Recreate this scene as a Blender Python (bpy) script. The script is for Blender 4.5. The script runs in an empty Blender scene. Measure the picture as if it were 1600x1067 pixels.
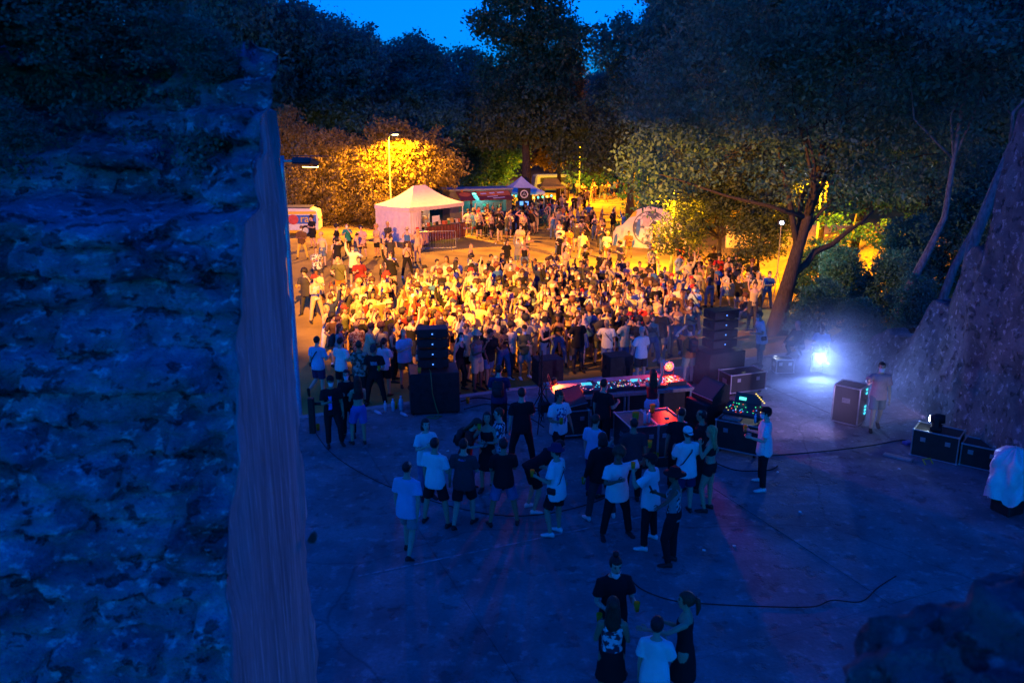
import bpy, bmesh, math, random
import numpy as np
from mathutils import Vector, Matrix, noise as mnoise
R = math.radians
random.seed(7)
rng = np.random.default_rng(7)
scene = bpy.context.scene
COL = scene.collection

# ------------------------------------------------------------------ camera
CAM_H, PITCH, FPX = 7.4, R(14.8), 1300.0
cam_d = bpy.data.cameras.new('camera')
cam = bpy.data.objects.new('camera', cam_d)
COL.objects.link(cam)
cam.location = (0, 0, CAM_H)
cam.rotation_euler = (math.pi / 2 - PITCH, 0, 0)
cam_d.sensor_width = 36
cam_d.lens = FPX / 1600 * 36
cam_d.clip_start = 0.1
cam_d.clip_end = 2000
cam_d.dof.use_dof = True
cam_d.dof.focus_distance = 24
cam_d.dof.aperture_fstop = 2.6
scene.camera = cam

# ------------------------------------------------------------------ dusk sky
world = bpy.data.worlds.new('World')
scene.world = world
world.use_nodes = True
wn = world.node_tree.nodes
wl = world.node_tree.links
wn.clear()
sky = wn.new('ShaderNodeTexSky')
sky.sky_type = 'NISHITA'
sky.sun_disc = False
sky.sun_elevation = R(2.5)
sky.sun_rotation = R(200)
sky.air_density = 1.0
sky.dust_density = 0.3
sky.ozone_density = 4.0
tint = wn.new('ShaderNodeMix')
tint.data_type = 'RGBA'
tint.blend_type = 'MULTIPLY'
tint.inputs[0].default_value = 1.0
tint.inputs[7].default_value = (0.002, 0.27, 1.0, 1)      # the blue hour as the camera was balanced
bg = wn.new('ShaderNodeBackground')
bg.inputs['Strength'].default_value = 0.15
wo = wn.new('ShaderNodeOutputWorld')
wl.new(sky.outputs[0], tint.inputs[6])
wl.new(tint.outputs[2], bg.inputs['Color'])
wl.new(bg.outputs[0], wo.inputs['Surface'])

vs = scene.view_settings
vs.view_transform = 'Standard'
vs.look = 'None'
vs.gamma = 1.0
vs.use_curve_mapping = False
vs.exposure = 2.65
cy = scene.cycles
cy.use_denoising = True
cy.denoiser = 'OPENIMAGEDENOISE'
cy.max_bounces = 6
cy.diffuse_bounces = 4
cy.glossy_bounces = 2
cy.transmission_bounces = 3
cy.transparent_max_bounces = 6
cy.volume_bounces = 0
cy.volume_step_rate = 2.0
cy.sample_clamp_indirect = 0.3
cy.sample_clamp_direct = 0.0

# ------------------------------------------------------------------ placing
_f = Vector((0, math.cos(PITCH), -math.sin(PITCH)))
_u = Vector((0, math.sin(PITCH), math.cos(PITCH)))


def ray(px, py):
    return (_f + Vector((1, 0, 0)) * ((px - 800) / FPX) + _u * ((533.5 - py) / FPX))


def sstep(a, b, x):
    t = min(1, max(0, (x - a) / (b - a)))
    return t * t * (3 - 2 * t)


def gz(x, y):
    """height of the ground"""
    z = 0.0
    z += max(-0.7, min(0.75, -0.075 * (x + 1))) * sstep(27, 38, y)
    z += 3.0 * sstep(13, 24, x) * sstep(20, 34, y)                 # bank rising on the right
    z += 1.2 * sstep(95, 140, y)
    z += 14 * sstep(105, 175, y) 
    return z


def gz_field(x, y):
    b = gz(x, y) - 0.0
    e = plat_side(x, y)
    return b - 0.16 * (1 - sstep(0.0, 6.0, -e)) if e < 0.4 else b - 0.16


# the concrete floor: its far edge is a line, positive side towards the camera
EA, EB = Vector((-5.6, 20.3)), Vector((10.2, 26.9))


def plat_side(x, y):
    d = (EB - EA)
    n = Vector((d.y, -d.x)).normalized()
    return (Vector((x, y)) - EA).dot(n)


def at(px, py, z=None):
    """world point under a picture point, on the ground (or on the plane at height z)"""
    d = ray(px, py)
    if z is not None:
        t = (z - CAM_H) / d.z
        return Vector((0, 0, CAM_H)) + d * t
    t = 4.0
    while t < 400:
        p = Vector((0, 0, CAM_H)) + d * t
        h = floor_z(p.x, p.y)
        if p.z <= h:
            lo, hi = t - 0.25, t
            for _ in range(12):
                m = (lo + hi) / 2
                q = Vector((0, 0, CAM_H)) + d * m
                if q.z <= floor_z(q.x, q.y): hi = m
                else: lo = m
            q = Vector((0, 0, CAM_H)) + d * hi
            return Vector((q.x, q.y, floor_z(q.x, q.y)))
        t += 0.25
    return Vector((0, 0, CAM_H)) + d * t


def floor_z(x, y):
    return 0.0 if plat_side(x, y) > 0 else gz_field(x, y)


def at_depth(px, py, y):
    """world point on the ray at world distance y"""
    d = ray(px, py)
    return Vector((0, 0, CAM_H)) + d * (y / d.y)


# ------------------------------------------------------------------ materials
def lin(h):
    h = h.lstrip('#')
    c = [int(h[i:i + 2], 16) / 255 for i in (0, 2, 4)]
    return tuple(x / 12.92 if x <= .04045 else ((x + .055) / 1.055) ** 2.4 for x in c)


MATS = {}


def M(name, col=None, rough=.85, var=.2, scale=5.0, bump=0.0, bscale=30.0, metal=0.0, spec=.3, emit=None, es=0, detail=4.0, stretch=None, col2=None, sharp=None):
    """procedural material: colour varied by noise, optional bump, optional emission"""
    if name in MATS: return MATS[name]
    m = bpy.data.materials.new(name)
    m.use_nodes = True
    nt = m.node_tree
    b = nt.nodes['Principled BSDF']
    b.inputs['Roughness'].default_value = rough
    b.inputs['Metallic'].default_value = metal
    b.inputs['Specular IOR Level'].default_value = spec
    tc = nt.nodes.new('ShaderNodeTexCoord')
    src = tc.outputs['Object']
    if stretch:
        mp = nt.nodes.new('ShaderNodeMapping')
        mp.inputs['Scale'].default_value = stretch
        nt.links.new(src, mp.inputs['Vector'])
        src = mp.outputs[0]
    n = nt.nodes.new('ShaderNodeTexNoise')
    n.inputs['Scale'].default_value = scale
    n.inputs['Detail'].default_value = detail
    nt.links.new(src, n.inputs['Vector'])
    r = nt.nodes.new('ShaderNodeValToRGB')
    lo, hi = sharp or (.3, .7)
    r.color_ramp.elements[0].position = lo
    r.color_ramp.elements[1].position = hi
    c1 = tuple(c * (1 - var) for c in col)
    c2 = col2 or tuple(min(1, c * (1 + var)) for c in col)
    r.color_ramp.elements[0].color = (*c1, 1)
    r.color_ramp.elements[1].color = (*c2, 1)
    nt.links.new(n.outputs['Fac'], r.inputs[0])
    nt.links.new(r.outputs[0], b.inputs['Base Color'])
    if bump:
        n2 = nt.nodes.new('ShaderNodeTexNoise')
        n2.inputs['Scale'].default_value = bscale
        n2.inputs['Detail'].default_value = 5
        nt.links.new(src, n2.inputs['Vector'])
        bp = nt.nodes.new('ShaderNodeBump')
        bp.inputs['Strength'].default_value = min(1, bump)
        bp.inputs['Distance'].default_value = .03
        nt.links.new(n2.outputs['Fac'], bp.inputs['Height'])
        nt.links.new(bp.outputs[0], b.inputs['Normal'])
    if emit:
        b.inputs['Emission Color'].default_value = (*emit, 1)
        b.inputs['Emission Strength'].default_value = es
    MATS[name] = m
    return m


def leaf_mat(name, c1, c2, trans=.35):
    if name in MATS: return MATS[name]
    m = bpy.data.materials.new(name)
    m.use_nodes = True
    nt = m.node_tree
    nt.nodes.clear()
    out = nt.nodes.new('ShaderNodeOutputMaterial')
    geo = nt.nodes.new('ShaderNodeNewGeometry')
    r = nt.nodes.new('ShaderNodeValToRGB')
    r.color_ramp.elements[0].color = (*c1, 1)
    r.color_ramp.elements[1].color = (*c2, 1)
    nt.links.new(geo.outputs['Random Per Island'], r.inputs[0])
    d = nt.nodes.new('ShaderNodeBsdfPrincipled')
    d.inputs['Roughness'].default_value = .55
    d.inputs['Specular IOR Level'].default_value = .35
    t = nt.nodes.new('ShaderNodeBsdfTranslucent')
    mx = nt.nodes.new('ShaderNodeMixShader')
    mx.inputs[0].default_value = trans
    nt.links.new(r.outputs[0], d.inputs['Base Color'])
    nt.links.new(r.outputs[0], t.inputs['Color'])
    nt.links.new(d.outputs[0], mx.inputs[1])
    nt.links.new(t.outputs[0], mx.inputs[2])
    nt.links.new(mx.outputs[0], out.inputs['Surface'])
    MATS[name] = m
    return m


def stone_mat(name, dark, mid, light, s=2.6, sq=1.7, pits=.6, specks=.6, cracks=0.0, rough=.95, bump=1.0):
    """mottled mineral surface: broad patches, pale specks, dark pits, optional hairline cracks"""
    if name in MATS: return MATS[name]
    m = bpy.data.materials.new(name); m.use_nodes = True
    nt = m.node_tree; L = nt.links
    b = nt.nodes['Principled BSDF']; b.inputs['Roughness'].default_value = rough; b.inputs['Specular IOR Level'].default_value = .25
    tc = nt.nodes.new('ShaderNodeTexCoord'); mp = nt.nodes.new('ShaderNodeMapping'); mp.inputs['Scale'].default_value = (1, 1, sq)
    L.new(tc.outputs['Object'], mp.inputs['Vector'])

    def noise(sc, det, ro, lo, hi):
        n = nt.nodes.new('ShaderNodeTexNoise'); n.inputs['Scale'].default_value = sc; n.inputs['Detail'].default_value = det; n.inputs['Roughness'].default_value = ro
        L.new(mp.outputs[0], n.inputs['Vector'])
        r = nt.nodes.new('ShaderNodeMapRange'); r.inputs[1].default_value = lo; r.inputs[2].default_value = hi; r.clamp = True
        L.new(n.outputs['Fac'], r.inputs[0])
        return r.outputs[0], n.outputs['Fac']

    def mix(f, a, c):
        x = nt.nodes.new('ShaderNodeMix'); x.data_type = 'RGBA'
        if isinstance(f, float): x.inputs[0].default_value = f
        else: L.new(f, x.inputs[0])
        for k, q in ((6, a), (7, c)):
            if isinstance(q, tuple): x.inputs[k].default_value = (*q, 1)
            else: L.new(q, x.inputs[k])
        return x.outputs[2]

    def mul(f, k):
        x = nt.nodes.new('ShaderNodeMath'); x.operation = 'MULTIPLY'; L.new(f, x.inputs[0]); x.inputs[1].default_value = k
        return x.outputs[0]
    p, pf = noise(s, 9, .62, .36, .66)
    q, qf = noise(s * 5.2, 5, .6, .56, .66)
    z, zf = noise(s * 3.1, 6, .65, .57, .64)
    w, wf = noise(s * 22, 3, .6, .35, .7)
    c = mix(p, dark, mid)
    c = mix(mul(q, specks), c, light)
    c = mix(mul(z, pits), c, tuple(x * .22 for x in dark))
    c = mix(mul(w, .5), c, tuple(x * .4 for x in mid))
    if cracks:
        v = nt.nodes.new('ShaderNodeTexVoronoi'); v.feature = 'DISTANCE_TO_EDGE'; v.inputs['Scale'].default_value = cracks
        n = nt.nodes.new('ShaderNodeTexNoise'); n.inputs['Scale'].default_value = 1.3; n.inputs['Detail'].default_value = 6
        L.new(mp.outputs[0], n.inputs['Vector'])
        a = nt.nodes.new('ShaderNodeMix'); a.data_type = 'RGBA'; a.inputs[0].default_value = .25
        L.new(mp.outputs[0], a.inputs[6]); L.new(n.outputs['Color'], a.inputs[7]); L.new(a.outputs[2], v.inputs['Vector'])
        r = nt.nodes.new('ShaderNodeMapRange'); r.inputs[1].default_value = .0; r.inputs[2].default_value = .004; r.inputs[3].default_value = .45; r.inputs[4].default_value = 0
        L.new(v.outputs['Distance'], r.inputs[0])
        c = mix(r.outputs[0], c, tuple(x * .3 for x in dark))
    L.new(c, b.inputs['Base Color'])
    if bump:
        ad = nt.nodes.new('ShaderNodeMath'); ad.operation = 'ADD'; L.new(qf, ad.inputs[0]); L.new(mul(wf, .5), ad.inputs[1])
        ad2 = nt.nodes.new('ShaderNodeMath'); ad2.operation = 'SUBTRACT'; L.new(ad.outputs[0], ad2.inputs[0]); L.new(z, ad2.inputs[1])
        bp = nt.nodes.new('ShaderNodeBump'); bp.inputs['Strength'].default_value = bump; bp.inputs['Distance'].default_value = .03
        L.new(ad2.outputs[0], bp.inputs['Height']); L.new(bp.outputs[0], b.inputs['Normal'])
    MATS[name] = m
    return m


def glow(name, col, s):
    return M('glow_' + name, col, emit=col, es=s, var=0.0)


# ------------------------------------------------------------------ mesh building
class MB:
    def __init__(self):
        self.v, self.f, self.m = [], [], []

    def add(self, vs_, fs, mi=0):
        o = len(self.v)
        self.v += [tuple(p) for p in vs_]
        self.f += [tuple(i + o for i in f) for f in fs]
        self.m += [mi] * len(fs)
        return self

    def box(self, c, s, rot=None, mi=0, ch=0.0, taper=(1, 1)):
        """box at centre c of size s; ch: chamfer; taper: top scale"""
        hx, hy, hz = s[0] / 2, s[1] / 2, s[2] / 2
        if ch > 0:
            vs_, idx = [], {}
            for sx in (-1, 1):
                for sy in (-1, 1):
                    for sz in (-1, 1):
                        for a in range(3):
                            p = [sx * hx, sy * hy, sz * hz]
                            for k in range(3):
                                if k != a: p[k] -= (sx, sy, sz)[k] * ch
                            idx[(sx, sy, sz, a)] = len(vs_)
                            vs_.append(p)
            fs = []
            for a in range(3):
                b, c2 = (a + 1) % 3, (a + 2) % 3
                for s_ in (-1, 1):
                    q = []
                    for sb, sc in ((-1, -1), (1, -1), (1, 1), (-1, 1)):
                        k = [0, 0, 0]; k[a] = s_; k[b] = sb; k[c2] = sc
                        q.append(idx[(*k, a)])
                    fs.append(q if s_ > 0 else q[::-1])
            for a in range(3):                      # edges along axis a
                b, c2 = (a + 1) % 3, (a + 2) % 3
                for sb in (-1, 1):
                    for sc in (-1, 1):
                        k0 = [0, 0, 0]; k0[a] = -1; k0[b] = sb; k0[c2] = sc
                        k1 = list(k0); k1[a] = 1
                        q = [idx[(*k0, b)], idx[(*k1, b)], idx[(*k1, c2)], idx[(*k0, c2)]]
                        fs.append(q if sb * sc < 0 else q[::-1])
            for sx in (-1, 1):
                for sy in (-1, 1):
                    for sz in (-1, 1):
                        q = [idx[(sx, sy, sz, a)] for a in range(3)]
                        fs.append(q if sx * sy * sz > 0 else q[::-1])
        else:
            vs_ = [(x, y, z) for z in (-hz, hz) for x, y in ((-hx, -hy), (hx, -hy), (hx, hy), (-hx, hy))]
            fs = [(3, 2, 1, 0), (4, 5, 6, 7), (0, 1, 5, 4), (1, 2, 6, 5), (2, 3, 7, 6), (3, 0, 4, 7)]
        if taper != (1, 1):
            vs_ = [(p[0] * (taper[0] if p[2] > 0 else 1), p[1] * (taper[1] if p[2] > 0 else 1), p[2]) for p in vs_]
        if rot is not None:
            vs_ = [rot @ Vector(p) for p in vs_]
        c = Vector(c)
        return self.add([Vector(p) + c for p in vs_], fs, mi)

    def loft(self, rings, cap=True, mi=0, closed=True):
        n = len(rings[0])
        vs_ = [p for r in rings for p in r]
        fs = []
        for i in range(len(rings) - 1):
            for j in range(n if closed else n - 1):
                k = (j + 1) % n
                fs.append((i * n + j, i * n + k, (i + 1) * n + k, (i + 1) * n + j))
        if cap:
            fs.append(tuple(range(n))[::-1])
            fs.append(tuple((len(rings) - 1) * n + j for j in range(n)))
        return self.add(vs_, fs, mi)

    def tube(self, pts, rad, n=8, cap=True, mi=0, flat=1.0, up=None):
        pts = [Vector(p) for p in pts]
        if not hasattr(rad, '__len__'): rad = [rad] * len(pts)
        rings = []
        prev = None
        for i, p in enumerate(pts):
            t = (pts[min(i + 1, len(pts) - 1)] - pts[max(i - 1, 0)])
            t = t.normalized() if t.length > 1e-9 else Vector((0, 0, 1))
            if prev is None:
                a = Vector(up) if up is not None else (Vector((0, 0, 1)) if abs(t.z) < .9 else Vector((1, 0, 0)))
                a = (a - t * a.dot(t)).normalized()
            else:
                a = (prev - t * prev.dot(t))
                a = a.normalized() if a.length > 1e-6 else t.orthogonal().normalized()
            prev = a
            b = t.cross(a)
            r = rad[i]
            rings.append([p + a * (math.cos(2 * math.pi * k / n) * r) + b * (math.sin(2 * math.pi * k / n) * r * flat) for k in range(n)])
        return self.loft(rings, cap, mi)

    def lathe(self, prof, n=12, c=(0, 0, 0), mi=0, cap=True):
        c = Vector(c)
        rings = [[c + Vector((math.cos(2 * math.pi * k / n) * r, math.sin(2 * math.pi * k / n) * r, z)) for k in range(n)] for r, z in prof]
        return self.loft(rings, cap, mi)

    def ellipsoid(self, c, r, n=10, m=7, mi=0, rot=None):
        c = Vector(c)
        rings = []
        for i in range(m + 1):
            a = -math.pi / 2 + math.pi * i / m
            a = max(-1.5, min(1.5, a))
            ring = []
            for k in range(n):
                t = 2 * math.pi * k / n
                p = Vector((math.cos(a) * math.cos(t) * r[0], math.cos(a) * math.sin(t) * r[1], math.sin(a) * r[2]))
                ring.append(c + (rot @ p if rot is not None else p))
            rings.append(ring)
        return self.loft(rings, True, mi)

    def poly(self, pts, mi=0):
        return self.add(pts, [tuple(range(len(pts)))], mi)

    def prism(self, pts2, z0, z1, mi=0):
        n = len(pts2)
        vs_ = [(x, y, z0) for x, y in pts2] + [(x, y, z1) for x, y in pts2]
        fs = [tuple(range(n))[::-1], tuple(range(n, 2 * n))] + [(i, (i + 1) % n, n + (i + 1) % n, n + i) for i in range(n)]
        return self.add(vs_, fs, mi)

    def mesh(self, name, mats=(), smooth=False):
        me = bpy.data.meshes.new(name)
        me.from_pydata(self.v, [], self.f)
        for m in mats: me.materials.append(m)
        if len(mats) > 1: me.polygons.foreach_set('material_index', self.m)
        if smooth: me.polygons.foreach_set('use_smooth', [True] * len(self.f))
        me.update()
        return me

    def build(self, name, mat, parent=None, smooth=False, loc=None, rz=0):
        mats = mat if isinstance(mat, (list, tuple)) else [mat]
        return link(name, self.mesh(name, mats, smooth), parent, loc, rz)


def link(name, me, parent=None, loc=None, rz=0):
    o = bpy.data.objects.new(name, me)
    COL.objects.link(o)
    if parent is not None: o.parent = parent
    if loc is not None: o.location = loc
    if rz: o.rotation_euler = (0, 0, rz)
    return o


def tag(o, label=None, cat=None, group=None, kind=None):
    if label: o['label'] = label
    if cat: o['category'] = cat
    if group: o['group'] = group
    if kind: o['kind'] = kind
    return o


def thing(name, label, cat, loc=(0, 0, 0), rz=0, group=None):
    o = link(name, None, None, loc, rz)
    return tag(o, label, cat, group)


def lamp(kind, name, loc, col, power, parent=None, size=.1, spot=None, aim=None, blend=.4):
    d = bpy.data.lights.new(name, kind)
    d.color = col
    d.energy = power
    if kind in ('POINT', 'SPOT'): d.shadow_soft_size = size
    if kind == 'SPOT':
        d.spot_size = R(spot); d.spot_blend = blend
    o = bpy.data.objects.new(name, d)
    COL.objects.link(o)
    o.location = loc
    if aim is not None:
        o.rotation_euler = (Vector(aim) - Vector(loc)).to_track_quat('-Z', 'Y').to_euler()
    if parent is not None:
        o.parent = parent
        o.matrix_parent_inverse = parent_matrix(parent).inverted()
    return o


def parent_matrix(o):
    return Matrix.LocRotScale(o.location, o.rotation_euler, o.scale)


def mesh_np(name, v, f4, mats, mi=None, smooth=False):
    """fast mesh from numpy: v (n,3), f4 (m,4)"""
    me = bpy.data.meshes.new(name)
    v = np.asarray(v, dtype=np.float32); f4 = np.asarray(f4, dtype=np.int32)
    me.vertices.add(len(v)); me.vertices.foreach_set('co', v.ravel())
    k = f4.shape[1]
    me.loops.add(f4.size); me.loops.foreach_set('vertex_index', f4.ravel())
    me.polygons.add(len(f4))
    me.polygons.foreach_set('loop_start', np.arange(0, f4.size, k, dtype=np.int32))
    if mi is not None: me.polygons.foreach_set('material_index', np.asarray(mi, dtype=np.int32))
    if smooth: me.polygons.foreach_set('use_smooth', np.ones(len(f4), dtype=bool))
    for m in mats: me.materials.append(m)
    me.update(calc_edges=True)
    me.validate()
    return me


SODIUM = (1.0, 0.345, 0.002)
BLUELED = (0.25, 0.35, 1.0)

# common materials
BLACK = M('black_paint', (.018, .018, .02), rough=.6, var=.3, scale=9, bump=.15, bscale=120)
RUBBER = M('black_rubber', (.014, .014, .016), rough=.7, var=.2)
GRILLE = M('speaker_grille', (.012, .012, .014), rough=.75, var=.35, scale=60, bump=.5, bscale=220)
ALU = M('aluminium_edge', (.55, .56, .6), rough=.35, metal=.9, var=.15, scale=12)
PLY = M('black_laminate', (.022, .021, .022), rough=.45, var=.25, scale=7, spec=.5)
WHITE = M('white_paint', (.75, .75, .75), rough=.6, var=.06)
WOOD = M('dark_wood', (.11, .055, .03), rough=.7, var=.35, scale=3, stretch=(1, 1, 8), bump=.2)
STEEL = M('galvanised_steel', (.35, .36, .38), rough=.4, metal=.8, var=.2, scale=20)
CUPM = leaf_mat('orange_cup_plastic', (.90, .48, .04), (.95, .58, .06), .6)
# ================================================================== SETTING
DIRT = M('trodden_dirt', (.32, .235, .05), rough=.95, var=.38, scale=.55, bump=.6, bscale=9, detail=8)
CONC = stone_mat('worn_concrete', (.12, .125, .13), (.29, .295, .30), (.50, .50, .50), s=.8, sq=1, pits=.5, specks=.45, cracks=.16, rough=.82, bump=.5)
STONE = stone_mat('weathered_limestone', (.055, .05, .07), (.36, .315, .42), (.82, .78, .90), s=2.1, sq=1.7, pits=.75, specks=.5)  # violet tint puts the blue evening light into the stone colour
BOULD = stone_mat('dark_boulder_stone', (.05, .05, .06), (.15, .15, .17), (.34, .34, .36), s=2.0, sq=1.2, pits=.7, specks=.6)
RUIN = stone_mat('ruin_stone', (.05, .052, .06), (.18, .185, .20), (.48, .49, .52), s=1.1, sq=1.2, pits=.7, specks=.7)
STREAK = stone_mat('streaked_concrete', (.17, .175, .19), (.35, .36, .39), (.62, .63, .66), s=9, sq=.05, pits=.45, specks=.7, bump=.3)
BARK = M('tree_bark', (.065, .052, .042), rough=.95, var=.4, scale=7, stretch=(3, 3, .5), bump=.8, bscale=20)
PALEBARK = M('pale_bark', (.17, .17, .18), rough=.9, var=.4, scale=8, stretch=(2, 2, .6), bump=.5, bscale=20)

# ground: one sheet out to the horizon, finer near the place
xs = sorted(set(list(np.arange(-60, 60.1, 1.5)) + [-400, -300, -220, -160, -120, -90, -75, 75, 90, 120, 160, 220, 300, 400]))
ys = sorted(set(list(np.arange(-12, 150.1, 1.5)) + [-60, -40, -25, 165, 190, 220, 260, 320, 400, 500]))
gv, gf = [], []
for y in ys:
    for x in xs:
        z = gz_field(x, y)
        if plat_side(x, y) < -0.6: z += .05 * mnoise.noise(Vector((x * .35, y * .35, 0)))
        else: z -= .04
        gv.append((x, y, z))
nx = len(xs)
for j in range(len(ys) - 1):
    for i in range(nx - 1):
        gf.append((j * nx + i, j * nx + i + 1, (j + 1) * nx + i + 1, (j + 1) * nx + i))
tag(link('ground', mesh_np('ground', gv, gf, [DIRT], smooth=True)), kind='structure')

# concrete floor in front of the crowd, cast in bays with open joints
floor = link('concrete_floor', None)
tag(floor, kind='structure')
dE = (EB - EA).normalized()
nE = Vector((dE.y, -dE.x))
L0, L1 = -6.0, 24.0


def bay(a0, a1, b0, b1, k):
    """a along the far edge, b towards the camera"""
    g = .005
    pts = [EA + dE * a + nE * b for a, b in ((a0 + g, b1 - g), (a1 - g, b1 - g), (a1 - g, b0 + g), (a0 + g, b0 + g))]
    mb = MB()
    mb.prism([(p.x, p.y) for p in pts], -.22, 0 + .003 * math.sin(k * 2.3))
    mb.build('slab', CONC, floor)


k = 0
for b0, b1 in ((0, 6.2), (6.2, 12.4), (12.4, 18.6), (18.6, 26.5)):
    for a0, a1 in ((L0, 1.2), (1.2, 7.4), (7.4, 13.0), (13.0, 19.0)):
        bay(a0, a1, b0, b1, k); k += 1
# pale sealed joint, kerb along the far edge
mb = MB()
q = EA + nE * -.16
mb.box(((EA.x + EB.x) / 2, (EA.y + EB.y) / 2, -.10), ((EB - EA).length + 6, .22, .23), rot=Matrix.Rotation(math.atan2(dE.y, dE.x), 3, 'Z'), ch=.015)
tag(mb.build('kerb', M('kerb_concrete', (.33, .33, .33), var=.25, bump=.4, rough=.9)), kind='structure')


def fbm(x, y, z, o=5):
    return mnoise.fractal(Vector((x, y, z)), 0.9, 2.1, o)


def rough_wall(path, zs, disp, ztop, mats, close=True, inward=None, mfun=None, pos=None):
    """grid over a plan path: path samples (x, y, nx, ny, s), heights zs in 0..1, top ztop(i), disp(x, y, z, s) along the outward normal"""
    n = len(path)
    v, f, mi = [], [], []
    cx = sum(p[0] for p in path) / n; cy_ = sum(p[1] for p in path) / n
    for t in zs:
        for (x, y, ax, ay, s) in path:
            z = ztop(x, y, s) * t
            d = disp(x, y, z, s)
            if pos: x, y = pos(x, y, z, s)
            v.append((x + ax * d, y + ay * d, z))
    rows = len(zs)
    # top: pull in rows to the plan's spine
    for q in (.25, .55, .85):
        for (x, y, ax, ay, s) in path:
            z = ztop(x, y, s)
            tx, ty = inward(x, y) if inward else (cx, cy_)
            d = disp(x, y, z, s) * (1 - q)
            if pos: x, y = pos(x, y, z, s)
            X, Y = x + (tx - x) * q + ax * d, y + (ty - y) * q + ay * d
            v.append((X, Y, z + .10 * fbm(X * 2.3, Y * 2.3, 3) + .05 * q))
        rows += 1
    for j in range(rows - 1):
        for i in range(n - 1):
            f.append((j * n + i, j * n + i + 1, (j + 1) * n + i + 1, (j + 1) * n + i))
            mi.append(mfun(path[i][4], j) if mfun else 0)
    return mesh_np('wall', v, f, mats, mi=mi, smooth=True)


def plan(pts, step):
    out, s = [], 0
    for i in range(len(pts) - 1):
        a, b = Vector(pts[i]), Vector(pts[i + 1])
        d = (b - a); L = d.length; d /= L
        nrm = Vector((d.y, -d.x))
        m = max(2, int(L / step))
        for q in range(m + (1 if i == len(pts) - 2 else 0)):
            p = a + d * (L * q / m)
            out.append([p.x, p.y, nrm.x, nrm.y, s + L * q / m])
        s += L
    for k in range(2):                                   # soften the corner normals
        o2 = [list(p) for p in out]
        for i in range(1, len(out) - 1):
            nn = Vector((out[i - 1][2] + out[i][2] + out[i + 1][2], out[i - 1][3] + out[i][3] + out[i + 1][3])).normalized()
            o2[i][2], o2[i][3] = nn.x, nn.y
        out = o2
    return out


# ---- broken wall that the picture looks past: near face, jamb, far face
FRONT = Vector((-6.0, 4.12)); CORN = Vector((-1.37, 4.26)); BACK = Vector((-1.40, 5.16))
front_len = (CORN - FRONT).length; jamb_len = (BACK - CORN).length


def face_y(x, z):
    """the near face batters back as it rises and steps at the ledges"""
    y = 4.26 + .37 * (max(z, 3.2) - 6.9) if z < 6.9 else 4.26 + .10 * (z - 6.9)
    for lv, st in ((6.92, .30), (7.22, .10), (7.46, .12), (7.64, .08)):
        w = lv + .05 * fbm(x * 1.7, 7, lv, 3) + .035 * fbm(x * 6, 3, lv, 3)
        y += (st + (.45 * sstep(-1.5, -2.1, x) if lv < 7 else .06)) * sstep(w - .03, w + .03, z)
    return y


def jamb_pos(x, y, z, s):
    if s < front_len: return x, face_y(x, z) - .03 * (front_len - s)
    if s < front_len + jamb_len:
        q = (s - front_len) / jamb_len
        f = face_y(-1.37, z)
        return x, f + (BACK.y - f) * q
    return x, y


def jamb_disp(x, y, z, s):
    if s < front_len - .02:                              # near face: eroded, laid in rough beds
        wz = z + .07 * fbm(x * 1.1, z * .6, 3, 3); kb = math.floor(wz / .17); fb = wz / .17 - kb
        wx = x * 2.1 + 3.7 * kb + .3 * fbm(x * 2, z * 2, 8, 2); kx = math.floor(wx); fx = wx - kx
        o0 = mnoise.cell(Vector((kx * 1.0 + .5, kb * 1.0 + .5, 2.5))); o1 = mnoise.cell(Vector((kx * 1.0 + .5, kb * 1.0 + 1.5, 2.5)))
        joint = min(min(fb, 1 - fb) * .17, min(fx, 1 - fx) * .45)
        d = .12 * o0 - .06 * (1 - sstep(0, .035, joint))
        d += .05 * fbm(x * 1.6, z * 3.5, 1, 4) + .06 * fbm(x * 4.2, z * 8, 5, 6) + .035 * fbm(x * 11, z * 18, 9, 4)
        c = mnoise.noise(Vector((x * 3.1, z * 7, 4))) + .5 * mnoise.noise(Vector((x * 7, z * 15, 8)))
        d -= .10 * max(0, c - .18)
        return d * (.25 + .75 * sstep(0, .12, front_len - s))
    if s < front_len + jamb_len:
        q = s - front_len
        d = .006 * fbm(q * 9, 2, z * .5, 4) + .004 * fbm(q * 30, 5, z * .8, 3) - .01
        d += .05 * fbm(1, z * 1.6, 2, 4) * sstep(.25, 0, q)
        return d - .06 * sstep(6.7, 7.75, z) * sstep(0, .9, q)
    return .04 * fbm(x * 3, z * 3, 8, 3)


def jamb_top(x, y, s):
    if s < front_len: return 7.74 + .12 * sstep(-2.2, -4.0, x) + .14 * fbm(x * 2.2, 0, 0, 4) * sstep(-1.4, -1.9, x) + .05 * fbm(x * 9, 2, 0, 3)
    return 7.78 - .32 * sstep(0, jamb_len, s - front_len) if s < front_len + jamb_len else 7.46 + .3 * sstep(-1.6, -4, x)


pth = plan([FRONT, CORN], .026)[:-1] + [p for p in plan([CORN, BACK], .022)[:-1]] + plan([BACK, Vector((-1.8, 5.5)), Vector((-6, 6.2))], .12)
for i, p in enumerate(pth):
    p[4] = p[4] if i < len(plan([FRONT, CORN], .026)) - 1 else p[4] + front_len
nj = len(plan([FRONT, CORN], .026)) - 1 + len(plan([CORN, BACK], .022)) - 1
for p in pth[nj:]: p[4] += jamb_len
zz = [0, .2, .36] + list(np.linspace(.40, 1, 190))
jm = rough_wall(pth, zz, jamb_disp, jamb_top, [STONE, STREAK], inward=lambda x, y: (x if x < -1.7 else -1.7, 5.6), pos=jamb_pos, mfun=lambda s, j: 1 if s > front_len - .02 else 0)
tag(link('stone_wall', jm), 'weathered blue-lit end of broken stone wall filling the frame\'s near side, ledges along its top', 'wall')

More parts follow.
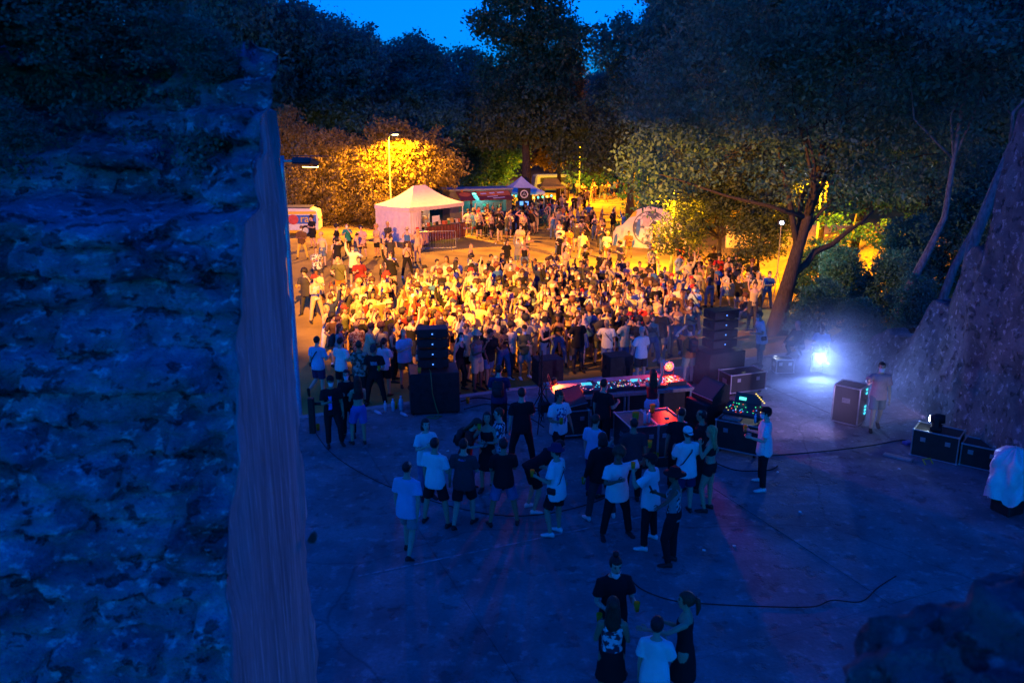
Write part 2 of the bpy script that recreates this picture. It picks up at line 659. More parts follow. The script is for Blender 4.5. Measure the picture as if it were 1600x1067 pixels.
# ---- near rock of the breach, low at the other side
def rock(name, c, r, seed, lab, cat='rock', n=40, m=26, amp=.22, mat=None, base=None):
    v, f = [], []
    for i in range(m + 1):
        a = -math.pi / 2 + math.pi * i / m
        for k in range(n):
            t = 2 * math.pi * k / n
            d = Vector((math.cos(a) * math.cos(t), math.cos(a) * math.sin(t), math.sin(a)))
            w = 1 + amp * fbm(d.x * 1.6 + seed, d.y * 1.6, d.z * 1.6, 4) + amp * .35 * fbm(d.x * 6 + seed, d.y * 6, d.z * 6, 4)
            e = (abs(d.x) ** 3 + abs(d.y) ** 3 + abs(d.z) ** 3) ** (-1 / 3)      # boxier than a ball
            p = Vector((d.x * r[0], d.y * r[1], d.z * r[2])) * (w * (.45 + .55 * e))
            z = c[2] + p.z
            if base is not None and d.z < -.55: z = min(z, base)
            v.append((c[0] + p.x, c[1] + p.y, z))
    for i in range(m):
        for k in range(n):
            f.append((i * n + k, i * n + (k + 1) % n, (i + 1) * n + (k + 1) % n, (i + 1) * n + k))
    o = link(name, mesh_np(name, v, f, [mat or STONE], smooth=True))
    return tag(o, lab, cat)


rock('boulder', (1.72, 1.78, 5.56), (.72, .5, .82), 3.1, 'dark out-of-focus boulder in the lower corner nearest the viewer', n=90, m=72, mat=BOULD, amp=.26)

# ---- ruined wall stepping up along the right side of the floor
RA, RB = Vector((11.3, 28.0)), Vector((10.9, 13.6))


def ruin_top(x, y, s):
    t = 0.35 + 1.0 * sstep(1.5, 4, s) + 1.5 * sstep(5.0, 6.6, s) + 1.6 * sstep(7.2, 7.9, s) + 3.2 * sstep(8.6, 9.0, s) + 1.0 * sstep(10, 10.6, s)
    return t + .18 * fbm(s * 1.3, 1, 0, 3)


def ruin_disp(x, y, z, s):
    d = .55 * (1 - z / (ruin_top(x, y, s) + .01)) if s < 14.5 else 0
    return d + .09 * fbm(y * .7, z * .8, 3, 3) + .035 * fbm(y * 3, z * 4.4, 6, 4) - .05 + .02 * fbm(y * 8, z * 10, 2, 3)


rp = plan([RB, RA], .13)
tot = (RA - RB).length
rp2 = [[p[0], p[1], -abs(p[2]), p[3], tot - p[4]] for p in rp]
rp2 += [[p[0], p[1], 0.9, .1, 0] for p in plan([RA + Vector((1.2, .2)), RB + Vector((2.2, 0))], .5)]
for p in rp2[len(rp):]: p[4] = max(0, min(tot, 28 - p[1]))
rm = rough_wall(rp2, list(np.linspace(0, 1, 46)), ruin_disp, ruin_top, [RUIN], inward=lambda x, y: (11.9, y))
tag(link('ruined_wall', rm), 'tall ruined masonry wall stepping down along the stage floor behind the flight case', 'wall')

# ================================================================== TREES
LEAF_D = leaf_mat('leaf_dark', (.032, .125, .10), (.085, .28, .21), .45)
LEAF_M = leaf_mat('leaf_mid', (.05, .085, .040), (.12, .17, .085))
LEAF_N = leaf_mat('leaf_near', (.05, .115, .08), (.13, .25, .165), .4)
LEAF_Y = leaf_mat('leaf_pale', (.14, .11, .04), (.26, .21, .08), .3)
LEAF_B = leaf_mat('leaf_blue', (.032, .125, .11), (.08, .27, .22), .45)


def leaf_cloud(name, lobes, n, leaf, mat, seed, clump=.55, per=42, shell=.55):
    """leaf-sized faces gathered in clumps through the volume of a few lobes"""
    g = np.random.default_rng(seed)
    vols = np.array([l[1][0] * l[1][1] * l[1][2] for l in lobes]) ** .72
    nc = max(3, n // per)
    which = g.choice(len(lobes), nc, p=vols / vols.sum())
    C = np.array([lobes[i][0] for i in which], float); Rr = np.array([lobes[i][1] for i in which], float)
    d = g.normal(size=(nc, 3)); d /= np.linalg.norm(d, axis=1)[:, None]
    rad = shell + (1 - shell) * g.random(nc) ** .6
    rad *= 1 + .16 * g.normal(size=nc)
    cc = C + d * Rr * rad[:, None]
    cs = clump * (.6 + .8 * g.random(nc))
    own = np.repeat(np.arange(nc), per)
    m = len(own)
    off = g.normal(size=(m, 3)) * .5
    off[:, 2] *= .6
    pos = cc[own] + off * cs[own][:, None]
    nrm = g.normal(size=(m, 3)) * .8 + off * .8 + np.array([0, 0, .3])
    nrm /= np.linalg.norm(nrm, axis=1)[:, None]
    a = np.cross(nrm, g.normal(size=(m, 3))); a /= np.linalg.norm(a, axis=1)[:, None]
    b = np.cross(nrm, a)
    s = leaf * (.6 + .8 * g.random(m))[:, None]
    v = np.stack([pos - a * s, pos + b * s * .52, pos + a * s, pos - b * s * .52], axis=1).reshape(-1, 3)
    f = np.arange(m * 4).reshape(-1, 4)
    return mesh_np(name, v, f, [mat]), cc


def limb_mesh(paths, mat, n=7):
    mb = MB()
    for pts, rad in paths: mb.tube(pts, rad, n=n)
    return mb.mesh('trunk', [mat], smooth=True)


def bend(a, b, k, seed, wob=.06):
    g = random.Random(seed)
    a, b = Vector(a), Vector(b)
    L = (b - a).length
    return [a + (b - a) * (i / k) + Vector((g.uniform(-1, 1), g.uniform(-1, 1), g.uniform(-.5, .5))) * (wob * L * math.sin(math.pi * i / k)) for i in range(k + 1)]


def tree(name, label, base, trunk, lobes, n, leaf, lmat, seed, bark=None, r0=.25, cat='tree', group=None, clump=.55, per=42, shell=.55, limbs=7, cr=None):
    """trunk: list of points relative to base; lobes relative to base"""
    t = thing(name, label, cat, base, 0, group)
    pts = [Vector(p) for p in trunk]
    k = len(pts)
    rad = [r0 * (1 - .75 * i / (k - 1)) if k > 1 else r0 for i in range(k)]
    rad[0] *= 1.35
    lm, cc = leaf_cloud(name + '_crown', lobes, n, leaf, lmat, seed, clump, per, shell)
    g = random.Random(seed)
    paths = [(pts, rad)]
    sel = list(range(len(cc))); g.shuffle(sel)
    for i in sel[:limbs]:
        j = g.randint(max(1, k // 2), k - 1)
        paths.append((bend(pts[j], cc[i], 4, seed + i, .08), [rad[j] * .55, rad[j] * .42, rad[j] * .3, rad[j] * .18, .012]))
    link('trunk', limb_mesh(paths, bark or BARK), t)
    link('crown', lm, t)
    return t, lm


TREES = []
# the big broadleaf over the right of the crowd
b = at(1213, 522)
T, CR_A = tree('broadleaf_tree', 'large dark tree leaning beside the speaker stack, trunk forking low', b,
     [(0, 0, -.2), (.12, .1, .9), (.38, .2, 2.0), (.62, .3, 3.1), (.95, .5, 4.2), (1.3, .8, 5.8), (1.5, 1, 7.6)],
     [((-1.9, 1.2, 8.6), (3.6, 3.0, 2.4)), ((2.2, .8, 9.0), (3.6, 3.0, 2.7)), ((0, 1.5, 11.5), (3.8, 3.2, 2.6)), ((-3.9, 1.4, 6.2), (2.0, 2.0, 1.5)), ((4.2, 1.0, 6.3), (2.4, 2.0, 1.4)), ((.6, .2, 6.0), (2.2, 1.8, 1.0))],
     46000, .085, LEAF_N, 11, r0=.36, limbs=16)
# its second stem to the right
mbx = MB()
mbx.tube(bend((.42, .22, 2.15), (3.6, 1.2, 4.4), 6, 5, .05), [.15, .13, .12, .1, .08, .06, .04], n=7)
mbx.build('limb', BARK, T, smooth=True)
b = at(1326, 436)
T, CR_B = tree('broadleaf_tree', 'dark tree standing before the orange-lit bank right of the leaning trunk', b,
     [(0, 0, -.2), (.1, 0, 1.5), (.25, .1, 3), (.3, 0, 5), (.5, 0, 7.5)],
     [((0, 0, 9), (4.2, 3.5, 3.0)), ((3, 0, 6.8), (2.6, 2.4, 1.5)), ((-2.5, 0, 7.2), (2.6, 2.2, 1.6)), ((1, 0, 12), (3.4, 3, 2.6)), ((-1.6, -.8, 3.6), (1.6, .9, .8)), ((1.3, -.8, 4.3), (1.9, 1, .8)), ((.2, -1, 2.2), (1.5, .8, .6)), ((2.4, -.5, 2.6), (1.0, .8, .9))],
     36000, .10, LEAF_D, 12, r0=.3, limbs=12)
b = at(1277, 425)
tree('slim_tree', 'thin straight trunk in front of the orange-lit bank', b, [(0, 0, -.1), (0, 0, 1.6), (.05, 0, 3.2), (.1, 0, 5)],
     [((0, 0, 6.6), (2.0, 2.0, 1.6))], 7000, .10, LEAF_D, 13, r0=.2, limbs=5)
# low boughs hanging before the mural
b = at(1118, 440)
tree('low_leafy_tree', 'low leafy tree with orange-lit boughs half hiding the round mural', b,
     [(0, 0, -.1), (.1, 0, 1), (.1, .1, 2.2), (-.2, 0, 3.4), (-.3, 0, 4.8)],
     [((-1.6, -.2, 3.1), (1.2, 1.0, .75)), ((-2.5, -.1, 2.2), (.9, .8, .75)), ((-1.4, 0, 2.0), (1.1, .9, .75)), ((.8, 0, 3.9), (1.9, 1.5, 1.2)), ((-.9, 0, 4.6), (2.0, 1.6, 1.1)), ((2.3, .4, 2.6), (1.3, 1.1, .9)), ((0, 0, 6.6), (2.6, 2.2, 1.8)), ((2.6, 0, 5.6), (2, 1.8, 1.3))],
     28000, .085, LEAF_M, 14, r0=.16, limbs=14)
b = at(1180, 452)
tree('low_leafy_tree', 'small bushy tree under the white floodlight beside the leaning trunk', b,
     [(0, 0, -.1), (.1, 0, .8), (0, 0, 1.8), (.1, 0, 3)], [((0, 0, 2.6), (1.2, 1.0, 1.0)), ((.6, 0, 3.9), (1.4, 1.3, 1.1)), ((-.9, 0, 1.3), (.7, .6, .5))],
     9000, .08, LEAF_M, 15, r0=.1, limbs=8)

# trees behind the mural and along the track
b = at(985, 345)
tree('stout_tree', 'stout tree with broad orange-lit trunk rising behind the mural wall', b, [(0, 0, -.2), (-.05, 0, 1.6), (-.05, 0, 3.6), (.2, 0, 5.5), (.4, 0, 8)],
     [((-1.4, 0, 7.0), (2.6, 2.4, 1.7)), ((1.5, 0, 9.2), (2.8, 2.6, 2.4)), ((1.2, 0, 11.8), (2.2, 2.2, 2.0)), ((-2.6, -1, 5.2), (1.7, 1.6, 1.2))],
     26000, .13, LEAF_M, 16, r0=.42, limbs=12, clump=.8)
b = at(1003, 348)
tree('slender_tree', 'slender pale trunk standing tall beside the stout tree behind the mural', b, [(0, 0, -.2), (0, 0, 3), (-.05, 0, 6), (-.2, 0, 9), (-.1, 0, 11.5)],
     [((0, .5, 12.5), (2.6, 2.4, 2.2)), ((1.3, .6, 7), (.8, .8, 1.6))], 9000, .13, LEAF_M, 17, bark=PALEBARK, r0=.2, limbs=8, clump=.7)
b = at(1075, 352)
T, CR_C = tree('broadleaf_tree', 'dense dark tree filling the space above the mural wall', b, [(0, 0, -.2), (.1, 0, 2.5), (0, 0, 5), (.2, 0, 8)],
     [((0, 0, 6.2), (4.4, 3.2, 2.4)), ((-2, 0, 9.5), (4.2, 3, 3)), ((2.6, 0, 10), (4.2, 3.2, 3.2)), ((0, 0, 13.5), (4.4, 3.4, 3.0)), ((1, 0, 15.5), (2.6, 2.6, 2.0))],
     40000, .13, LEAF_N, 18, r0=.4, limbs=12, clump=.8)
# tall tree against the sky
b = at_depth(822, 318, 72); b.z = gz(b.x, b.y)
T, CR_D = tree('tall_tree', 'tallest tree in the middle of the picture, standing dark against the evening sky', b, [(0, 0, -.2), (0, 0, 4), (-.2, 0, 9), (.1, 0, 14), (0, 0, 20)],
     [((0, 0, 19.5), (3.6, 3.4, 3.2)), ((-.6, 0, 15.6), (3.8, 3.4, 2.4)), ((2.0, 0, 14), (3.2, 3, 2.0)), ((0, 0, 11), (4.2, 3.6, 2.4)), ((1.8, 0, 7.6), (3.8, 3, 2.0)), ((-1.9, 0, 7.2), (3, 2.6, 1.7)), ((3.6, -1, 5.2), (1.6, 1.5, 1.7))],
     42000, .17, LEAF_M, 19, r0=.45, limbs=16, clump=.85, per=34)
b = at_depth(873, 300, 80); b.z = gz(b.x, b.y)
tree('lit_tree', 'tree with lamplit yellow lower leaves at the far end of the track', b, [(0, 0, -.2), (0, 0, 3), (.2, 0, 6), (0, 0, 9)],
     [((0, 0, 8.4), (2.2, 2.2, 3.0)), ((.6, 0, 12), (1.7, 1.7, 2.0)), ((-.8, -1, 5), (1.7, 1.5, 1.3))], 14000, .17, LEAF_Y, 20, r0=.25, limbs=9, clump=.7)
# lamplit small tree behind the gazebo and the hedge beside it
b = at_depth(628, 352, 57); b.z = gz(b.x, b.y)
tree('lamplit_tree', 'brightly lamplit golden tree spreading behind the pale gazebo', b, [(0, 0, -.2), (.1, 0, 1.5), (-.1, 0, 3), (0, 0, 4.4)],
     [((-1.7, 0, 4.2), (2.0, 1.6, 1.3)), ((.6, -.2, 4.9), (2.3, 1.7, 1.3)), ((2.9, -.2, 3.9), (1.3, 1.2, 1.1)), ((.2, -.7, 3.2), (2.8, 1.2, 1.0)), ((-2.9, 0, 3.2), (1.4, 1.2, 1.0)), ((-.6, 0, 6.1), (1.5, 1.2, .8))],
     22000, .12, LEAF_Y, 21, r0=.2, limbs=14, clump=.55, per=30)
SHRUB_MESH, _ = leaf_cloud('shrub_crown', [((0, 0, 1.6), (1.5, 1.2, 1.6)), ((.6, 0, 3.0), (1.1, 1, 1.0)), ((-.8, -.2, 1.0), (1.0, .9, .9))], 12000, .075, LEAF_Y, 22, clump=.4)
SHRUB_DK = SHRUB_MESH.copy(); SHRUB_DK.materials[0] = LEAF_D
STEMS = limb_mesh([(bend((0, 0, -.1), (math.cos(a) * .8, math.sin(a) * .6, 2.2), 4, int(a * 9), .08), [.05, .04, .03, .02, .01]) for a in (0, 1.3, 2.5, 3.7, 5)], BARK, 5)


def shrub(px, py, s, label, mesh=SHRUB_MESH, group=None, dep=None, rz=0, sz=None, name='shrub'):
    b = at(px, py) if dep is None else at_depth(px, py, dep)
    if dep is not None: b.z = gz(b.x, b.y)
    t = thing(name, label, 'shrub', b, rz, group)
    t.scale = (s, s, sz or s)
    link('stem', STEMS, t); link('foliage', mesh, t)
    return t


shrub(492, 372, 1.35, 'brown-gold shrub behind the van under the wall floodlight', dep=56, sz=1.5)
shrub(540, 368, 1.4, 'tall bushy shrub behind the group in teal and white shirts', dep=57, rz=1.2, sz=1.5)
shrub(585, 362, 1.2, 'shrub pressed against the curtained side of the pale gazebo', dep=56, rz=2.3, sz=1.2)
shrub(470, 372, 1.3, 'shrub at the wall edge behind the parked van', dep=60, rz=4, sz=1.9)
for i, (px, py, s, lab) in enumerate([
        (1268, 530, .55, 'low dark bush directly behind the seated person at the spotlight'),
        (1315, 500, .75, 'dark bush on the slope between the leaning tree and thin leaning trunks'),
        (1345, 545, .45, 'small dark bush at the floor edge behind the blinking equipment case'),
        (1378, 500, .7, 'dark bush at the foot of the thinnest leaning trunk'),
        (1265, 470, .7, 'orange-tinged bush just right of the leaning tree trunk'),
        (1310, 455, .6, 'bush half lit in orange below the lit bank'),
        (1410, 470, .9, 'tall dark bush between the leaning trunks'),
        (1470, 440, 1.0, 'dark bush rising behind the ruined wall'),
        (1425, 540, .6, 'dark bush beside the low end of the ruined wall'),
        (1540, 410, 1.2, 'dark bush behind the tallest part of the ruined wall')]):
    shrub(px, py, s, lab, SHRUB_DK, 'dark bushes on the slope by the floor', rz=i * 1.7)

# thin leaning trees on the right bank
def leaner(label, pix, dep, r0, seed, lobes, n):
    P = [at_depth(x, y, d) for (x, y), d in zip(pix, dep)]
    b = P[0].copy(); b.z = gz_field(b.x, b.y) - .05
    tree('leaning_tree', label, b, [p - b if i else Vector((0, 0, -.2)) for i, p in enumerate(P)], [((P[-1] - b) + Vector(c), r) for c, r in lobes], n, .085, LEAF_B, seed, PALEBARK, r0, group='thin trees leaning on the slope', limbs=8)


leaner('thin pale leaning tree whose trunk forks halfway, nearest the stage floor', [(1395, 530), (1420, 450), (1452, 390), (1476, 340), (1490, 250), (1512, 120), (1520, 10)], [28, 28, 28.2, 28.4, 28.6, 29, 29.5], .17, 31,
       [((-1, 0, -1.2), (3.0, 2.4, 2.2)), ((1, 0, 1.5), (3, 2.6, 2)), ((-3, 0, 0), (2.4, 2, 2))], 15000)
leaner('thin leaning tree just behind the forked one, trunk hidden low in bushes', [(1448, 500), (1490, 420), (1530, 345), (1560, 280), (1590, 190), (1610, 90)], [27, 27, 27, 27.3, 27.6, 28], .15, 32,
       [((0, 0, 0), (2.8, 2.4, 2.2)), ((-2.5, 0, 1.2), (2.4, 2, 1.8)), ((1, 0, 2.6), (2.6, 2.4, 1.8))], 13000)
leaner('thickest of the leaning trunks, closest to the ruined wall top', [(1505, 470), (1520, 380), (1556, 290), (1580, 230), (1605, 170), (1660, 40)], [24, 24, 24, 24.2, 24.5, 25], .2, 33,
       [((0, 0, 0), (2.6, 2.2, 2.0)), ((-2.6, 0, .8), (2.2, 2, 1.6)), ((1.5, 0, -1), (2.2, 2, 1.6))], 13000)

# wood behind: individuals with shared crowns
def copy_tree_at(name, label, crown, pos, s, rz, grp, h=None, r0=.3):
    t = thing(name, label, 'tree', pos, rz, grp)
    t.scale = (s, s, s * (h or 1))
    link('trunk', BACK_TRUNK, t); link('crown', crown, t)
    return t


BACK_TRUNK = limb_mesh([([(0, 0, -.5), (0, 0, 4), (.1, 0, 9), (0, 0, 13)], [.4, .32, .2, .06])] + [(bend((0, 0, 5 + i), (math.cos(i * 2.1) * 3, math.sin(i * 2.1) * 3, 8 + i), 3, i), [.15, .1, .06, .02]) for i in range(5)], BARK)
BC = []
for i in range(4):
    g = random.Random(50 + i)
    lobes = [((g.uniform(-2.2, 2.2), g.uniform(-1.5, 1.5), z), (g.uniform(2.4, 3.6), g.uniform(2.2, 3), g.uniform(1.7, 2.6))) for z in (3.4, 5.5, 7.5, 9.5, 11.5, 13.3)]
    BC.append(leaf_cloud('back_crown', lobes, 22000, .19, (LEAF_B, LEAF_D, LEAF_B, LEAF_D)[i], 60 + i, clump=.95, per=30)[0])
GRP = 'trees of the wood behind the festival ground'
rows = [
    # px of the trunk, distance, scale, height factor
    (425, 66, 1.0, 1.1), (470, 70, .98, 1.05), (520, 74, .95, 1.0), (570, 70, .92, .95), (618, 76, .95, .92), (668, 72, .88, .85), (712, 78, .9, .82), (752, 84, .9, .85),
    (930, 96, .95, .95), (1003, 76, .98, 1.1), (1052, 66, 1.0, 1.25), (1130, 60, 1.1, 1.15), (1200, 58, 1.1, 1.1), (1260, 62, 1.1, 1.15), (1330, 60, 1.1, 1.1), (1390, 52, 1.0, 1.15), (1450, 50, 1.0, 1.15), (1520, 48, 1.0, 1.1), (1590, 46, 1.0, 1.1), (1650, 44, 1.0, 1.1),
    (440, 100, 1.15, 1.1), (520, 104, 1.1, 1.1), (580, 108, 1.1, 1.0), (640, 112, 1.1, .98), (695, 110, 1.05, .95), (745, 116, 1.05, .95), (800, 112, 1.0, .9), (850, 118, 1.0, .85), (905, 122, 1.0, .78), (960, 112, 1.0, .85), (1040, 104, 1.2, 1.2), (1080, 90, 1.2, 1.3), (1170, 84, 1.2, 1.3), (1280, 80, 1.2, 1.3), (1400, 74, 1.2, 1.3), (1520, 68, 1.2, 1.3), (1620, 64, 1.2, 1.3), (350, 80, 1.2, 1.2), (280, 90, 1.2, 1.2)]
ordn = ['', 'second', 'third', 'fourth', 'fifth', 'sixth', 'seventh', 'eighth', 'ninth', 'tenth', 'eleventh', 'twelfth', 'thirteenth', 'fourteenth', 'fifteenth', 'sixteenth', 'seventeenth', 'eighteenth', 'nineteenth', 'twentieth', 'twenty-first', 'twenty-second', 'twenty-third', 'twenty-fourth', 'twenty-fifth']
cnt = {}
for i, (px, dist, s, h) in enumerate(sorted(rows, key=lambda r: (r[1] > 86, r[0]))):
    row = 'back row of the far wood' if dist > 86 else 'front row of the far wood'
    cnt[row] = cnt.get(row, 0) + 1
    o = ordn[cnt[row] - 1] if cnt[row] > 1 else 'first'
    x = (px - 800) / FPX * dist * 1.0
    copy_tree_at('wood_tree', f'dark leafy tree, {o} from the wall end in the {row}', BC[i % 4], (x, dist, gz(x, dist) - .2), s, i * 2.4, GRP, h)
# dark undergrowth below the far wood
us, uc = [], 0
for i in range(150):
    dist = random.uniform(62, 125); px = random.uniform(420, 1650)
    if 830 < px < 985 and dist < 100: continue
    x = (px - 800) / FPX * dist
    us.append(((x, dist, gz(x, dist) + .5), (random.uniform(1.2, 2.2), 1.2, random.uniform(.9, 1.7))))
ug, _ = leaf_cloud('undergrowth', us, 42000, .17, LEAF_D, 77, clump=.8, per=30, shell=.2)
tag(link('undergrowth', ug), 'dark undergrowth between the far tree trunks', 'undergrowth', kind='stuff')

# overhanging boughs above the wall, plants on its top, some added to darken the shaded ledges
b = Vector((-4.4, 8.0, 0))
tree('overhanging_tree', 'dark boughs hanging over the top of the near stone wall', b,
     [(0, 0, 0), (0, 0, 4), (.3, .1, 8), (.8, .2, 10)],
     [((1.5, .3, 9.95), (1.5, .9, .55)), ((-.3, 0, 10.0), (2.2, 1.0, .9)), ((-2.0, 0, 10.2), (2.2, 1.0, 1.2)), ((.4, 0, 11.3), (2.6, 1.6, .9)), ((-2.4, -1, 9.2), (1.6, 1.0, .7))],
     20000, .06, LEAF_D, 41, r0=.22, limbs=10, clump=.32)
for i, (x, y, z, s, lab) in enumerate([(-2.2, 5.1, 7.72, .22, 'small dark plant rooted on the wall top near its broken end'), (-2.9, 5.1, 7.8, .34, 'larger dark plant growing from the middle of the wall top'), (-3.7, 5.05, 7.85, .4, 'leafiest dark plant on the wall top at the picture edge'), (-1.75, 5.1, 7.62, .12, 'tiny tuft on the wall corner'), (-2.5, 4.95, 7.70, .20, 'second plant from the broken end on the wall top'), (-3.2, 4.85, 7.75, .26, 'spreading plant over the ledge in the middle of the wall'), (-3.9, 4.7, 7.6, .24, 'plant hanging over the ledge at the picture edge'), (-2.7, 4.62, 7.25, .10, 'small plant in the ledge below the wall top'), (-3.5, 4.58, 7.2, .15, 'bushy plant in the ledge farther from the broken end')]):
    t = thing('wall_plant', lab, 'plant', (x, y, z), i * 1.3, 'plants growing on the wall top')
    t.scale = (s, s, s * .7)
    link('stem', STEMS, t); link('foliage', SHRUB_DK, t)
iv = [((x, face_y(x, z) - .04, z), (.16, .07, .07)) for x, z in [(random.uniform(-4.6, -1.75), random.choice((7.15, 7.3, 7.42, 7.55, 7.62, 7.7, 7.75)) + random.uniform(-.05, .05)) for _ in range(70)] if random.random() < .35 + .25 * (-x - 1.75)]
ivm, _ = leaf_cloud('ivy', iv, 16000, .018, LEAF_D, 78, clump=.10, per=24, shell=.3)  # ivy clumps, added to keep the shaded upper ledges dark
tag(link('ivy', ivm), 'dark ivy and moss trailing over the upper ledges of the near stone wall', 'ivy')
t = thing('wall_weed', 'small weed sprouting from the far edge of the jamb', 'plant', at_depth(489, 848, 5.12), 0)
t.scale = (.018, .018, .02)
link('stem', STEMS, t); link('foliage', SHRUB_DK, t)
# ================================================================== LAMPS OF THE PLACE
def cyl(mb, p0, p1, r, n=10, mi=0): mb.tube([p0, p1], [r, r], n=n, mi=mi)


# floodlight on a mast just behind the jamb: the light on the crowd
fp = at_depth(476, 243, 20.6)
t = thing('floodlight_mast', 'dark floodlight sticking out past the stone wall, lighting the crowd orange', 'floodlight', (fp.x - .55, 20.6, gz_field(fp.x - .55, 20.6)))
mb = MB(); mb.lathe([(.12, 0), (.12, .05), (.07, .08), (.055, 6.3), (.05, fp.z + .15)], 10); mb.build('mast', STEEL, t, smooth=True)
mb = MB(); cyl(mb, (0, 0, fp.z + .02), (.42, .02, fp.z + .02), .03); mb.build('bracket', STEEL, t)
hd = MB(); rot = Matrix.Rotation(R(-18), 3, 'Z') @ Matrix.Rotation(R(-14), 3, 'X')
hd.box((.55, .02, fp.z), (.52, .42, .16), rot=rot, ch=.03); hd.build('lamp_head', M('lamp_housing', (.03, .035, .05), rough=.5, var=.2), t)
gl = MB(); gl.box(Vector((.55, .02, fp.z)) + rot @ Vector((0, .235, -.03)), (.44, .03, .1), rot=rot, ch=.008); gl.build('lens', glow('sodium', (1, .62, .12), 4), t)
lp = Vector((fp.x + .05, 20.95, fp.z - .08))
lamp('SPOT', 'floodlight_beam', lp, SODIUM, 8600, t, size=.025, spot=114, aim=Vector((2.0, 44, 4.2)), blend=1.0)
ax_ = (Vector((3.5, 40, 0)) - lp); ax_.z = 0; ax_.normalize()
vz = MB(); vrot = Matrix.Rotation(math.atan2(ax_.y, ax_.x), 3, 'Z') @ Matrix.Rotation(R(2.2), 3, 'Y')
vz.box(lp - t.location + ax_ * .12 + Vector((0, 0, .042)), (.80, .8, .02), rot=vrot); vz.build('visor', BLACK, t)  # added plate, blocks upward light so the tree crowns stay dark


def street_lamp(label, base, h, arm, power, group='street lamps', col=SODIUM, es=6, soft=.15, cone=168, name='street_lamp', emitc=(1, .7, .25)):
    t = thing(name, label, 'street lamp', base, 0, group)
    mb = MB(); mb.lathe([(.12, 0), (.10, .8), (.06, .9), (.045, h)], 9); mb.build('pole', M('lamp_pole_paint', (.16, .22, .2), rough=.6, var=.2), t, smooth=True)
    mb = MB(); mb.tube([(0, 0, h - .05), (arm * .4, 0, h + .25), (arm, 0, h + .32)], [.035, .03, .028], n=6); mb.build('arm', MATS['lamp_pole_paint'], t, smooth=True)
    mb = MB(); mb.ellipsoid((arm + .18, 0, h + .33), (.32, .13, .08), 10, 6); mb.build('lamp_head', MATS['lamp_housing'], t, smooth=True)
    mb = MB(); mb.ellipsoid((arm + .2, 0, h + .285), (.22, .10, .06), 10, 6); mb.build('lens', glow('lens%d' % int(es), emitc, es), t, smooth=True)
    q_ = Vector(base) + Vector((arm + .2, 0, h + .12))
    lamp('SPOT', 'lamp_light', q_, col, power, t, size=soft, spot=cone, aim=q_ - Vector((0, 0.001, 1)), blend=.25)
    return t


b = at_depth(612, 350, 54); b.z = gz_field(b.x, b.y)
hz = at_depth(616, 215, 54).z - b.z - .1
street_lamp('tall lit street lamp among golden leaves behind the gazebo', b, hz, .22, 2600)
b = at_depth(905, 300, 86); b.z = gz_field(b.x, b.y)
street_lamp('small far street lamp half hidden in leaves at the end of the track', b, 6.0, -.8, 4500)
b = Vector((8.6, 44.5, gz_field(8.6, 44.5)))
street_lamp('street lamp wrapped in the boughs of the low leafy tree', b, 4.6, -.7, 2600, cone=152)
b = Vector((11.5, 72, gz_field(11.5, 72)))
street_lamp('street lamp hidden among trunks behind the mural wall', b, 5.4, .6, 2500)
b = Vector((15.6, 42.5, gz_field(15.6, 42.5)))
street_lamp('street lamp behind the leaning tree lighting the orange bank', b, 4.9, -.5, 3600, cone=140)
# white work light shining through the leaves
p = at_depth(1221, 348, 36.2)
t = thing('work_light', 'white starry floodlight on a stand shining through the leaves', 'floodlight', (p.x, p.y, gz_field(p.x, p.y)))
h = p.z - gz_field(p.x, p.y)
mb = MB(); cyl(mb, (0, 0, h * .45), (0, 0, h), .02)
for a in range(3): cyl(mb, (0, 0, h * .45), (math.cos(a * 2.1) * .5, math.sin(a * 2.1) * .5, 0), .015, 6)
mb.build('stand', STEEL, t)
mb = MB(); mb.box((0, 0, h), (.3, .1, .22), ch=.015); mb.build('lamp_head', MATS['lamp_housing'], t)
mb = MB(); mb.ellipsoid((0, -.062, h), (.075, .02, .075), 12, 6); mb.build('lens', glow('led_white', (.85, .95, 1), 10), t)
lamp('SPOT', 'work_beam', p + Vector((0, -.12, 0)), (.85, .95, 1.0), 90, t, size=.1, spot=150, aim=p + Vector((-2, -8, -3)))
# ================================================================== FIGURES
# local frame: x to the figure's right, y forward, z up; the figure stands on z = 0
def mat_basic(name, col, **k): return M(name, col, **k)


SKINS = [M('skin_%d' % i, c, rough=.55, var=.08, scale=9, spec=.35) for i, c in enumerate([(.56, .35, .25), (.48, .28, .18), (.36, .20, .12), (.20, .10, .06), (.62, .41, .31)])]
DARKF = M('face_dark', (.03, .018, .015), rough=.5, var=.1)
HAIRS = {k: M('hair_' + k, c, rough=.55, var=.45, scale=40, stretch=(1, 1, .25), bump=.6, bscale=70, spec=.4) for k, c in dict(black=(.012, .010, .010), brown=(.045, .024, .013), blonde=(.42, .27, .11), auburn=(.10, .035, .018), grey=(.30, .30, .30)).items()}


def cloth(name, col, **k):
    k.setdefault('rough', .9); k.setdefault('var', .10); k.setdefault('bump', .25); k.setdefault('bscale', 90); k.setdefault('spec', .15)
    return M('cloth_' + name, col, **k)


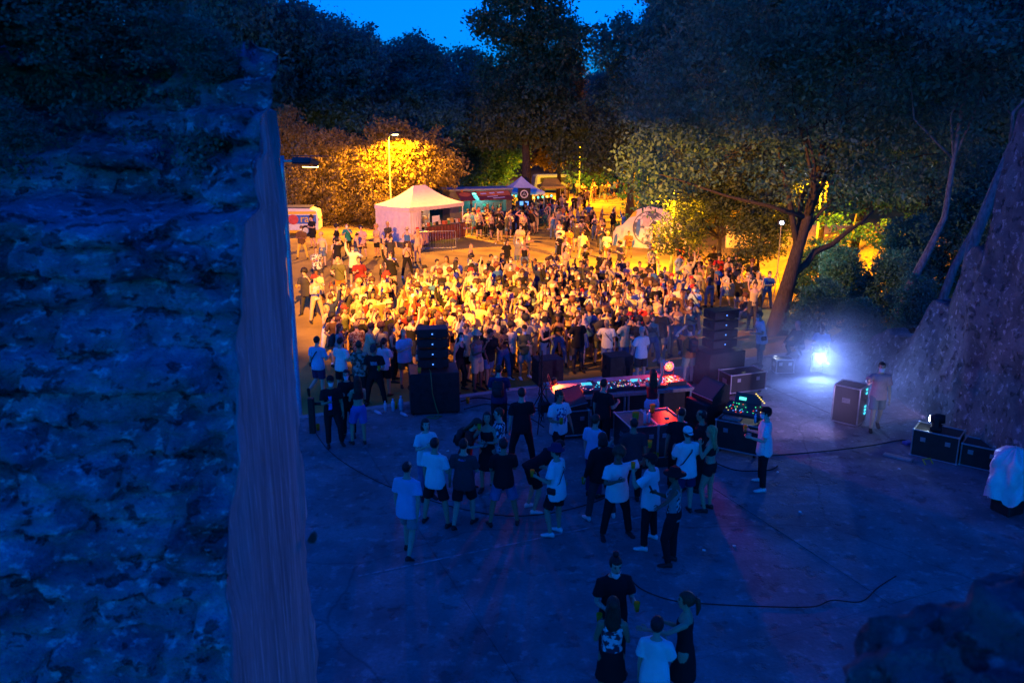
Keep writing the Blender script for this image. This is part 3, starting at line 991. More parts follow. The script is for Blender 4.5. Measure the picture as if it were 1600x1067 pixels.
CL = dict(white=cloth('white', (.74, .74, .74)), warmwhite=cloth('warmwhite', (.74, .70, .50)), offwhite=cloth('offwhite', (.62, .52, .28)), grey=cloth('grey', (.25, .25, .26)), black=cloth('black', (.016, .016, .018)), charcoal=cloth('charcoal', (.05, .05, .055)),  # the crowd's own white has the amber lamplight put into its colour
          navy=cloth('navy', (.02, .03, .09)), blue=cloth('blue', (.04, .13, .45)), lightblue=cloth('lightblue', (.32, .48, .68)), denim=cloth('denim', (.10, .16, .30), var=.3), red=cloth('red', (.48, .035, .03)),
          maroon=cloth('maroon', (.16, .02, .025)), orange=cloth('orange', (.65, .17, .03)), olive=cloth('olive', (.11, .12, .05)), beige=cloth('beige', (.48, .37, .24)), brown=cloth('brown', (.12, .065, .035)),
          yellow=cloth('yellow', (.65, .48, .08)), pink=cloth('pink', (.62, .32, .33)), teal=cloth('teal', (.02, .20, .26)), green=cloth('green', (.06, .20, .08)),
          floral=cloth('floral', (.10, .11, .16), var=.6, scale=16, col2=(.7, .7, .72), sharp=(.47, .53)), camo=cloth('camo', (.06, .07, .06), scale=9, sharp=(.45, .55), col2=(.30, .30, .28), var=.3),
          check=cloth('check', (.25, .06, .04), scale=20, col2=(.45, .36, .25), sharp=(.48, .52)))
CLN = dict(white='white', warmwhite='white', offwhite='cream', grey='grey', black='black', charcoal='charcoal', navy='navy', blue='blue', lightblue='light blue', denim='denim', red='red', maroon='maroon', orange='orange', olive='olive', beige='beige', brown='brown', yellow='yellow', pink='pink', teal='teal', green='green', floral='patterned', camo='mottled', check='checked')
MASKM = M('mask_fabric', (.55, .68, .80), rough=.8, var=.05)
MASKW = M('mask_white', (.75, .76, .78), rough=.8, var=.05)
SHOES = dict(white=M('shoe_white', (.72, .72, .72), rough=.6, var=.1), black=M('shoe_black', (.02, .02, .02), rough=.6, var=.2))


def nv(*a): return Vector(a).normalized()


ARMS = {  # right arm: upper-arm direction, forearm direction
    'down': (nv(.16, .03, -1), nv(.06, .22, -1)), 'loose': (nv(.30, -.05, -1), nv(.15, .35, -1)), 'back': (nv(.22, -.35, -1), nv(-.1, .05, -1)),
    'cup': (nv(.22, .12, -1), nv(-.15, 1, .22)), 'cuphigh': (nv(.40, .55, -.55), nv(-.55, .35, .9)), 'phone': (nv(.14, .35, -1), nv(-.45, 1, .45)),
    'hip': (nv(.75, -.25, -1), nv(-.75, .35, -.55)), 'cross': (nv(.22, .35, -1), nv(-1, .42, .12)), 'up': (nv(.35, .15, 1), nv(-.05, .25, 1)), 'wave': (nv(.9, .2, .25), nv(.2, .25, 1)),
    'fwd': (nv(.2, .9, -.35), nv(-.05, 1, .1)), 'side': (nv(1, .15, -.05), nv(1, .3, .05)), 'head': (nv(.8, .15, .35), nv(-.85, -.1, .7)), 'behind': (nv(.2, -.5, -1), nv(-.9, -.2, -.5)),
    'chest': (nv(.3, .3, -1), nv(-.75, .8, .55)), 'reach': (nv(.55, .75, -.2), nv(.15, 1, .15)), 'knee': (nv(.18, .7, -.6), nv(-.05, .8, -.45)), 'face': (nv(.35, .45, -.9), nv(-.35, .25, 1)),
}
LEGS = {  # thigh and shin directions for the right and the left leg
    'stand': ((nv(.06, .02, -1), nv(.02, -.02, -1)), (nv(-.06, .02, -1), nv(-.02, -.02, -1))),
    'wide': ((nv(.24, .02, -1), nv(.16, -.04, -1)), (nv(-.24, .02, -1), nv(-.16, -.04, -1))),
    'step': ((nv(.05, .36, -1), nv(.03, -.02, -1)), (nv(-.05, -.20, -1), nv(-.03, -.48, -1))),
    'stepl': ((nv(.05, -.20, -1), nv(.03, -.48, -1)), (nv(-.05, .36, -1), nv(-.03, -.02, -1))),
    'shift': ((nv(.05, 0, -1), nv(.02, -.03, -1)), (nv(-.16, .26, -1), nv(-.08, -.22, -1))),
    'kick': ((nv(.05, .0, -1), nv(.02, -.03, -1)), (nv(-.05, .1, -1), nv(-.03, -1, -.55))),
    'sit': ((nv(.22, 1, .42), nv(.06, .45, -1)), (nv(-.22, 1, .42), nv(-.06, .45, -1))),
    'bench': ((nv(.14, 1, -.05), nv(.04, .06, -1)), (nv(-.14, 1, -.05), nv(-.04, .06, -1))),
    'squat': ((nv(.3, 1, .30), nv(.05, -.62, -1)), (nv(-.3, 1, .30), nv(-.05, -.62, -1))),
    'bent': ((nv(.12, .3, -1), nv(.05, -.28, -1)), (nv(-.12, .3, -1), nv(-.05, -.28, -1))),
}
REMESH = []       # (temp object, slot dict, key)


def ring(c, ax, ay, n=14): return [c + ax * math.cos(2 * math.pi * k / n) + ay * math.sin(2 * math.pi * k / n) for k in range(n)]


def head_frame(neck, up, fw, yaw, pitch):
    rt = fw.cross(up).normalized()
    m = Matrix.Rotation(R(yaw), 3, up)
    f2 = m @ fw
    r2 = m @ rt
    m2 = Matrix.Rotation(R(pitch), 3, r2)                # positive looks up
    return r2, (m2 @ f2).normalized(), (m2 @ up).normalized()


def figure(arms=('down', 'down'), legs='stand', lean=0, side=0, twist=0, look=(0, 0), top='tee', bottom='shorts', hair='short', sex='m', mask=None, hat=None, hi=False, bag=None, cup=None, build=1.0, fit=1.0):
    """returns a dict of raw mesh builders; the continuous surfaces are fused later in one pass"""
    F = sex == 'f'
    hipz = .93
    P = Vector((0, 0, hipz))
    up = Vector((math.sin(R(side)), math.sin(R(lean)), math.cos(R(lean)))).normalized()
    rt0 = Vector((1, 0, 0))
    tw = Matrix.Rotation(R(twist), 3, up)
    rt = (rt0 - up * rt0.dot(up)).normalized()
    rtc = tw @ rt
    fw = up.cross(rt).normalized()
    fwc = tw @ fw
    w = build * (.93 if F else 1.0)
    prof = [(-.10, .115, .095, 0), (-.03, .165 if F else .158, .118, -.012), (.06, .155 if F else .152, .108, -.01), (.15, .122 if F else .140, .092, 0), (.26, .135 if F else .152, .100, .012), (.36, .148 if F else .172, .112 if F else .112, .016), (.44, .150 if F else .172, .100, .006), (.50, .112, .078, -.004), (.54, .062, .06, -.008)]

    def trunk_ring(k, gx=1.0, g0=0.0, n=16):
        h, a, b_, o = prof[k] if not isinstance(k, tuple) else k
        t = min(1, max(0, h / .4))
        R_ = rt.lerp(rtc, t).normalized(); W_ = fw.lerp(fwc, t).normalized()
        return ring(P + up * h + W_ * o, R_ * (a * w * gx + g0), W_ * (b_ * w * gx + g0), n)
    body = MB()
    body.loft([trunk_ring(k) for k in range(len(prof))])
    neck0 = P + up * .50 - fwc * .008
    hr, hf, hu = head_frame(neck0, up, fwc, *look)
    if lean > 25:                                          # keep the head from following the bend fully
        hu = (hu + Vector((0, 0, .5))).normalized(); hf = (hf - hu * hf.dot(hu)).normalized(); hr = hf.cross(hu)
    HC = P + up * .60 + hu * .105 + fwc * .02
    body.tube([neck0, neck0.lerp(HC, .45), HC - hu * .03], [.06 if not F else .05, .054 if not F else .046, .05], n=10)

    def hp(x, y, z): return HC + hr * x + hf * y + hu * z
    hw = .074 if F else .077
    hrings = []
    for z, a, yf, yb in ((-.125, .022, .062, .0), (-.112, .038, .082, -.03), (-.085, .053, .090, -.058), (-.045, .063, .092, -.078), (0, hw - .003, .093, -.092), (.04, hw, .092, -.100), (.075, hw - .006, .080, -.094), (.102, .052, .052, -.07), (.116, .024, .02, -.035)):
        c = hp(0, (yf + yb) / 2, z)
        hrings.append(ring(c, hr * a, hf * ((yf - yb) / 2), 14))
    body.loft(hrings)
    body.tube([hp(0, .088, .012), hp(0, .104, -.022), hp(0, .094, -.034)], [.010, .016, .012], n=6)          # nose
    for s in (-1, 1): body.ellipsoid(hp(s * (hw + .002), -.008, -.012), (.012, .02, .03), 6, 5, rot=Matrix((hr, hf, hu)).transposed())
    # arms
    sh = .165 if F else .188
    joints = {}
    for s, key in ((1, arms[0]), (-1, arms[1])):
        u_, f_ = ARMS[key] if isinstance(key, str) else key
        fr = Matrix((rtc * s, fwc, up)).transposed()
        u_, f_ = fr @ u_, fr @ f_
        if lean > 30 and key in ('down', 'loose'): u_ = Vector((.1 * s, .15, -1)).normalized(); f_ = Vector((0, .2, -1)).normalized()
        S = P + up * .445 + rtc * (s * sh * w)
        E = S + u_ * (.275 if F else .29)
        Wr = E + f_ * (.245 if F else .262)
        H = Wr + f_ * .09
        k_ = .86 if F else 1.0
        body.tube([S - rtc * (s * .05) + up * .01, S, S + u_ * .1, E, E + f_ * .08, Wr, Wr + f_ * .02], [.05 * k_, .056 * k_, .05 * k_, .037 * k_, .040 * k_, .027 * k_, .026 * k_], n=10)
        joints[s] = (S, E, Wr, H, u_, f_)
        # palm
        pn = u_.cross(f_)
        pn = pn.normalized() if pn.length > .15 else (fwc * 1.0)
        side_ = f_.cross(pn).normalized()
        body.tube([Wr, Wr + f_ * .045, Wr + f_ * .09], [.028, .040, .036], n=8, flat=.45, up=side_)
        joints[s] += (pn, side_)
    # legs
    lr = LEGS[legs]
    thigh, shin = .43, .42
    feet = {}
    lowest = 9
    for s, (th, sn) in ((1, lr[0]), (-1, lr[1])):
        Hh = P + rt * (s * .092 * w) + up * -.02
        K = Hh + th * thigh
        A = K + sn * shin
        k_ = .95 if F else 1.0
        body.tube([Hh + up * .04, Hh, Hh + th * .16, K - th * .05, K, K + sn * .11, A - sn * .07, A], [.080, .094 * k_, .088 * k_, .060, .055, .058 * k_, .038, .037], n=12)
        feet[s] = (Hh, K, A, th, sn)
    FEET = {}
    for s in (1, -1):
        Hh, K, A, th, sn = feet[s]
        fd = Vector((sn.x * .2 + .18 * s, 1, 0)).normalized()
        pit = 0.0
        if legs == 'kick' and s == -1: fd = Vector((0, .3, -1)).normalized()
        elif sn.y < -.3: fd = Vector((.1 * s, 1, -.45)).normalized()
        elif legs in ('sit',): fd = Vector((.15 * s, 1, .25)).normalized()
        FEET[s] = (A, fd)
        lowest = min(lowest, A.z - .075 if fd.z > -.2 else A.z - .12)
    if legs == 'sit': lowest = min(lowest, P.z - .11)
    shoes = {}
    for s in (1, -1):
        A, fd = FEET[s]
        rr = fd.cross(Vector((0, 0, 1))).normalized()
        uu = rr.cross(fd).normalized()
        mbs = MB()
        def fp_(y, z): return A + fd * y + uu * z
        rs = []
        for y, wd, z0, z1 in ((-.075, .022, -.075, -.01), (-.06, .034, -.078, .005), (-.01, .038, -.078, .03), (.05, .041, -.078, -.005), (.11, .047, -.078, -.03), (.155, .044, -.076, -.042), (.185, .024, -.072, -.052)):
            c = fp_(y, (z0 + z1) / 2)
            rs.append([c + rr * wd * math.cos(2 * math.pi * k / 10) + uu * ((z1 - z0) / 2 * math.copysign(abs(math.sin(2 * math.pi * k / 10)) ** .6, math.sin(2 * math.pi * k / 10))) for k in range(10)])
        mbs.loft(rs)
        shoes[s] = mbs
    # extra skin detail: fingers, eyes, brows, mouth
    ex = MB()
    for s in (1, -1):
        S, E, Wr, H, u_, f_, pn, sd = joints[s]
        curl = .55 if (arms[0] if s == 1 else arms[1]) in ('cup', 'cuphigh', 'phone', 'face', 'chest') else .22
        bendv = pn if pn.dot(rtc * s) < .2 else -pn
        for k, (o, L) in enumerate(((-.027, .07), (-.009, .08), (.009, .075), (.026, .06))):
            b0 = Wr + f_ * .082 + sd * o
            b1 = b0 + (f_ + bendv * curl * .5).normalized() * (L * .55)
            b2 = b1 + (f_ * (1 - curl) + bendv * curl * 1.6).normalized() * (L * .5)
            ex.tube([b0, b1, b2], [.0088, .008, .006], n=5)
        b0 = Wr + f_ * .03 + sd * -.032
        b1 = b0 + (f_ * .7 - sd * .7 + bendv * .3).normalized() * .042
        ex.tube([b0, b1, b1 + (f_ + bendv * .5).normalized() * .035], [.011, .0095, .007], n=5)
    for s in (-1, 1):
        ex.ellipsoid(hp(s * .031, .085, .012), (.013, .009, .007), 6, 4, mi=1, rot=Matrix((hr, hf, hu)).transposed())
        ex.ellipsoid(hp(s * .032, .087, .032), (.019, .008, .0045), 6, 4, mi=1, rot=Matrix((hr, hf, hu)).transposed())
    ex.ellipsoid(hp(0, .086, -.065), (.021, .010, .006), 6, 4, mi=1, rot=Matrix((hr, hf, hu)).transposed())
    out = dict(body=('R', body, ex))
    # ---- clothes
    shirt = MB()
    if top in ('tee', 'long', 'hoodie', 'open'):
        g0 = .016 * fit + (.02 if top == 'hoodie' else 0)
        hem = -.13 if top != 'tee' else -.12 * fit
        loose = .02 * fit
        rr_ = [(hem, .168 + loose, .125 + loose * .6, -.005), (hem + .06, .170 + loose, .126 + loose * .6, -.008), (.04, .160 + loose, .115 + loose * .5, -.004), (.15, .148 + loose * .7, .104 + loose * .4, .002)] + [prof[4], prof[5], prof[6], (.485, .135, .09, 0), (.52, .085, .072, -.006)]
        shirt.loft([trunk_ring(k_, 1.0, g0) for k_ in rr_])
        for s in (1, -1):
            S, E, Wr, H, u_, f_, pn, sd = joints[s]
            if top == 'tee': shirt.tube([S - rtc * (s * .07) + up * .015, S + up * .005, S + u_ * .10, S + u_ * .20], [.062, .070, .068 + .008 * fit, .070 + .012 * fit], n=12)
            else: shirt.tube([S - rtc * (s * .07) + up * .015, S + up * .005, S + u_ * .12, E, E + f_ * .1, Wr], [.06, .07, .064, .054, .05, .038], n=12)
        if top == 'hoodie': shirt.ellipsoid(P + up * .50 - fwc * .09, (.10, .07, .08), 10, 6)
    elif top == 'tank':
        rr_ = [(-.10, .170, .122, -.006), (.04, .150, .110, -.004), (.15, .128 if F else .146, .096, .002), prof[4], prof[5], (.42, .135 if F else .15, .10, .006)]
        shirt.loft([trunk_ring(k_, 1.0, .010) for k_ in rr_])
        for s in (1, -1): shirt.tube([P + up * .40 + rtc * (s * .085) + fwc * .105, P + up * .475 + rtc * (s * .095) + fwc * .07, P + up * .505 + rtc * (s * .095), P + up * .47 + rtc * (s * .095) - fwc * .08, P + up * .38 + rtc * (s * .08) - fwc * .09], [.02] * 5, n=6, flat=.6)
    elif top == 'crop':
        shirt.loft([trunk_ring(k_, 1.0, .010) for k_ in [(.24, .130, .098, .01), (.30, .138, .104, .014), prof[5], (.41, .148, .10, .008)]])
        for s in (1, -1): shirt.tube([P + up * .39 + rtc * (s * .08) + fwc * .10, P + up * .49 + rtc * (s * .09) + fwc * .02, P + up * .39 + rtc * (s * .07) - fwc * .09], [.012] * 3, n=5)
    elif top in ('dress', 'longdress'):
        hb = -.42 if top == 'dress' else -.80
        dz = Vector((0, 0, -1))
        rr_ = [(hb, .22 if top == 'dress' else .26, .19, .01), (hb * .5, .195, .16, 0), (-.05, .172, .130, -.01), (.15, .126, .098, 0), prof[4], prof[5], (.42, .145, .10, .006)]
        shirt.loft([trunk_ring(k_, 1.0, .010) for k_ in rr_])
        for s in (1, -1): shirt.tube([P + up * .39 + rtc * (s * .08) + fwc * .10, P + up * .49 + rtc * (s * .09) + fwc * .02, P + up * .39 + rtc * (s * .07) - fwc * .09], [.012] * 3, n=5)
    if shirt.v: out['shirt' if top not in ('dress', 'longdress') else 'dress'] = ('R', shirt, None)
    if bottom and top not in ('longdress',) and not (top == 'dress'):
        tr = MB()
        tr.loft([trunk_ring(k_, 1.0, .012) for k_ in [(-.11, .135, .105, -.002), prof[1], (.03, .162, .116, -.01), (.09, .150, .108, -.008)]])
        if bottom == 'skirt':
            tr = MB(); tr.loft([trunk_ring(k_, 1.0, .012) for k_ in [(-.34, .215, .175, 0), (-.15, .185, .145, -.005), prof[1], (.09, .150, .108, -.008)]])
        else:
            for s in (1, -1):
                Hh, K, A, th, sn = feet[s]
                if bottom == 'shorts': tr.tube([Hh + up * .03, Hh, Hh + th * .2, Hh + th * .37], [.09, .107, .104, .098 + .006 * fit], n=12)
                elif bottom == 'hotpants': tr.tube([Hh + up * .03, Hh, Hh + th * .14], [.09, .106, .104], n=12)
                else: tr.tube([Hh + up * .03, Hh, Hh + th * .2, K, K + sn * .15, A - sn * .02], [.09, .106, .098, .075, .070, .062], n=12)
        out['trousers' if bottom == 'long' else 'skirt' if bottom == 'skirt' else 'shorts'] = ('R', tr, None)
    # ---- hair
    hm = MB()
    rotH = Matrix((hr, hf, hu)).transposed()

    def cap_shell(rx, ry, rz, cy_=-.012, cz=.022, front=.045, sidez=-.02, backz=-.075, n=16, m=9, rough=0.0):
        vs_, fs = [], []
        for i in range(m + 1):
            a = math.pi / 2 - (math.pi * .80) * i / m
            a = min(a, 1.5)
            for k_ in range(n):
                t = 2 * math.pi * k_ / n
                x, y, z = math.cos(a) * math.cos(t) * rx, math.cos(a) * math.sin(t) * ry, math.sin(a) * rz
                fy = math.sin(t)
                lim = front if fy > .55 else (sidez if fy > -.2 else backz)
                q = 1 + rough * mnoise.noise(Vector((x, y, z)) * 45)
                X, Y, Z = x * q, cy_ + y * q, cz + z * q
                if Z < lim:
                    kk = .80
                    X *= kk; Y = cy_ + (Y - cy_) * kk; Z = max(Z, lim - .03)
                vs_.append(hp(X, Y, Z))
        for i in range(m):
            for k_ in range(n): fs.append((i * n + k_, (i + 1) * n + k_, (i + 1) * n + (k_ + 1) % n, i * n + (k_ + 1) % n))
        fs.append(tuple(range(n)))
        hm.add(vs_, fs)
    if hair == 'short': cap_shell(.086, .110, .105, rough=.06)
    elif hair == 'buzz': cap_shell(.081, .105, .098, front=.06, sidez=.0)
    elif hair == 'afro': cap_shell(.128, .138, .135, cy_=-.02, cz=.04, rough=.16, front=.035, n=22, m=12)
    elif hair in ('long', 'bob', 'pony', 'bun'):
        cap_shell(.087, .112, .108, rough=.04)
        if hair == 'long':
            hm.loft([[hp(x * a, -.055 + y * b_ + o, z) for x, y in [(math.cos(2 * math.pi * k_ / 12), math.sin(2 * math.pi * k_ / 12)) for k_ in range(12)]] for z, a, b_, o in ((.05, .082, .05, 0), (-.02, .094, .058, 0), (-.10, .100, .055, 0), (-.19, .108, .045, -.015), (-.28, .105, .038, -.03), (-.38, .07, .025, -.03))])
        if hair == 'bob':
            hm.loft([[hp(x * a, -.045 + y * b_, z) for x, y in [(math.cos(2 * math.pi * k_ / 12), math.sin(2 * math.pi * k_ / 12)) for k_ in range(12)]] for z, a, b_ in ((.05, .084, .055), (-.03, .098, .070), (-.10, .104, .072), (-.135, .092, .06))])
        if hair == 'pony': hm.tube([hp(0, -.10, .05), hp(0, -.15, .02), hp(0, -.165, -.08), hp(0, -.15, -.19)], [.03, .036, .032, .012], n=8)
        if hair == 'bun': hm.ellipsoid(hp(0, -.045, .145), (.045, .045, .045), 10, 7)
    if hm.v: out['hair'] = ('S', hm, None)
    # ---- hats
    if hat == 'cap':
        h = MB()
        h.loft([ring(hp(0, -.008, z), hr * a, hf * b_, 16) for z, a, b_ in ((.035, .088, .108), (.07, .088, .108), (.105, .074, .092), (.130, .04, .05), (.136, .012, .014))])
        h.loft([[hp(x, y, z) for x, y, z in ((-.07, .085, .052), (-.05, .15, .046), (0, .172, .043), (.05, .15, .046), (.07, .085, .052))], [hp(x, y, z + .008) for x, y, z in ((-.07, .085, .052), (-.05, .15, .046), (0, .172, .043), (.05, .15, .046), (.07, .085, .052))]], closed=True)
        out['cap'] = ('S', h, None)
    elif hat == 'backcap':
        h = MB()
        h.loft([ring(hp(0, -.008, z), hr * a, hf * b_, 16) for z, a, b_ in ((.025, .088, .110), (.07, .089, .110), (.105, .074, .092), (.130, .04, .05), (.136, .012, .014))])
        h.loft([[hp(x, -y, z) for x, y, z in ((-.06, .10, .03), (-.045, .155, .012), (0, .172, .008), (.045, .155, .012), (.06, .10, .03))], [hp(x, -y, z + .008) for x, y, z in ((-.06, .10, .03), (-.045, .155, .012), (0, .172, .008), (.045, .155, .012), (.06, .10, .03))]], closed=True)
        out['cap'] = ('S', h, None)
    elif hat in ('bucket', 'brim'):
        h = MB()
        bw = .055 if hat == 'bucket' else .085
        h.loft([ring(hp(0, -.008, z), hr * a, hf * b_, 18) for z, a, b_ in ((.045 - .018, .09 + bw, .112 + bw), (.050 - .012, .09 + bw, .112 + bw), (.058, .090, .112), (.115, .082, .10), (.140, .07, .085), (.143, .01, .01))])
        out['hat'] = ('S', h, None)
    if mask:
        h = MB()
        vs_, fs = [], []
        for i, (z, yy) in enumerate(((-.020, .012), (-.045, .014), (-.08, .012), (-.118, -.004))):
            for k_ in range(9):
                a = math.pi * (.08 + .84 * k_ / 8)
                vs_.append(hp(math.cos(a) * (.074 - .008 * i), .012 + math.sin(a) * (.084 + yy), z - (mask == 'chin') * .05))
        for i in range(3):
            for k_ in range(8): fs.append((i * 9 + k_, i * 9 + k_ + 1, i * 9 + 10 + k_, i * 9 + 9 + k_))
        h.add(vs_, fs)
        out['mask'] = ('S', h, None)
    # ---- things worn
    if bag == 'strap':
        h = MB()
        a0 = P + up * .50 + rtc * .10
        pts = [a0, P + up * .38 + rtc * .03 + fwc * .155, P + up * .15 - rtc * .13 + fwc * .12, P + up * .0 - rtc * .2, P + up * .15 - rtc * .13 - fwc * .125, P + up * .38 + rtc * .03 - fwc * .145, a0]
        h.tube(pts, [.016] * 7, n=6, flat=.4)
        h.box(P + up * .0 - rtc * .215, (.06, .17, .13), rot=Matrix((rtc, fwc, up)).transposed(), ch=.02)
        out['shoulder_bag'] = ('S', h, None)
    elif bag == 'pack':
        h = MB()
        rb = Matrix((rtc, fwc, up)).transposed()
        h.box(P + up * .27 - fwc * .20, (.28, .15, .40), rot=rb, ch=.05)
        h.box(P + up * .20 - fwc * .285, (.21, .06, .20), rot=rb, ch=.025)
        for s in (1, -1): h.tube([P + up * .44 + rtc * (s * .10) - fwc * .14, P + up * .515 + rtc * (s * .11), P + up * .40 + rtc * (s * .12) + fwc * .13, P + up * .2 + rtc * (s * .15) + fwc * .05, P + up * .12 + rtc * (s * .12) - fwc * .15], [.02] * 5, n=6, flat=.5)
        out['backpack'] = ('S', h, None)
    items = []
    for what, s in (cup or ()):
        S, E, Wr, H, u_, f_, pn, sd = joints[s]
        c = Wr + f_ * .11
        h = MB()
        if what == 'cup': h.lathe([(.030, -.06), (.042, .07), (.039, .066), (.028, -.05)], 12, c + Vector((0, 0, .02)), cap=True)
        elif what == 'phone': h.box(c + Vector((0, 0, .03)), (.075, .012, .15), rot=Matrix.Rotation(R(-30), 3, 'X'), ch=.004)
        out['drink_cup' if what == 'cup' else 'phone'] = ('S', h, None)
    for s in (1, -1): out.setdefault('shoe', ('SS', [], None))[1].append(shoes[s])
    # drop to the ground
    dz = Vector((0, 0, -lowest))
    for k_, (kind, mb_, e) in out.items():
        for q in (mb_ if kind == 'SS' else [mb_] + ([e] if e else [])):
            q.v = [(p[0], p[1], p[2] - lowest) for p in q.v]
    return out


def raw_obj(mb_):
    o = bpy.data.objects.new('tmp', mb_.mesh('tmp'))
    COL.objects.link(o)
    return o


def fuse(figs, hi_flags):
    """voxel-fuse every 'R' surface of all figures in one evaluation; returns list of dicts name -> mesh(es)"""
    jobs = []
    for fi, fg in enumerate(figs):
        for k_, (kind, mb_, e) in fg.items():
            if kind != 'R': continue
            o = raw_obj(mb_)
            m = o.modifiers.new('r', 'REMESH'); m.mode = 'VOXEL'
            m.voxel_size = (.013 if k_ == 'body' else .015) if hi_flags[fi] else .028 if hi_flags[fi] is None else .020
            m2 = o.modifiers.new('s', 'SMOOTH'); m2.factor = .5; m2.iterations = 2 if k_ == 'body' else 4
            m3 = o.modifiers.new('d', 'DECIMATE'); m3.ratio = .22 if hi_flags[fi] else .30
            jobs.append((fi, k_, o, e))
    dg = bpy.context.evaluated_depsgraph_get()
    res = [dict() for _ in figs]
    for fi, k_, o, e in jobs:
        me = bpy.data.meshes.new_from_object(o.evaluated_get(dg))
        n = len(me.vertices)
        co = np.empty(n * 3, np.float32); me.vertices.foreach_get('co', co); co = co.reshape(-1, 3)
        if k_ != 'body':                                 # folds in the cloth
            no = np.empty(n * 3, np.float32); me.vertex_normals.foreach_get('vector', no); no = no.reshape(-1, 3)
            amp = .008 if hi_flags[fi] else .009
            for i in range(n):
                p = co[i]
                q = mnoise.noise(Vector((p[0] * 14 + fi, p[1] * 14, p[2] * 6 + p[0] * 5))) + .6 * mnoise.noise(Vector((p[0] * 30, p[1] * 30 + fi, p[2] * 17)))
                co[i] += no[i] * (amp * q)
            me.vertices.foreach_set('co', co.ravel())
        polys = [tuple(p.vertices) for p in me.polygons]
        if e is not None:
            mi = [0] * len(polys) + e.m
            me2 = bpy.data.meshes.new(k_)
            me2.from_pydata([tuple(c) for c in co] + e.v, [], polys + [tuple(i + n for i in f) for f in e.f])
            me2.materials.append(None); me2.materials.append(DARKF)
            me2.polygons.foreach_set('material_index', mi)
            bpy.data.meshes.remove(me)
            me = me2
        me.name = k_
        if not me.materials: me.materials.append(None)
        me.polygons.foreach_set('use_smooth', [True] * len(me.polygons))
        me.update()
        res[fi][k_] = me
    for fi, k_, o, e in jobs:
        d = o.data
        bpy.data.objects.remove(o); bpy.data.meshes.remove(d)
    for fi, fg in enumerate(figs):
        for k_, (kind, mb_, e) in fg.items():
            if kind == 'S': res[fi][k_] = mb_.mesh(k_, [BLACK], smooth=True)
            elif kind == 'SS': res[fi][k_] = [q.mesh(k_, [BLACK], smooth=True) for q in mb_]
    return res


def slot_mat(o, m, i=0):
    o.material_slots[i].link = 'OBJECT'
    o.material_slots[i].material = m


HELD = dict(drink_cup='cup', phone='phone', backpack='backpack', shoulder_bag='bag')


def put_person(parts, loc, rz, scale, mats, label, group=None, held=None):
    o = link('person', parts['body'], None, loc, rz)
    o.scale = (scale,) * 3
    slot_mat(o, mats['body'])
    tag(o, label, 'person', group)
    for k_, me in parts.items():
        if k_ == 'body': continue
        if k_ in HELD:
            if held is None: continue
            for q in (me if isinstance(me, list) else [me]):
                c = link(k_, q, None, loc, rz)
                c.scale = (scale,) * 3
                slot_mat(c, mats.get(k_) or (CUPM if k_ == 'drink_cup' else BLACK))
                tag(c, held[k_], HELD[k_], 'cups in hands' if k_ == 'drink_cup' else None)
            continue
        for q in (me if isinstance(me, list) else [me]):
            c = link(k_, q, o)
            slot_mat(c, mats.get(k_) or BLACK)
    return o
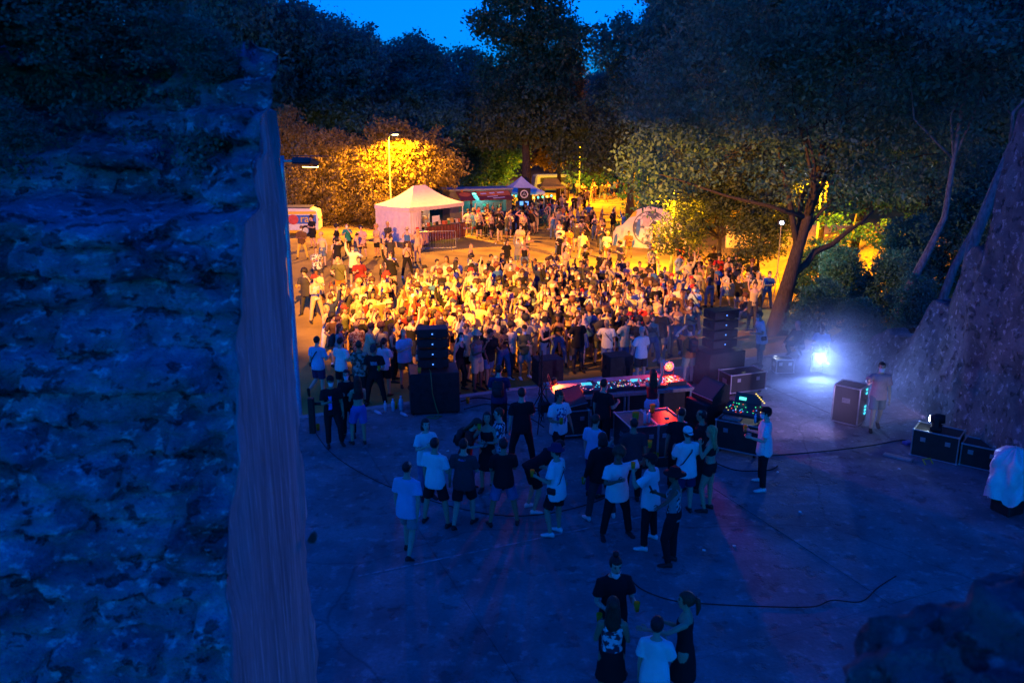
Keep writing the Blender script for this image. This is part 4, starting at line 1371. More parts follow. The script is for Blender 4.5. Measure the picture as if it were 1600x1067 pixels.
# ================================================================== PEOPLE ON THE FLOOR, one by one
# px, py: where the feet stand; rz: 0 looks away from the picture's viewer, 90 to the left, 180 towards the viewer
NEAR = [
 dict(px=640, py=866, rz=-20, legs='stepl', arms=('back', 'down'), top='tee', bottom='shorts', hair='buzz', tc='lightblue', bc='grey', hc='black', fit=1.5, label='man in pale oversized t-shirt walking away, nearest the wall edge', s=1.0),
 dict(px=682, py=819, rz=-25, legs='wide', arms=('cup', 'down'), top='tee', bottom='shorts', hair='short', tc='white', bc='black', hc='black', cup=[('cup', 1)], fit=1.2, label='man seen from behind in white t-shirt and black shorts holding a yellow cup', held={'drink_cup': 'yellow cup in hand of the man in white t-shirt and black shorts'}),
 dict(px=668, py=778, rz=205, legs='stand', arms=('chest', 'phone'), top='tee', bottom='long', hair='bob', sex='f', tc='white', bc='denim', hc='black', fit=1.4, label='woman with dark bob in loose white top facing the white t-shirt man', s=.97),
 dict(px=726, py=822, rz=-15, legs='step', arms=('phone', 'loose'), top='tee', bottom='shorts', hair='short', tc='charcoal', bc='black', hc='black', fit=1.3, label='man from behind all in black standing beside the white t-shirt man'),
 dict(px=787, py=820, rz=8, legs='wide', arms=('phone', 'phone'), top='tee', bottom='shorts', hair='short', tc='black', bc='denim', hc='black', label='man from behind with legs apart in black t-shirt and denim shorts'),
 dict(px=729, py=768, rz=-110, legs='shift', arms=('phone', 'phone'), lean=16, look=(0, -28), top='tee', bottom='long', hair='long', sex='f', tc='red', bc='denim', hc='brown', cup=[('phone', 1)], bag='pack', label='woman in red top with curly hair stooping over her phone', held={'phone': 'lit phone held by the woman in the red top', 'backpack': 'black backpack on the woman in the red top'}, s=.96),
 dict(px=762, py=767, rz=170, legs='stand', arms=('cuphigh', 'cross'), top='dress', bottom=None, hair='long', sex='f', tc='black', hc='black', cup=[('cup', 1)], look=(10, 12), label='woman in black dress drinking from a yellow cup', held={'drink_cup': 'yellow cup raised to the mouth by the woman in black dress'}, s=.98),
 dict(px=781, py=762, rz=100, legs='stand', arms=('phone', 'cross'), top='tee', bottom='long', hair='short', tc='floral', bc='black', hc='brown', label='person in navy and white patterned shirt beside the drinking woman'),
 dict(px=815, py=728, rz=10, legs='wide', arms=('cross', 'down'), top='tee', bottom='long', hair='short', tc='black', bc='black', hc='black', fit=1.3, label='tall man in black from behind, left of the man in printed white t-shirt', s=1.04),
 dict(px=872, py=727, rz=-150, legs='step', arms=('cup', 'loose'), look=(0, -15), top='tee', bottom='long', hair='short', tc='white', bc='black', hc='brown', cup=[('cup', 1)], fit=1.4, shoe='white', label='man in printed white t-shirt stepping forward with yellow cup', held={'drink_cup': 'yellow cup at the waist of the man in printed white t-shirt'}, print=True),
 dict(px=830, py=797, rz=-70, legs='bent', arms=('fwd', 'fwd'), lean=58, top='tee', bottom='shorts', hair='short', tc='black', bc='black', hc='black', shoe='white', label='person in black bending far forward in white sneakers'),
 dict(px=868, py=834, rz=62, legs='shift', arms=('cup', 'cup'), top='tee', bottom='shorts', hair='short', hat='bucket', hatc='navy', tc='white', bc='black', hc='black', bag='strap', cup=[('cup', -1)], fit=1.7, shoe='white', label='man in long white t-shirt and dark bucket hat with crossbody strap', held={'drink_cup': 'yellow cup held by the man in dark bucket hat', 'shoulder_bag': 'black crossbody bag on the man in dark bucket hat'}),
 dict(px=938, py=809, rz=15, legs='wide', arms=('phone', 'loose'), top='hoodie', bottom='long', hair='bob', tc='black', bc='charcoal', hc='black', cup=[('cup', -1)], fit=1.6, shoe='white', label='person in big black hoodie and white sneakers with lowered cup', held={'drink_cup': 'yellow cup hanging in the hand of the person in black hoodie'}),
 dict(px=927, py=775, rz=-40, legs='stand', arms=('cup', 'down'), top='tee', bottom='long', hair='short', tc='lightblue', bc='navy', hc='brown', label='person in light blue t-shirt half hidden behind the black hoodie'),
 dict(px=986, py=782, rz=5, legs='stand', arms=('down', 'phone'), top='tee', bottom='long', hair='buzz', tc='charcoal', bc='black', hc='black', cup=[('phone', -1)], label='close-cropped man in black facing the flight-case table with phone', held={'phone': 'phone held by the close-cropped man at the flight-case table'}),
 dict(px=962, py=838, rz=-165, legs='wide', arms=('chest', 'wave'), look=(-35, 0), top='tee', bottom='long', hair='afro', tc='white', bc='black', hc='auburn', skin=3, cup=[('cup', -1)], fit=1.5, label='man with big curly red-lit hair in white t-shirt gesturing with cup', held={'drink_cup': 'cup in the raised hand of the curly-haired man'}),
 dict(px=1013, py=850, rz=60, legs='wide', arms=('down', 'cuphigh'), top='tee', bottom='long', hair='short', hat='cap', hatc='black', tc='white', bc='black', hc='black', cup=[('cup', -1)], fit=1.5, shoe='white', label='man in black cap and white t-shirt drinking from tall yellow cup', held={'drink_cup': 'tall yellow cup at the mouth of the man in black cap'}),
 dict(px=1048, py=880, rz=70, legs='shift', arms=('phone', 'side'), top='tank', bottom='long', hair='short', hat='brim', hatc='black', tc='grey', bc='black', hc='black', skin=3, bag=None, cup=[('phone', 1)], label='man in brimmed hat and printed sleeveless shirt stretching out one arm', held={'phone': 'small pale phone in the hand of the man in brimmed hat'}, print=True),
 dict(px=1068, py=800, rz=15, legs='stand', arms=('phone', 'phone'), top='tee', bottom='shorts', hair='short', hat='backcap', hatc='white', tc='white', bc='navy', hc='brown', bag='strap', fit=1.4, label='man from behind in white backwards cap and white t-shirt', held={'shoulder_bag': 'black strap bag across the back of the man in white cap'}),
 dict(px=1056, py=765, rz=-20, legs='stand', arms=('fwd', 'down'), lean=22, top='tee', bottom='long', hair='buzz', tc='black', bc='black', hc='black', label='man in black leaning against the end of flight-case table'),
 dict(px=1090, py=766, rz=60, legs='stand', arms=('cup', 'down'), top='tee', bottom='long', hair='buzz', tc='black', bc='black', hc='black', skin=2, label='man with red-rimmed cropped head between white cap and blonde woman'),
 dict(px=1105, py=797, rz=62, legs='shift', arms=('hip', 'face'), top='crop', bottom='hotpants', hair='long', sex='f', tc='black', bc='black', hc='blonde', label='blonde woman in black crop top with hand at mouth'),
 dict(px=1189, py=760, rz=78, legs='wide', arms=('cup', 'cup'), top='tee', bottom='long', hair='short', hat='cap', hatc='black', mask='on', tc='white', bc='black', hc='black', cup=[('cup', 1)], fit=1.6, shoe='white', label='masked man in dark cap and white t-shirt at the lighting desk', held={'drink_cup': 'orange cup held by the man at the lighting desk'}),
 dict(px=955, py=1045, rz=190, legs='stand', arms=('cup', 'cup'), look=(0, -12), top='tee', bottom='long', hair='bun', tc='black', bc='black', hc='black', mask='chin', cup=[('cup', 1), ('cup2', -1)], label='man with topknot and lowered mask in black t-shirt handing cups', held={'drink_cup': 'yellow cup in hand of the man with topknot'}),
 dict(px=952, py=1118, rz=-5, legs='stand', arms=('cup', 'cup'), top='tank', bottom='skirt', hair='long', sex='f', tc='floral', bc='black', hc='brown', cup=[('cup', -1)], label='long-haired woman from behind in patterned top facing the topknot man', held={'drink_cup': 'yellow cup in hand of the long-haired woman in patterned top'}, s=.97),
 dict(px=1018, py=1150, rz=-20, legs='stand', arms=('phone', 'down'), top='tee', bottom='long', hair='short', sex='f', tc='white', bc='black', hc='black', fit=1.3, label='person from behind in white t-shirt at the bottom edge', s=.95),
 dict(px=1064, py=1108, rz=75, legs='stand', arms=('phone', 'reach'), top='dress', bottom=None, hair='pony', sex='f', tc='black', hc='auburn', label='woman in dark dress reaching out, hair rimmed red, at the bottom edge', s=.97),
 dict(px=1016, py=683, rz=8, legs='stand', arms=('up', 'fwd'), top='tank', bottom='hotpants', hair='long', sex='f', tc='maroon', bc='lightblue', hc='brown', label='DJ in dark red top and pale shorts raising one arm at the decks', s=.97),
 dict(px=940, py=706, rz=-40, legs='stand', arms=('cup', 'down'), top='tee', bottom='long', hair='short', mask='chin', tc='black', bc='black', hc='black', label='masked man in black standing behind the DJ decks beside the wedge monitor'),
 dict(px=522, py=697, rz=200, legs='shift', arms=('phone', 'down'), top='tee', bottom='long', hair='short', hat='cap', hatc='black', mask='on', tc='black', bc='black', hc='black', label='masked man in black with blue shirt motif at the floor edge by the wall', s=.98),
 dict(px=546, py=682, rz=185, legs='stand', arms=('cross', 'cross'), top='long', bottom='long', hair='long', sex='f', tc='black', bc='black', hc='black', mask='on', label='masked long-haired woman in black behind the masked man by the wall', s=.96),
 dict(px=563, py=694, rz=25, legs='shift', arms=('phone', 'phone'), top='crop', bottom='shorts', hair='long', sex='f', tc='maroon', bc='blue', hc='black', label='woman from behind with very long dark hair and bright blue shorts', s=.96),
 dict(px=500, py=620, rz=-20, legs='kick', arms=('cup', 'down'), top='tee', bottom='shorts', hair='short', tc='lightblue', bc='navy', hc='black', bag='strap', label='man from behind in pale blue t-shirt lifting one foot, strap across back', held={'shoulder_bag': 'black bag slung on the man in pale blue t-shirt'}),
 dict(px=536, py=622, rz=-30, legs='stand', arms=('cup', 'phone'), top='tee', bottom='shorts', hair='short', tc='white', bc='black', hc='black', cup=[('cup', 1)], label='man from behind in white t-shirt at crowd edge left of the mottled shirt', held={'drink_cup': 'yellow cup lifted by the man left of the mottled shirt'}),
 dict(px=565, py=632, rz=-5, legs='stand', arms=('phone', 'phone'), top='tee', bottom='long', hair='short', tc='camo', bc='black', hc='brown', label='man from behind in mottled grey t-shirt at the crowd edge', s=1.03),
 dict(px=588, py=634, rz=178, legs='wide', arms=('cup', 'cup'), look=(0, -30), top='tee', bottom='long', hair='short', hat='cap', hatc='charcoal', tc='black', bc='black', hc='black', cup=[('cup', 1), ('cup2', -1)], label='man in black with cap looking down at two yellow cups', held={'drink_cup': 'yellow cup held by the capped man in black at the crowd edge'}),
 dict(px=603, py=618, rz=-25, legs='stand', arms=('phone', 'down'), top='tee', bottom='shorts', hair='pony', sex='f', tc='white', bc='black', hc='black', label='woman from behind in white top left of the tall speaker stack', s=.96),
 dict(px=780, py=678, rz=-5, legs='stand', arms=('phone', 'phone'), top='tee', bottom='long', hair='short', tc='navy', bc='black', hc='black', bag='pack', label='man with large black backpack filming, right of the tall speaker stack', held={'backpack': 'large black backpack on the man right of the speaker stack'}),
 dict(px=1366, py=672, rz=170, legs='step', arms=('reach', 'down'), top='tee', bottom='shorts', hair='short', mask='on', tc='pink', bc='grey', hc='black', label='masked man in faded pink t-shirt standing in the purple smoke'),
 dict(px=1282, py=560, rz=150, legs='squat', arms=('knee', 'knee'), lean=18, top='tee', bottom='long', hair='short', tc='lightblue', bc='black', hc='brown', label='person in pale blue crouching right behind the bright spotlight'),
 dict(px=1247, py=556, rz=120, legs='squat', arms=('knee', 'knee'), lean=10, top='long', bottom='long', hair='short', tc='black', bc='black', hc='grey', label='grey-haired person in black crouching under the leaning tree'),
 dict(px=1186, py=572, rz=95, legs='stand', arms=('cup', 'cup'), lean=8, top='tee', bottom='shorts', hair='short', mask='chin', tc='white', bc='beige', hc='brown', bag='strap', fit=1.6, label='person in long white shirt with dark strap right of the speaker tower', held={'shoulder_bag': 'dark strap bag on the person right of the speaker tower'}),
 dict(px=1074, py=600, rz=20, legs='stand', arms=('cup', 'head'), top='tee', bottom='shorts', hair='short', tc='orange', bc='offwhite', hc='brown', bag='pack', label='man from behind in bright orange t-shirt beside the speaker tower', held={'backpack': 'small pack on the man in bright orange t-shirt'}),
 dict(px=1000, py=600, rz=30, legs='stand', arms=('cup', 'phone'), top='tee', bottom='shorts', hair='buzz', tc='white', bc='black', hc='grey', label='grey-haired man in white t-shirt beside the red stage light', s=.98),
]
for d in NEAR:                                   # 'cup2' marks a second cup
    if d.get('cup'): d['cup'] = [('cup' if c[0] == 'cup2' else c[0], c[1]) for c in d['cup']]
FKEYS = ('arms', 'legs', 'lean', 'side', 'twist', 'look', 'top', 'bottom', 'hair', 'sex', 'mask', 'hat', 'bag', 'cup', 'build', 'fit')
# crowd prototypes
g = random.Random(21)
PROTO = []
AR = ['down', 'loose', 'cup', 'cup', 'phone', 'hip', 'cross', 'chest', 'cuphigh', 'back', 'reach', 'face', 'phone', 'chest']
for i in range(34):
    sex = 'f' if i % 5 in (1, 3) else 'm'
    a1, a2 = g.choice(AR), g.choice(AR)
    if i in (4, 17, 25): a1 = 'up'
    if i == 9: a1, a2 = 'cross', 'cross'
    if i == 11: a1, a2 = 'up', 'up'
    if i == 20: a1 = 'wave'
    if i == 29: a1 = 'head'
    top = g.choice(['tank', 'crop', 'tee', 'dress', 'tank', 'tee', 'longdress'] if sex == 'f' else ['tee', 'tee', 'tee', 'tee', 'long', 'tank'])
    bot = g.choice(['shorts', 'hotpants', 'skirt', 'long'] if sex == 'f' else ['shorts', 'long', 'shorts'])
    hair = g.choice(['long', 'bob', 'pony', 'bun', 'long'] if sex == 'f' else ['short', 'short', 'buzz', 'short', 'afro'])
    legs = g.choice(['stand', 'shift', 'wide', 'step', 'stand', 'stepl'])
    hat = 'cap' if i in (6, 14, 22) else 'bucket' if i in (10, 30) else None
    kw = dict(arms=(a1, a2), legs=legs, lean=g.uniform(-3, 8), side=g.uniform(-3, 3), twist=g.uniform(-14, 14), look=(g.uniform(-25, 25), g.uniform(-14, 6)), top=top, bottom=bot, hair=hair, sex=sex, hat=hat, mask='on' if i % 4 == 1 else ('chin' if i % 9 == 4 else None), cup=[('cup', 1)] if a1 in ('cup', 'cuphigh') else None, build=g.uniform(.93, 1.1), fit=g.uniform(.9, 1.6), bag='strap' if i in (5, 16, 27) else 'pack' if i == 23 else None)
    if i in (31, 32): kw.update(legs='sit', arms=('knee', 'knee') if i == 31 else ('cup', 'knee'), lean=-4, bottom='shorts', top='tee', cup=None)
    if i == 33: kw.update(legs='bench', arms=('knee', 'cross'), bottom='long', top='tee', cup=None, lean=6)
    PROTO.append(kw)
figs = [figure(**{k: d[k] for k in FKEYS if k in d}, hi=True) for d in NEAR] + [figure(**d) for d in PROTO]
FUSED = fuse(figs, [True] * len(NEAR) + [False] * len(PROTO))
BLUEP = M('blue_print', (.05, .10, .35), var=.4, scale=30)
for i, d in enumerate(NEAR):
    p = at(d['px'], d['py'])
    mats = dict(body=SKINS[d.get('skin', (0, 1, 4, 0, 2)[i % 5])], shirt=CL[d['tc']], dress=CL[d['tc']], hair=HAIRS[d['hc']], mask=(MASKM, MASKW)[i % 2], cap=CL[d.get('hatc', 'black')], hat=CL[d.get('hatc', 'black')], shoe=SHOES[d.get('shoe', 'black')], phone=BLACK)
    if d.get('bc'):
        for k_ in ('shorts', 'trousers', 'skirt'): mats[k_] = CL[d['bc']]
    s = d.get('s', 1.0)
    held = d.get('held') or {}
    held = {k_: held.get(k_, f'{HELD[k_]} with the {d["label"][:40]}') for k_ in HELD}
    # a person crouching or sitting keeps the feet on the spot
    o = put_person(FUSED[i], p, R(d['rz']), s, mats, d['label'], None, held)
CROWD = FUSED[len(NEAR):]
# printed motifs on a few shirts: flat patches lifted off the cloth that follow its surface
def shirt_print(i, c, size, mat, front=True, name='shirt_print'):
    me = FUSED[i].get('shirt')
    o = [x for x in scene.objects if x.name.startswith('person') and x.get('label') == NEAR[i]['label']][0]
    sh = [x for x in o.children if x.name.startswith('shirt')][0]
    pick = []
    for p in me.polygons:
        ok = (p.normal.y > .45) if front else (p.normal.y < -.45)
        if ok and abs(p.center.x - c[0]) < size[0] and abs(p.center.z - c[1]) < size[1]: pick.append(p)
    if not pick: return
    idx, V2, F2 = {}, [], []
    for p in pick:
        f = []
        for v in p.vertices:
            if v not in idx:
                idx[v] = len(V2); vv = me.vertices[v]; V2.append(tuple(vv.co + vv.normal * .004))
            f.append(idx[v])
        F2.append(tuple(f))
    pm = bpy.data.meshes.new(name); pm.from_pydata(V2, [], F2); pm.materials.append(mat)
    pm.polygons.foreach_set('use_smooth', [True] * len(F2)); pm.update()
    link(name, pm, o)


PR1 = M('print_blue_lines', (.08, .12, .4), var=.5, scale=22, col2=(.75, .75, .78), sharp=(.48, .52), stretch=(1, 1, .5))
PR2 = M('print_dark_block', (.06, .06, .08), var=.5, scale=18, col2=(.5, .5, .5), sharp=(.45, .55))
PR3 = M('print_pale', (.5, .5, .55), var=.4, scale=14, col2=(.1, .12, .3), sharp=(.4, .6))
for i_, d_ in enumerate(NEAR):
    l_ = d_['label']
    if 'printed white' in l_: shirt_print(i_, (0, 1.22), (.13, .17), PR1)
    elif 'brimmed hat' in l_: shirt_print(i_, (0, 1.15), (.13, .2), PR2); shirt_print(i_, (0, 1.15), (.12, .14), PR2, False)
    elif 'blue shirt motif' in l_: shirt_print(i_, (.05, 1.15), (.04, .16), M('print_bright_blue', (.08, .2, .8), var=.2))
    elif 'two yellow cups' in l_: shirt_print(i_, (0, 1.25), (.09, .05), PR3)
    elif 'lighting desk' in l_: shirt_print(i_, (0, 1.3), (.06, .05), PR2, False)
    elif 'all in black' in l_: shirt_print(i_, (0, 1.38), (.07, .02), PR3, False)
# ================================================================== EQUIPMENT ON THE FLOOR
def frame_mesh(sx, sy, sz, b=.03):
    """aluminium extrusions on the twelve edges of a box standing on z = 0"""
    mb = MB()
    for y in (-1, 1):
        for z in (0, 1): mb.box((0, y * sy / 2, z * sz), (sx - b, b, b), ch=.004)
    for x in (-1, 1):
        for z in (0, 1): mb.box((x * sx / 2, 0, z * sz), (b, sy - b, b), ch=.004)
    for x in (-1, 1):
        for y in (-1, 1): mb.box((x * sx / 2, y * sy / 2, sz / 2), (b, b, sz - b), ch=.004)
    return mb


CORNER = MB().ellipsoid((0, 0, 0), (.034, .034, .034), 8, 6).mesh('corner', [ALU], True)
_h = MB(); _h.box((0, 0, 0), (.20, .008, .13), ch=.003); _h.tube([(-.06, -.012, .02), (-.06, -.03, 0), (.06, -.03, 0), (.06, -.012, .02)], [.008] * 4, n=6)
HANDLE = _h.mesh('handle', [STEEL], False)
_h = MB(); _h.box((0, 0, 0), (.11, .012, .10), ch=.004); _h.box((0, -.012, 0), (.03, .012, .05), ch=.004)
LATCH = _h.mesh('latch', [ALU], False)
_h = MB(); _h.lathe([(.045, -.02), (.05, -.012), (.05, .012), (.045, .02)], 12); _h.box((0, 0, .06), (.07, .07, .02))
CASTOR = bpy.data.meshes.new('castor')
_c = MB(); _c.tube([(-.022, 0, .05), (.022, 0, .05)], [.05, .05], n=12); _c.box((0, 0, .085), (.06, .08, .03)); CASTOR = _c.mesh('castor', [RUBBER])


def flight_case(label, loc, rz, size, wheels=True, name='flight_case', group='black flight cases with metal edges', mat=None):
    sx, sy, sz = size
    t = thing(name, label, 'flight case', loc, rz, group)
    z0 = .11 if wheels else .0
    h = sz - z0
    mb = MB(); mb.box((0, 0, z0 + h / 2), (sx - .012, sy - .012, h - .012), ch=.006); mb.build('body', mat or PLY, t)
    e = frame_mesh(sx, sy, h); o = e.build('edging', ALU, t, loc=(0, 0, z0))
    for x in (-1, 1):
        for y in (-1, 1):
            for z in (0, 1): link('corner', CORNER, t, (x * sx / 2, y * sy / 2, z0 + z * h))
    for s in (-1, 1): link('handle', HANDLE, t, (s * sx / 2 + s * .004, 0, z0 + h * .55), s * math.pi / 2)
    for s in (-1, 1): link('latch', LATCH, t, (s * sx * .27, -sy / 2 - .004, z0 + h * .68))
    if wheels:
        for x in (-1, 1):
            for y in (-1, 1): link('castor', CASTOR, t, (x * (sx / 2 - .1), y * (sy / 2 - .1), 0))
    return t


_h = MB(); _h.box((0, 0, 0), (.06, .02, .14), ch=.006); _h.tube([(0, -.012, -.05), (0, -.035, 0), (0, -.012, .05)], [.012, .012, .012], n=6)
CABHANDLE = _h.mesh('handle', [RUBBER])
LEDB = glow('led_blue', (.10, .32, 1.0), .30)
LEDC = glow('led_cyan', (.05, .7, 1.0), .32)
LEDG = glow('led_green', (.05, 1.0, .35), .25)
LEDY = glow('led_yellow', (1.0, .7, .12), .28)
LEDR = glow('led_red', (1.0, .08, .03), .32)
LEDP = glow('led_pink', (1.0, .35, .5), .25)


def cabinet(name, label, loc, rz, size, front=1, group=None, leds=0, cat='speaker', slope=0, feet=True):
    """loudspeaker cabinet standing on loc; front: +1 grille on the far (+y) side, -1 on the near side"""
    sx, sy, sz = size
    t = thing(name, label, cat, loc, rz, group)
    mb = MB(); mb.box((0, 0, sz / 2 + .02), (sx, sy, sz - .04), ch=.018); mb.build('body', BLACK, t)
    mb = MB(); mb.box((0, front * (sy / 2 + .006), sz / 2 + .02), (sx - .06, .018, sz - .10), ch=.004); mb.build('grille', GRILLE, t)
    for s in (-1, 1):
        h = link('handle', CABHANDLE, t, (s * (sx / 2 + .006), 0, sz * .55), s * math.pi / 2)
    mb = MB(); mb.box((sx * .2, -front * (sy / 2 + .004), sz * .45), (.18, .01, .22), ch=.003); mb.build('connector_plate', RUBBER, t)
    if leds:
        mb = MB(); mb.box((-sx * .02, -front * (sy / 2 + .006), sz * .55), (.035, .012, .03)); mb.build('indicator', LEDB, t)
    if feet:
        for x in (-1, 1):
            for y in (-1, 1):
                q = MB(); q.lathe([(.025, 0), (.028, .02)], 8, (x * (sx / 2 - .07), y * (sy / 2 - .07), 0)); q.build('foot', RUBBER, t)
    return t


def wedge(label, loc, rz, w=.62, group='wedge monitors'):
    """floor monitor: sloping grille towards -y"""
    t = thing('wedge_monitor', label, 'speaker', loc, rz, group)
    prof = [(-.26, 0), (.26, 0), (.26, .40), (.12, .46), (-.26, .10)]
    mb = MB()
    n = len(prof)
    vs_ = [(-w / 2, y, z) for y, z in prof] + [(w / 2, y, z) for y, z in prof]
    mb.add(vs_, [tuple(range(n)), tuple(range(2 * n - 1, n - 1, -1))] + [(i, n + i, n + (i + 1) % n, (i + 1) % n) for i in range(n)])
    mb.build('body', BLACK, t)
    a = math.atan2(.36, .38)
    g_ = MB(); g_.box((0, -.07 - .008 * math.sin(a), .28 + .008 * math.cos(a)), (w - .05, .49, .014), rot=Matrix.Rotation(a, 3, 'X'), ch=.004)
    g_.build('grille', M('wedge_grille', (.06, .055, .055), rough=.5, var=.3, scale=70, bump=.5, bscale=240, spec=.5), t)
    e = MB(); e.box((0, -.255, .105), (w, .02, .02), ch=.004); e.build('edging', ALU, t)
    return t


def sub_at(px, py, z=0): p = at(px, py); return p + Vector((0, 0, z))


# ---- tall stack left of the decks
p = sub_at(676, 648) + Vector((0, .5, 0))
cabinet('subwoofer', 'wide black subwoofer under the line array left of the decks', p, R(9), (1.28, .98, 1.12), 1)
stk_p = p
for i in range(4):
    off = Matrix.Rotation(R(9), 3, 'Z') @ Vector((.0, .12, 1.12 + i * .272))
    cabinet('line_array_box', ['lowest', 'second lowest', 'second highest', 'topmost'][i] + ' box of the line array standing on the wide subwoofer', p + off, R(9), (.80, .52, .265), 1, 'line array boxes on the wide subwoofer', leds=1, feet=False)
mb = MB()
rot9 = Matrix.Rotation(R(9), 3, 'Z')
cp = [rot9 @ Vector(v) + p for v in ((-.12, -.18, 1.15), (-.10, -.42, 1.16), (-.10, -.535, 1.12), (-.07, -.545, .6), (.02, -.55, .2), (.08, -.62, .03), (-.1, -.8, .02), (-.25, -.7, .025), (-.1, -.6, .03), (.15, -.72, .035), (0, -.86, .02), (-.2, -.78, .03))]
mb.tube(cp, [.014] * len(cp), n=6); tag(mb.build('cable', M('green_cable', (.13, .2, .06), rough=.5, var=.2), smooth=True), 'greenish cable hanging down the wide subwoofer into a coil', 'cable')
CUPME = MB().lathe([(.030, 0), (.042, .13), (.039, .128), (.028, .012)], 12).mesh('cup', [CUPM], True)
BOTME = MB().lathe([(.034, 0), (.034, .165), (.028, .185), (.015, .20), (.013, .215), (.017, .216), (.017, .24)], 10).mesh('bottle', [M('clear_plastic', (.55, .65, .8), rough=.15, var=.15, spec=.7)], True)


def cup_at(loc, label, s=1.0): o = link('plastic_cup', CUPME, None, loc); o.scale = (s,) * 3; tag(o, label, 'cup', 'plastic cups standing about'); return o


def bottle_at(loc, label, lying=False, s=1.0):
    o = link('water_bottle', BOTME, None, loc); tag(o, label, 'bottle', 'water bottles'); o.scale = (s,) * 3
    if lying: o.rotation_euler = (R(90), 0, R(40)); o.location.z += .034
    return o


cup_at(p + rot9 @ Vector((-.38, -.36, 1.10)), 'yellow cup standing on top of the wide subwoofer', 1.15)
q = at(612, 640)
cup_at(q + Vector((.1, .1, 0)), 'tall yellow cup on the floor at the side of the wide subwoofer', 1.4)
bottle_at(q + Vector((.05, -.08, 0)), 'clear bottle standing in front of the yellow cup beside the subwoofer', s=1.4)
bottle_at(q + Vector((.26, -.05, 0)), 'big water bottle closest to the wide subwoofer', s=1.7)
bottle_at(q + Vector((-.15, -.12, 0)), 'bottle standing apart towards the woman in blue shorts', s=1.2)
bottle_at(q + Vector((-.4, -.2, 0)), 'bottle lying on the floor edge beside the other bottles', True, s=1.2)
bottle_at(q + Vector((.30, -.35, 0)), 'crushed bottle lying in front of the big water bottle', True, s=1.2)
cup_at(at(731, 630), 'yellow cup on the floor right of the wide subwoofer', 1.3)

# ---- right tower
p = sub_at(1124, 606) + Vector((0, .45, 0))
cabinet('subwoofer', 'black subwoofer carrying the speaker tower right of the decks', p, R(24), (1.25, .95, 1.05), 1)
for i in range(4):
    off = Matrix.Rotation(R(24), 3, 'Z') @ Vector((.12, .1, 1.05 + i * .285))
    cabinet('line_array_box', ['lowest', 'second lowest', 'second highest', 'topmost'][i] + ' box of the speaker tower beside the big tree', p + off, R(24), (.85, .55, .28), 1, 'line array boxes of the right tower', leds=1, feet=False)
flight_case('hazy flight case lying before the speaker tower in the smoke', sub_at(1158, 612), R(20), (1.15, .6, .62))
# wedge monitor on its cabinet, beside the decks
p = sub_at(1110, 690) + Vector((0, .3, 0))
cabinet('subwoofer', 'dark cabinet under the wedge monitor beside the decks', p, R(28), (.85, .75, .98), -1)
wedge('wedge monitor with red-lit edge right of the decks', p + Vector((0, 0, .98)), R(-62), .75)

# ---- decks table
A = at(872, 622, .95); B = at(1084, 605, .95)
dT = (B - A); Lt = dT.length; aT = math.atan2(dT.y, dT.x)
rT = Matrix.Rotation(aT, 3, 'Z')
dep = 1.30
TC = (A + B) / 2 + rT @ Vector((0, dep / 2, 0)); TC.z = 0
t = thing('deck_table', 'long DJ table with black front panels and scattered red light', 'table', TC, aT)
mb = MB(); mb.box((0, 0, .91), (Lt, dep, .08), ch=.006); mb.build('table_top', M('table_laminate', (.30, .28, .28), rough=.5, var=.25, scale=6, spec=.5), t)
mb = MB(); mb.box((0, -dep / 2 - .006, .905), (Lt + .02, .014, .09), ch=.003); mb.build('front_rail', ALU, t)
for i in range(4):
    w_ = Lt / 4
    mb = MB(); mb.box((-Lt / 2 + w_ * (i + .5), -dep / 2 + .12, .435), (w_ - .05, .03, .86), ch=.004); mb.build('front_panel', PLY, t)
for x in (-.5, -.01, .5):
    for y in (-1, 1):
        mb = MB(); mb.lathe([(.03, 0), (.03, .87)], 10, (x * (Lt - .12), y * (dep / 2 - .06), 0)); mb.build('leg', ALU, t)
mb = MB(); mb.lathe([(.03, 0), (.03, .87)], 10, (-.01 * Lt + .1, -(dep / 2 - .06), 0)); mb.build('leg', ALU, t)


def on_table(x, y, z=0): return TC + rT @ Vector((x, y, .951 + z))


GEAR = M('gear_plastic', (.03, .03, .033), rough=.45, var=.2, spec=.5)
STEELD = M('dark_jog', (.10, .10, .11), rough=.3, metal=.6, var=.2)


def dots(mbs, rnd, n, x0, x1, y0, y1, z, s=.02):
    for _ in range(n):
        k_ = rnd.randrange(len(mbs))
        mbs[k_].box((rnd.uniform(x0, x1), rnd.uniform(y0, y1), z), (s * rnd.uniform(.7, 1.5), s * rnd.uniform(.6, 1.1), .008))


def player(x, label, seed, sc=1.35):
    t = thing('media_player', label, 'DJ player', on_table(x, -.28), aT, 'players on the decks table')
    mb = MB(); mb.box((0, 0, .05), (.33 * sc, .42 * sc, .10), ch=.008); mb.build('body', GEAR, t)
    mb = MB(); mb.lathe([(.105 * sc, .10), (.105 * sc, .115), (.09 * sc, .122), (.02, .122)], 24, (0, -.03 * sc, 0)); mb.build('jog_wheel', STEELD, t, smooth=True)
    mb = MB(); mb.box((.02, .135 * sc, .112), (.19 * sc, .10 * sc, .02), rot=Matrix.Rotation(R(12), 3, 'X')); mb.build('screen', glow('screen_cyan', (.05, .45, .55), .25), t)
    g_ = random.Random(seed)
    ms = [MB() for _ in range(4)]
    dots(ms, g_, 22, -.15 * sc, .15 * sc, -.19 * sc, .19 * sc, .106)
    for m_, mm in zip(ms, (LEDC, LEDB, LEDP, LEDR)):
        if m_.v: m_.build('button_lights', mm, t)


KNOB = MB().lathe([(.014, 0), (.011, .03)], 8).mesh('knob', [STEELD])
FADER = MB().box((0, 0, 0), (.02, .04, .025)).mesh('fader', [ALU])


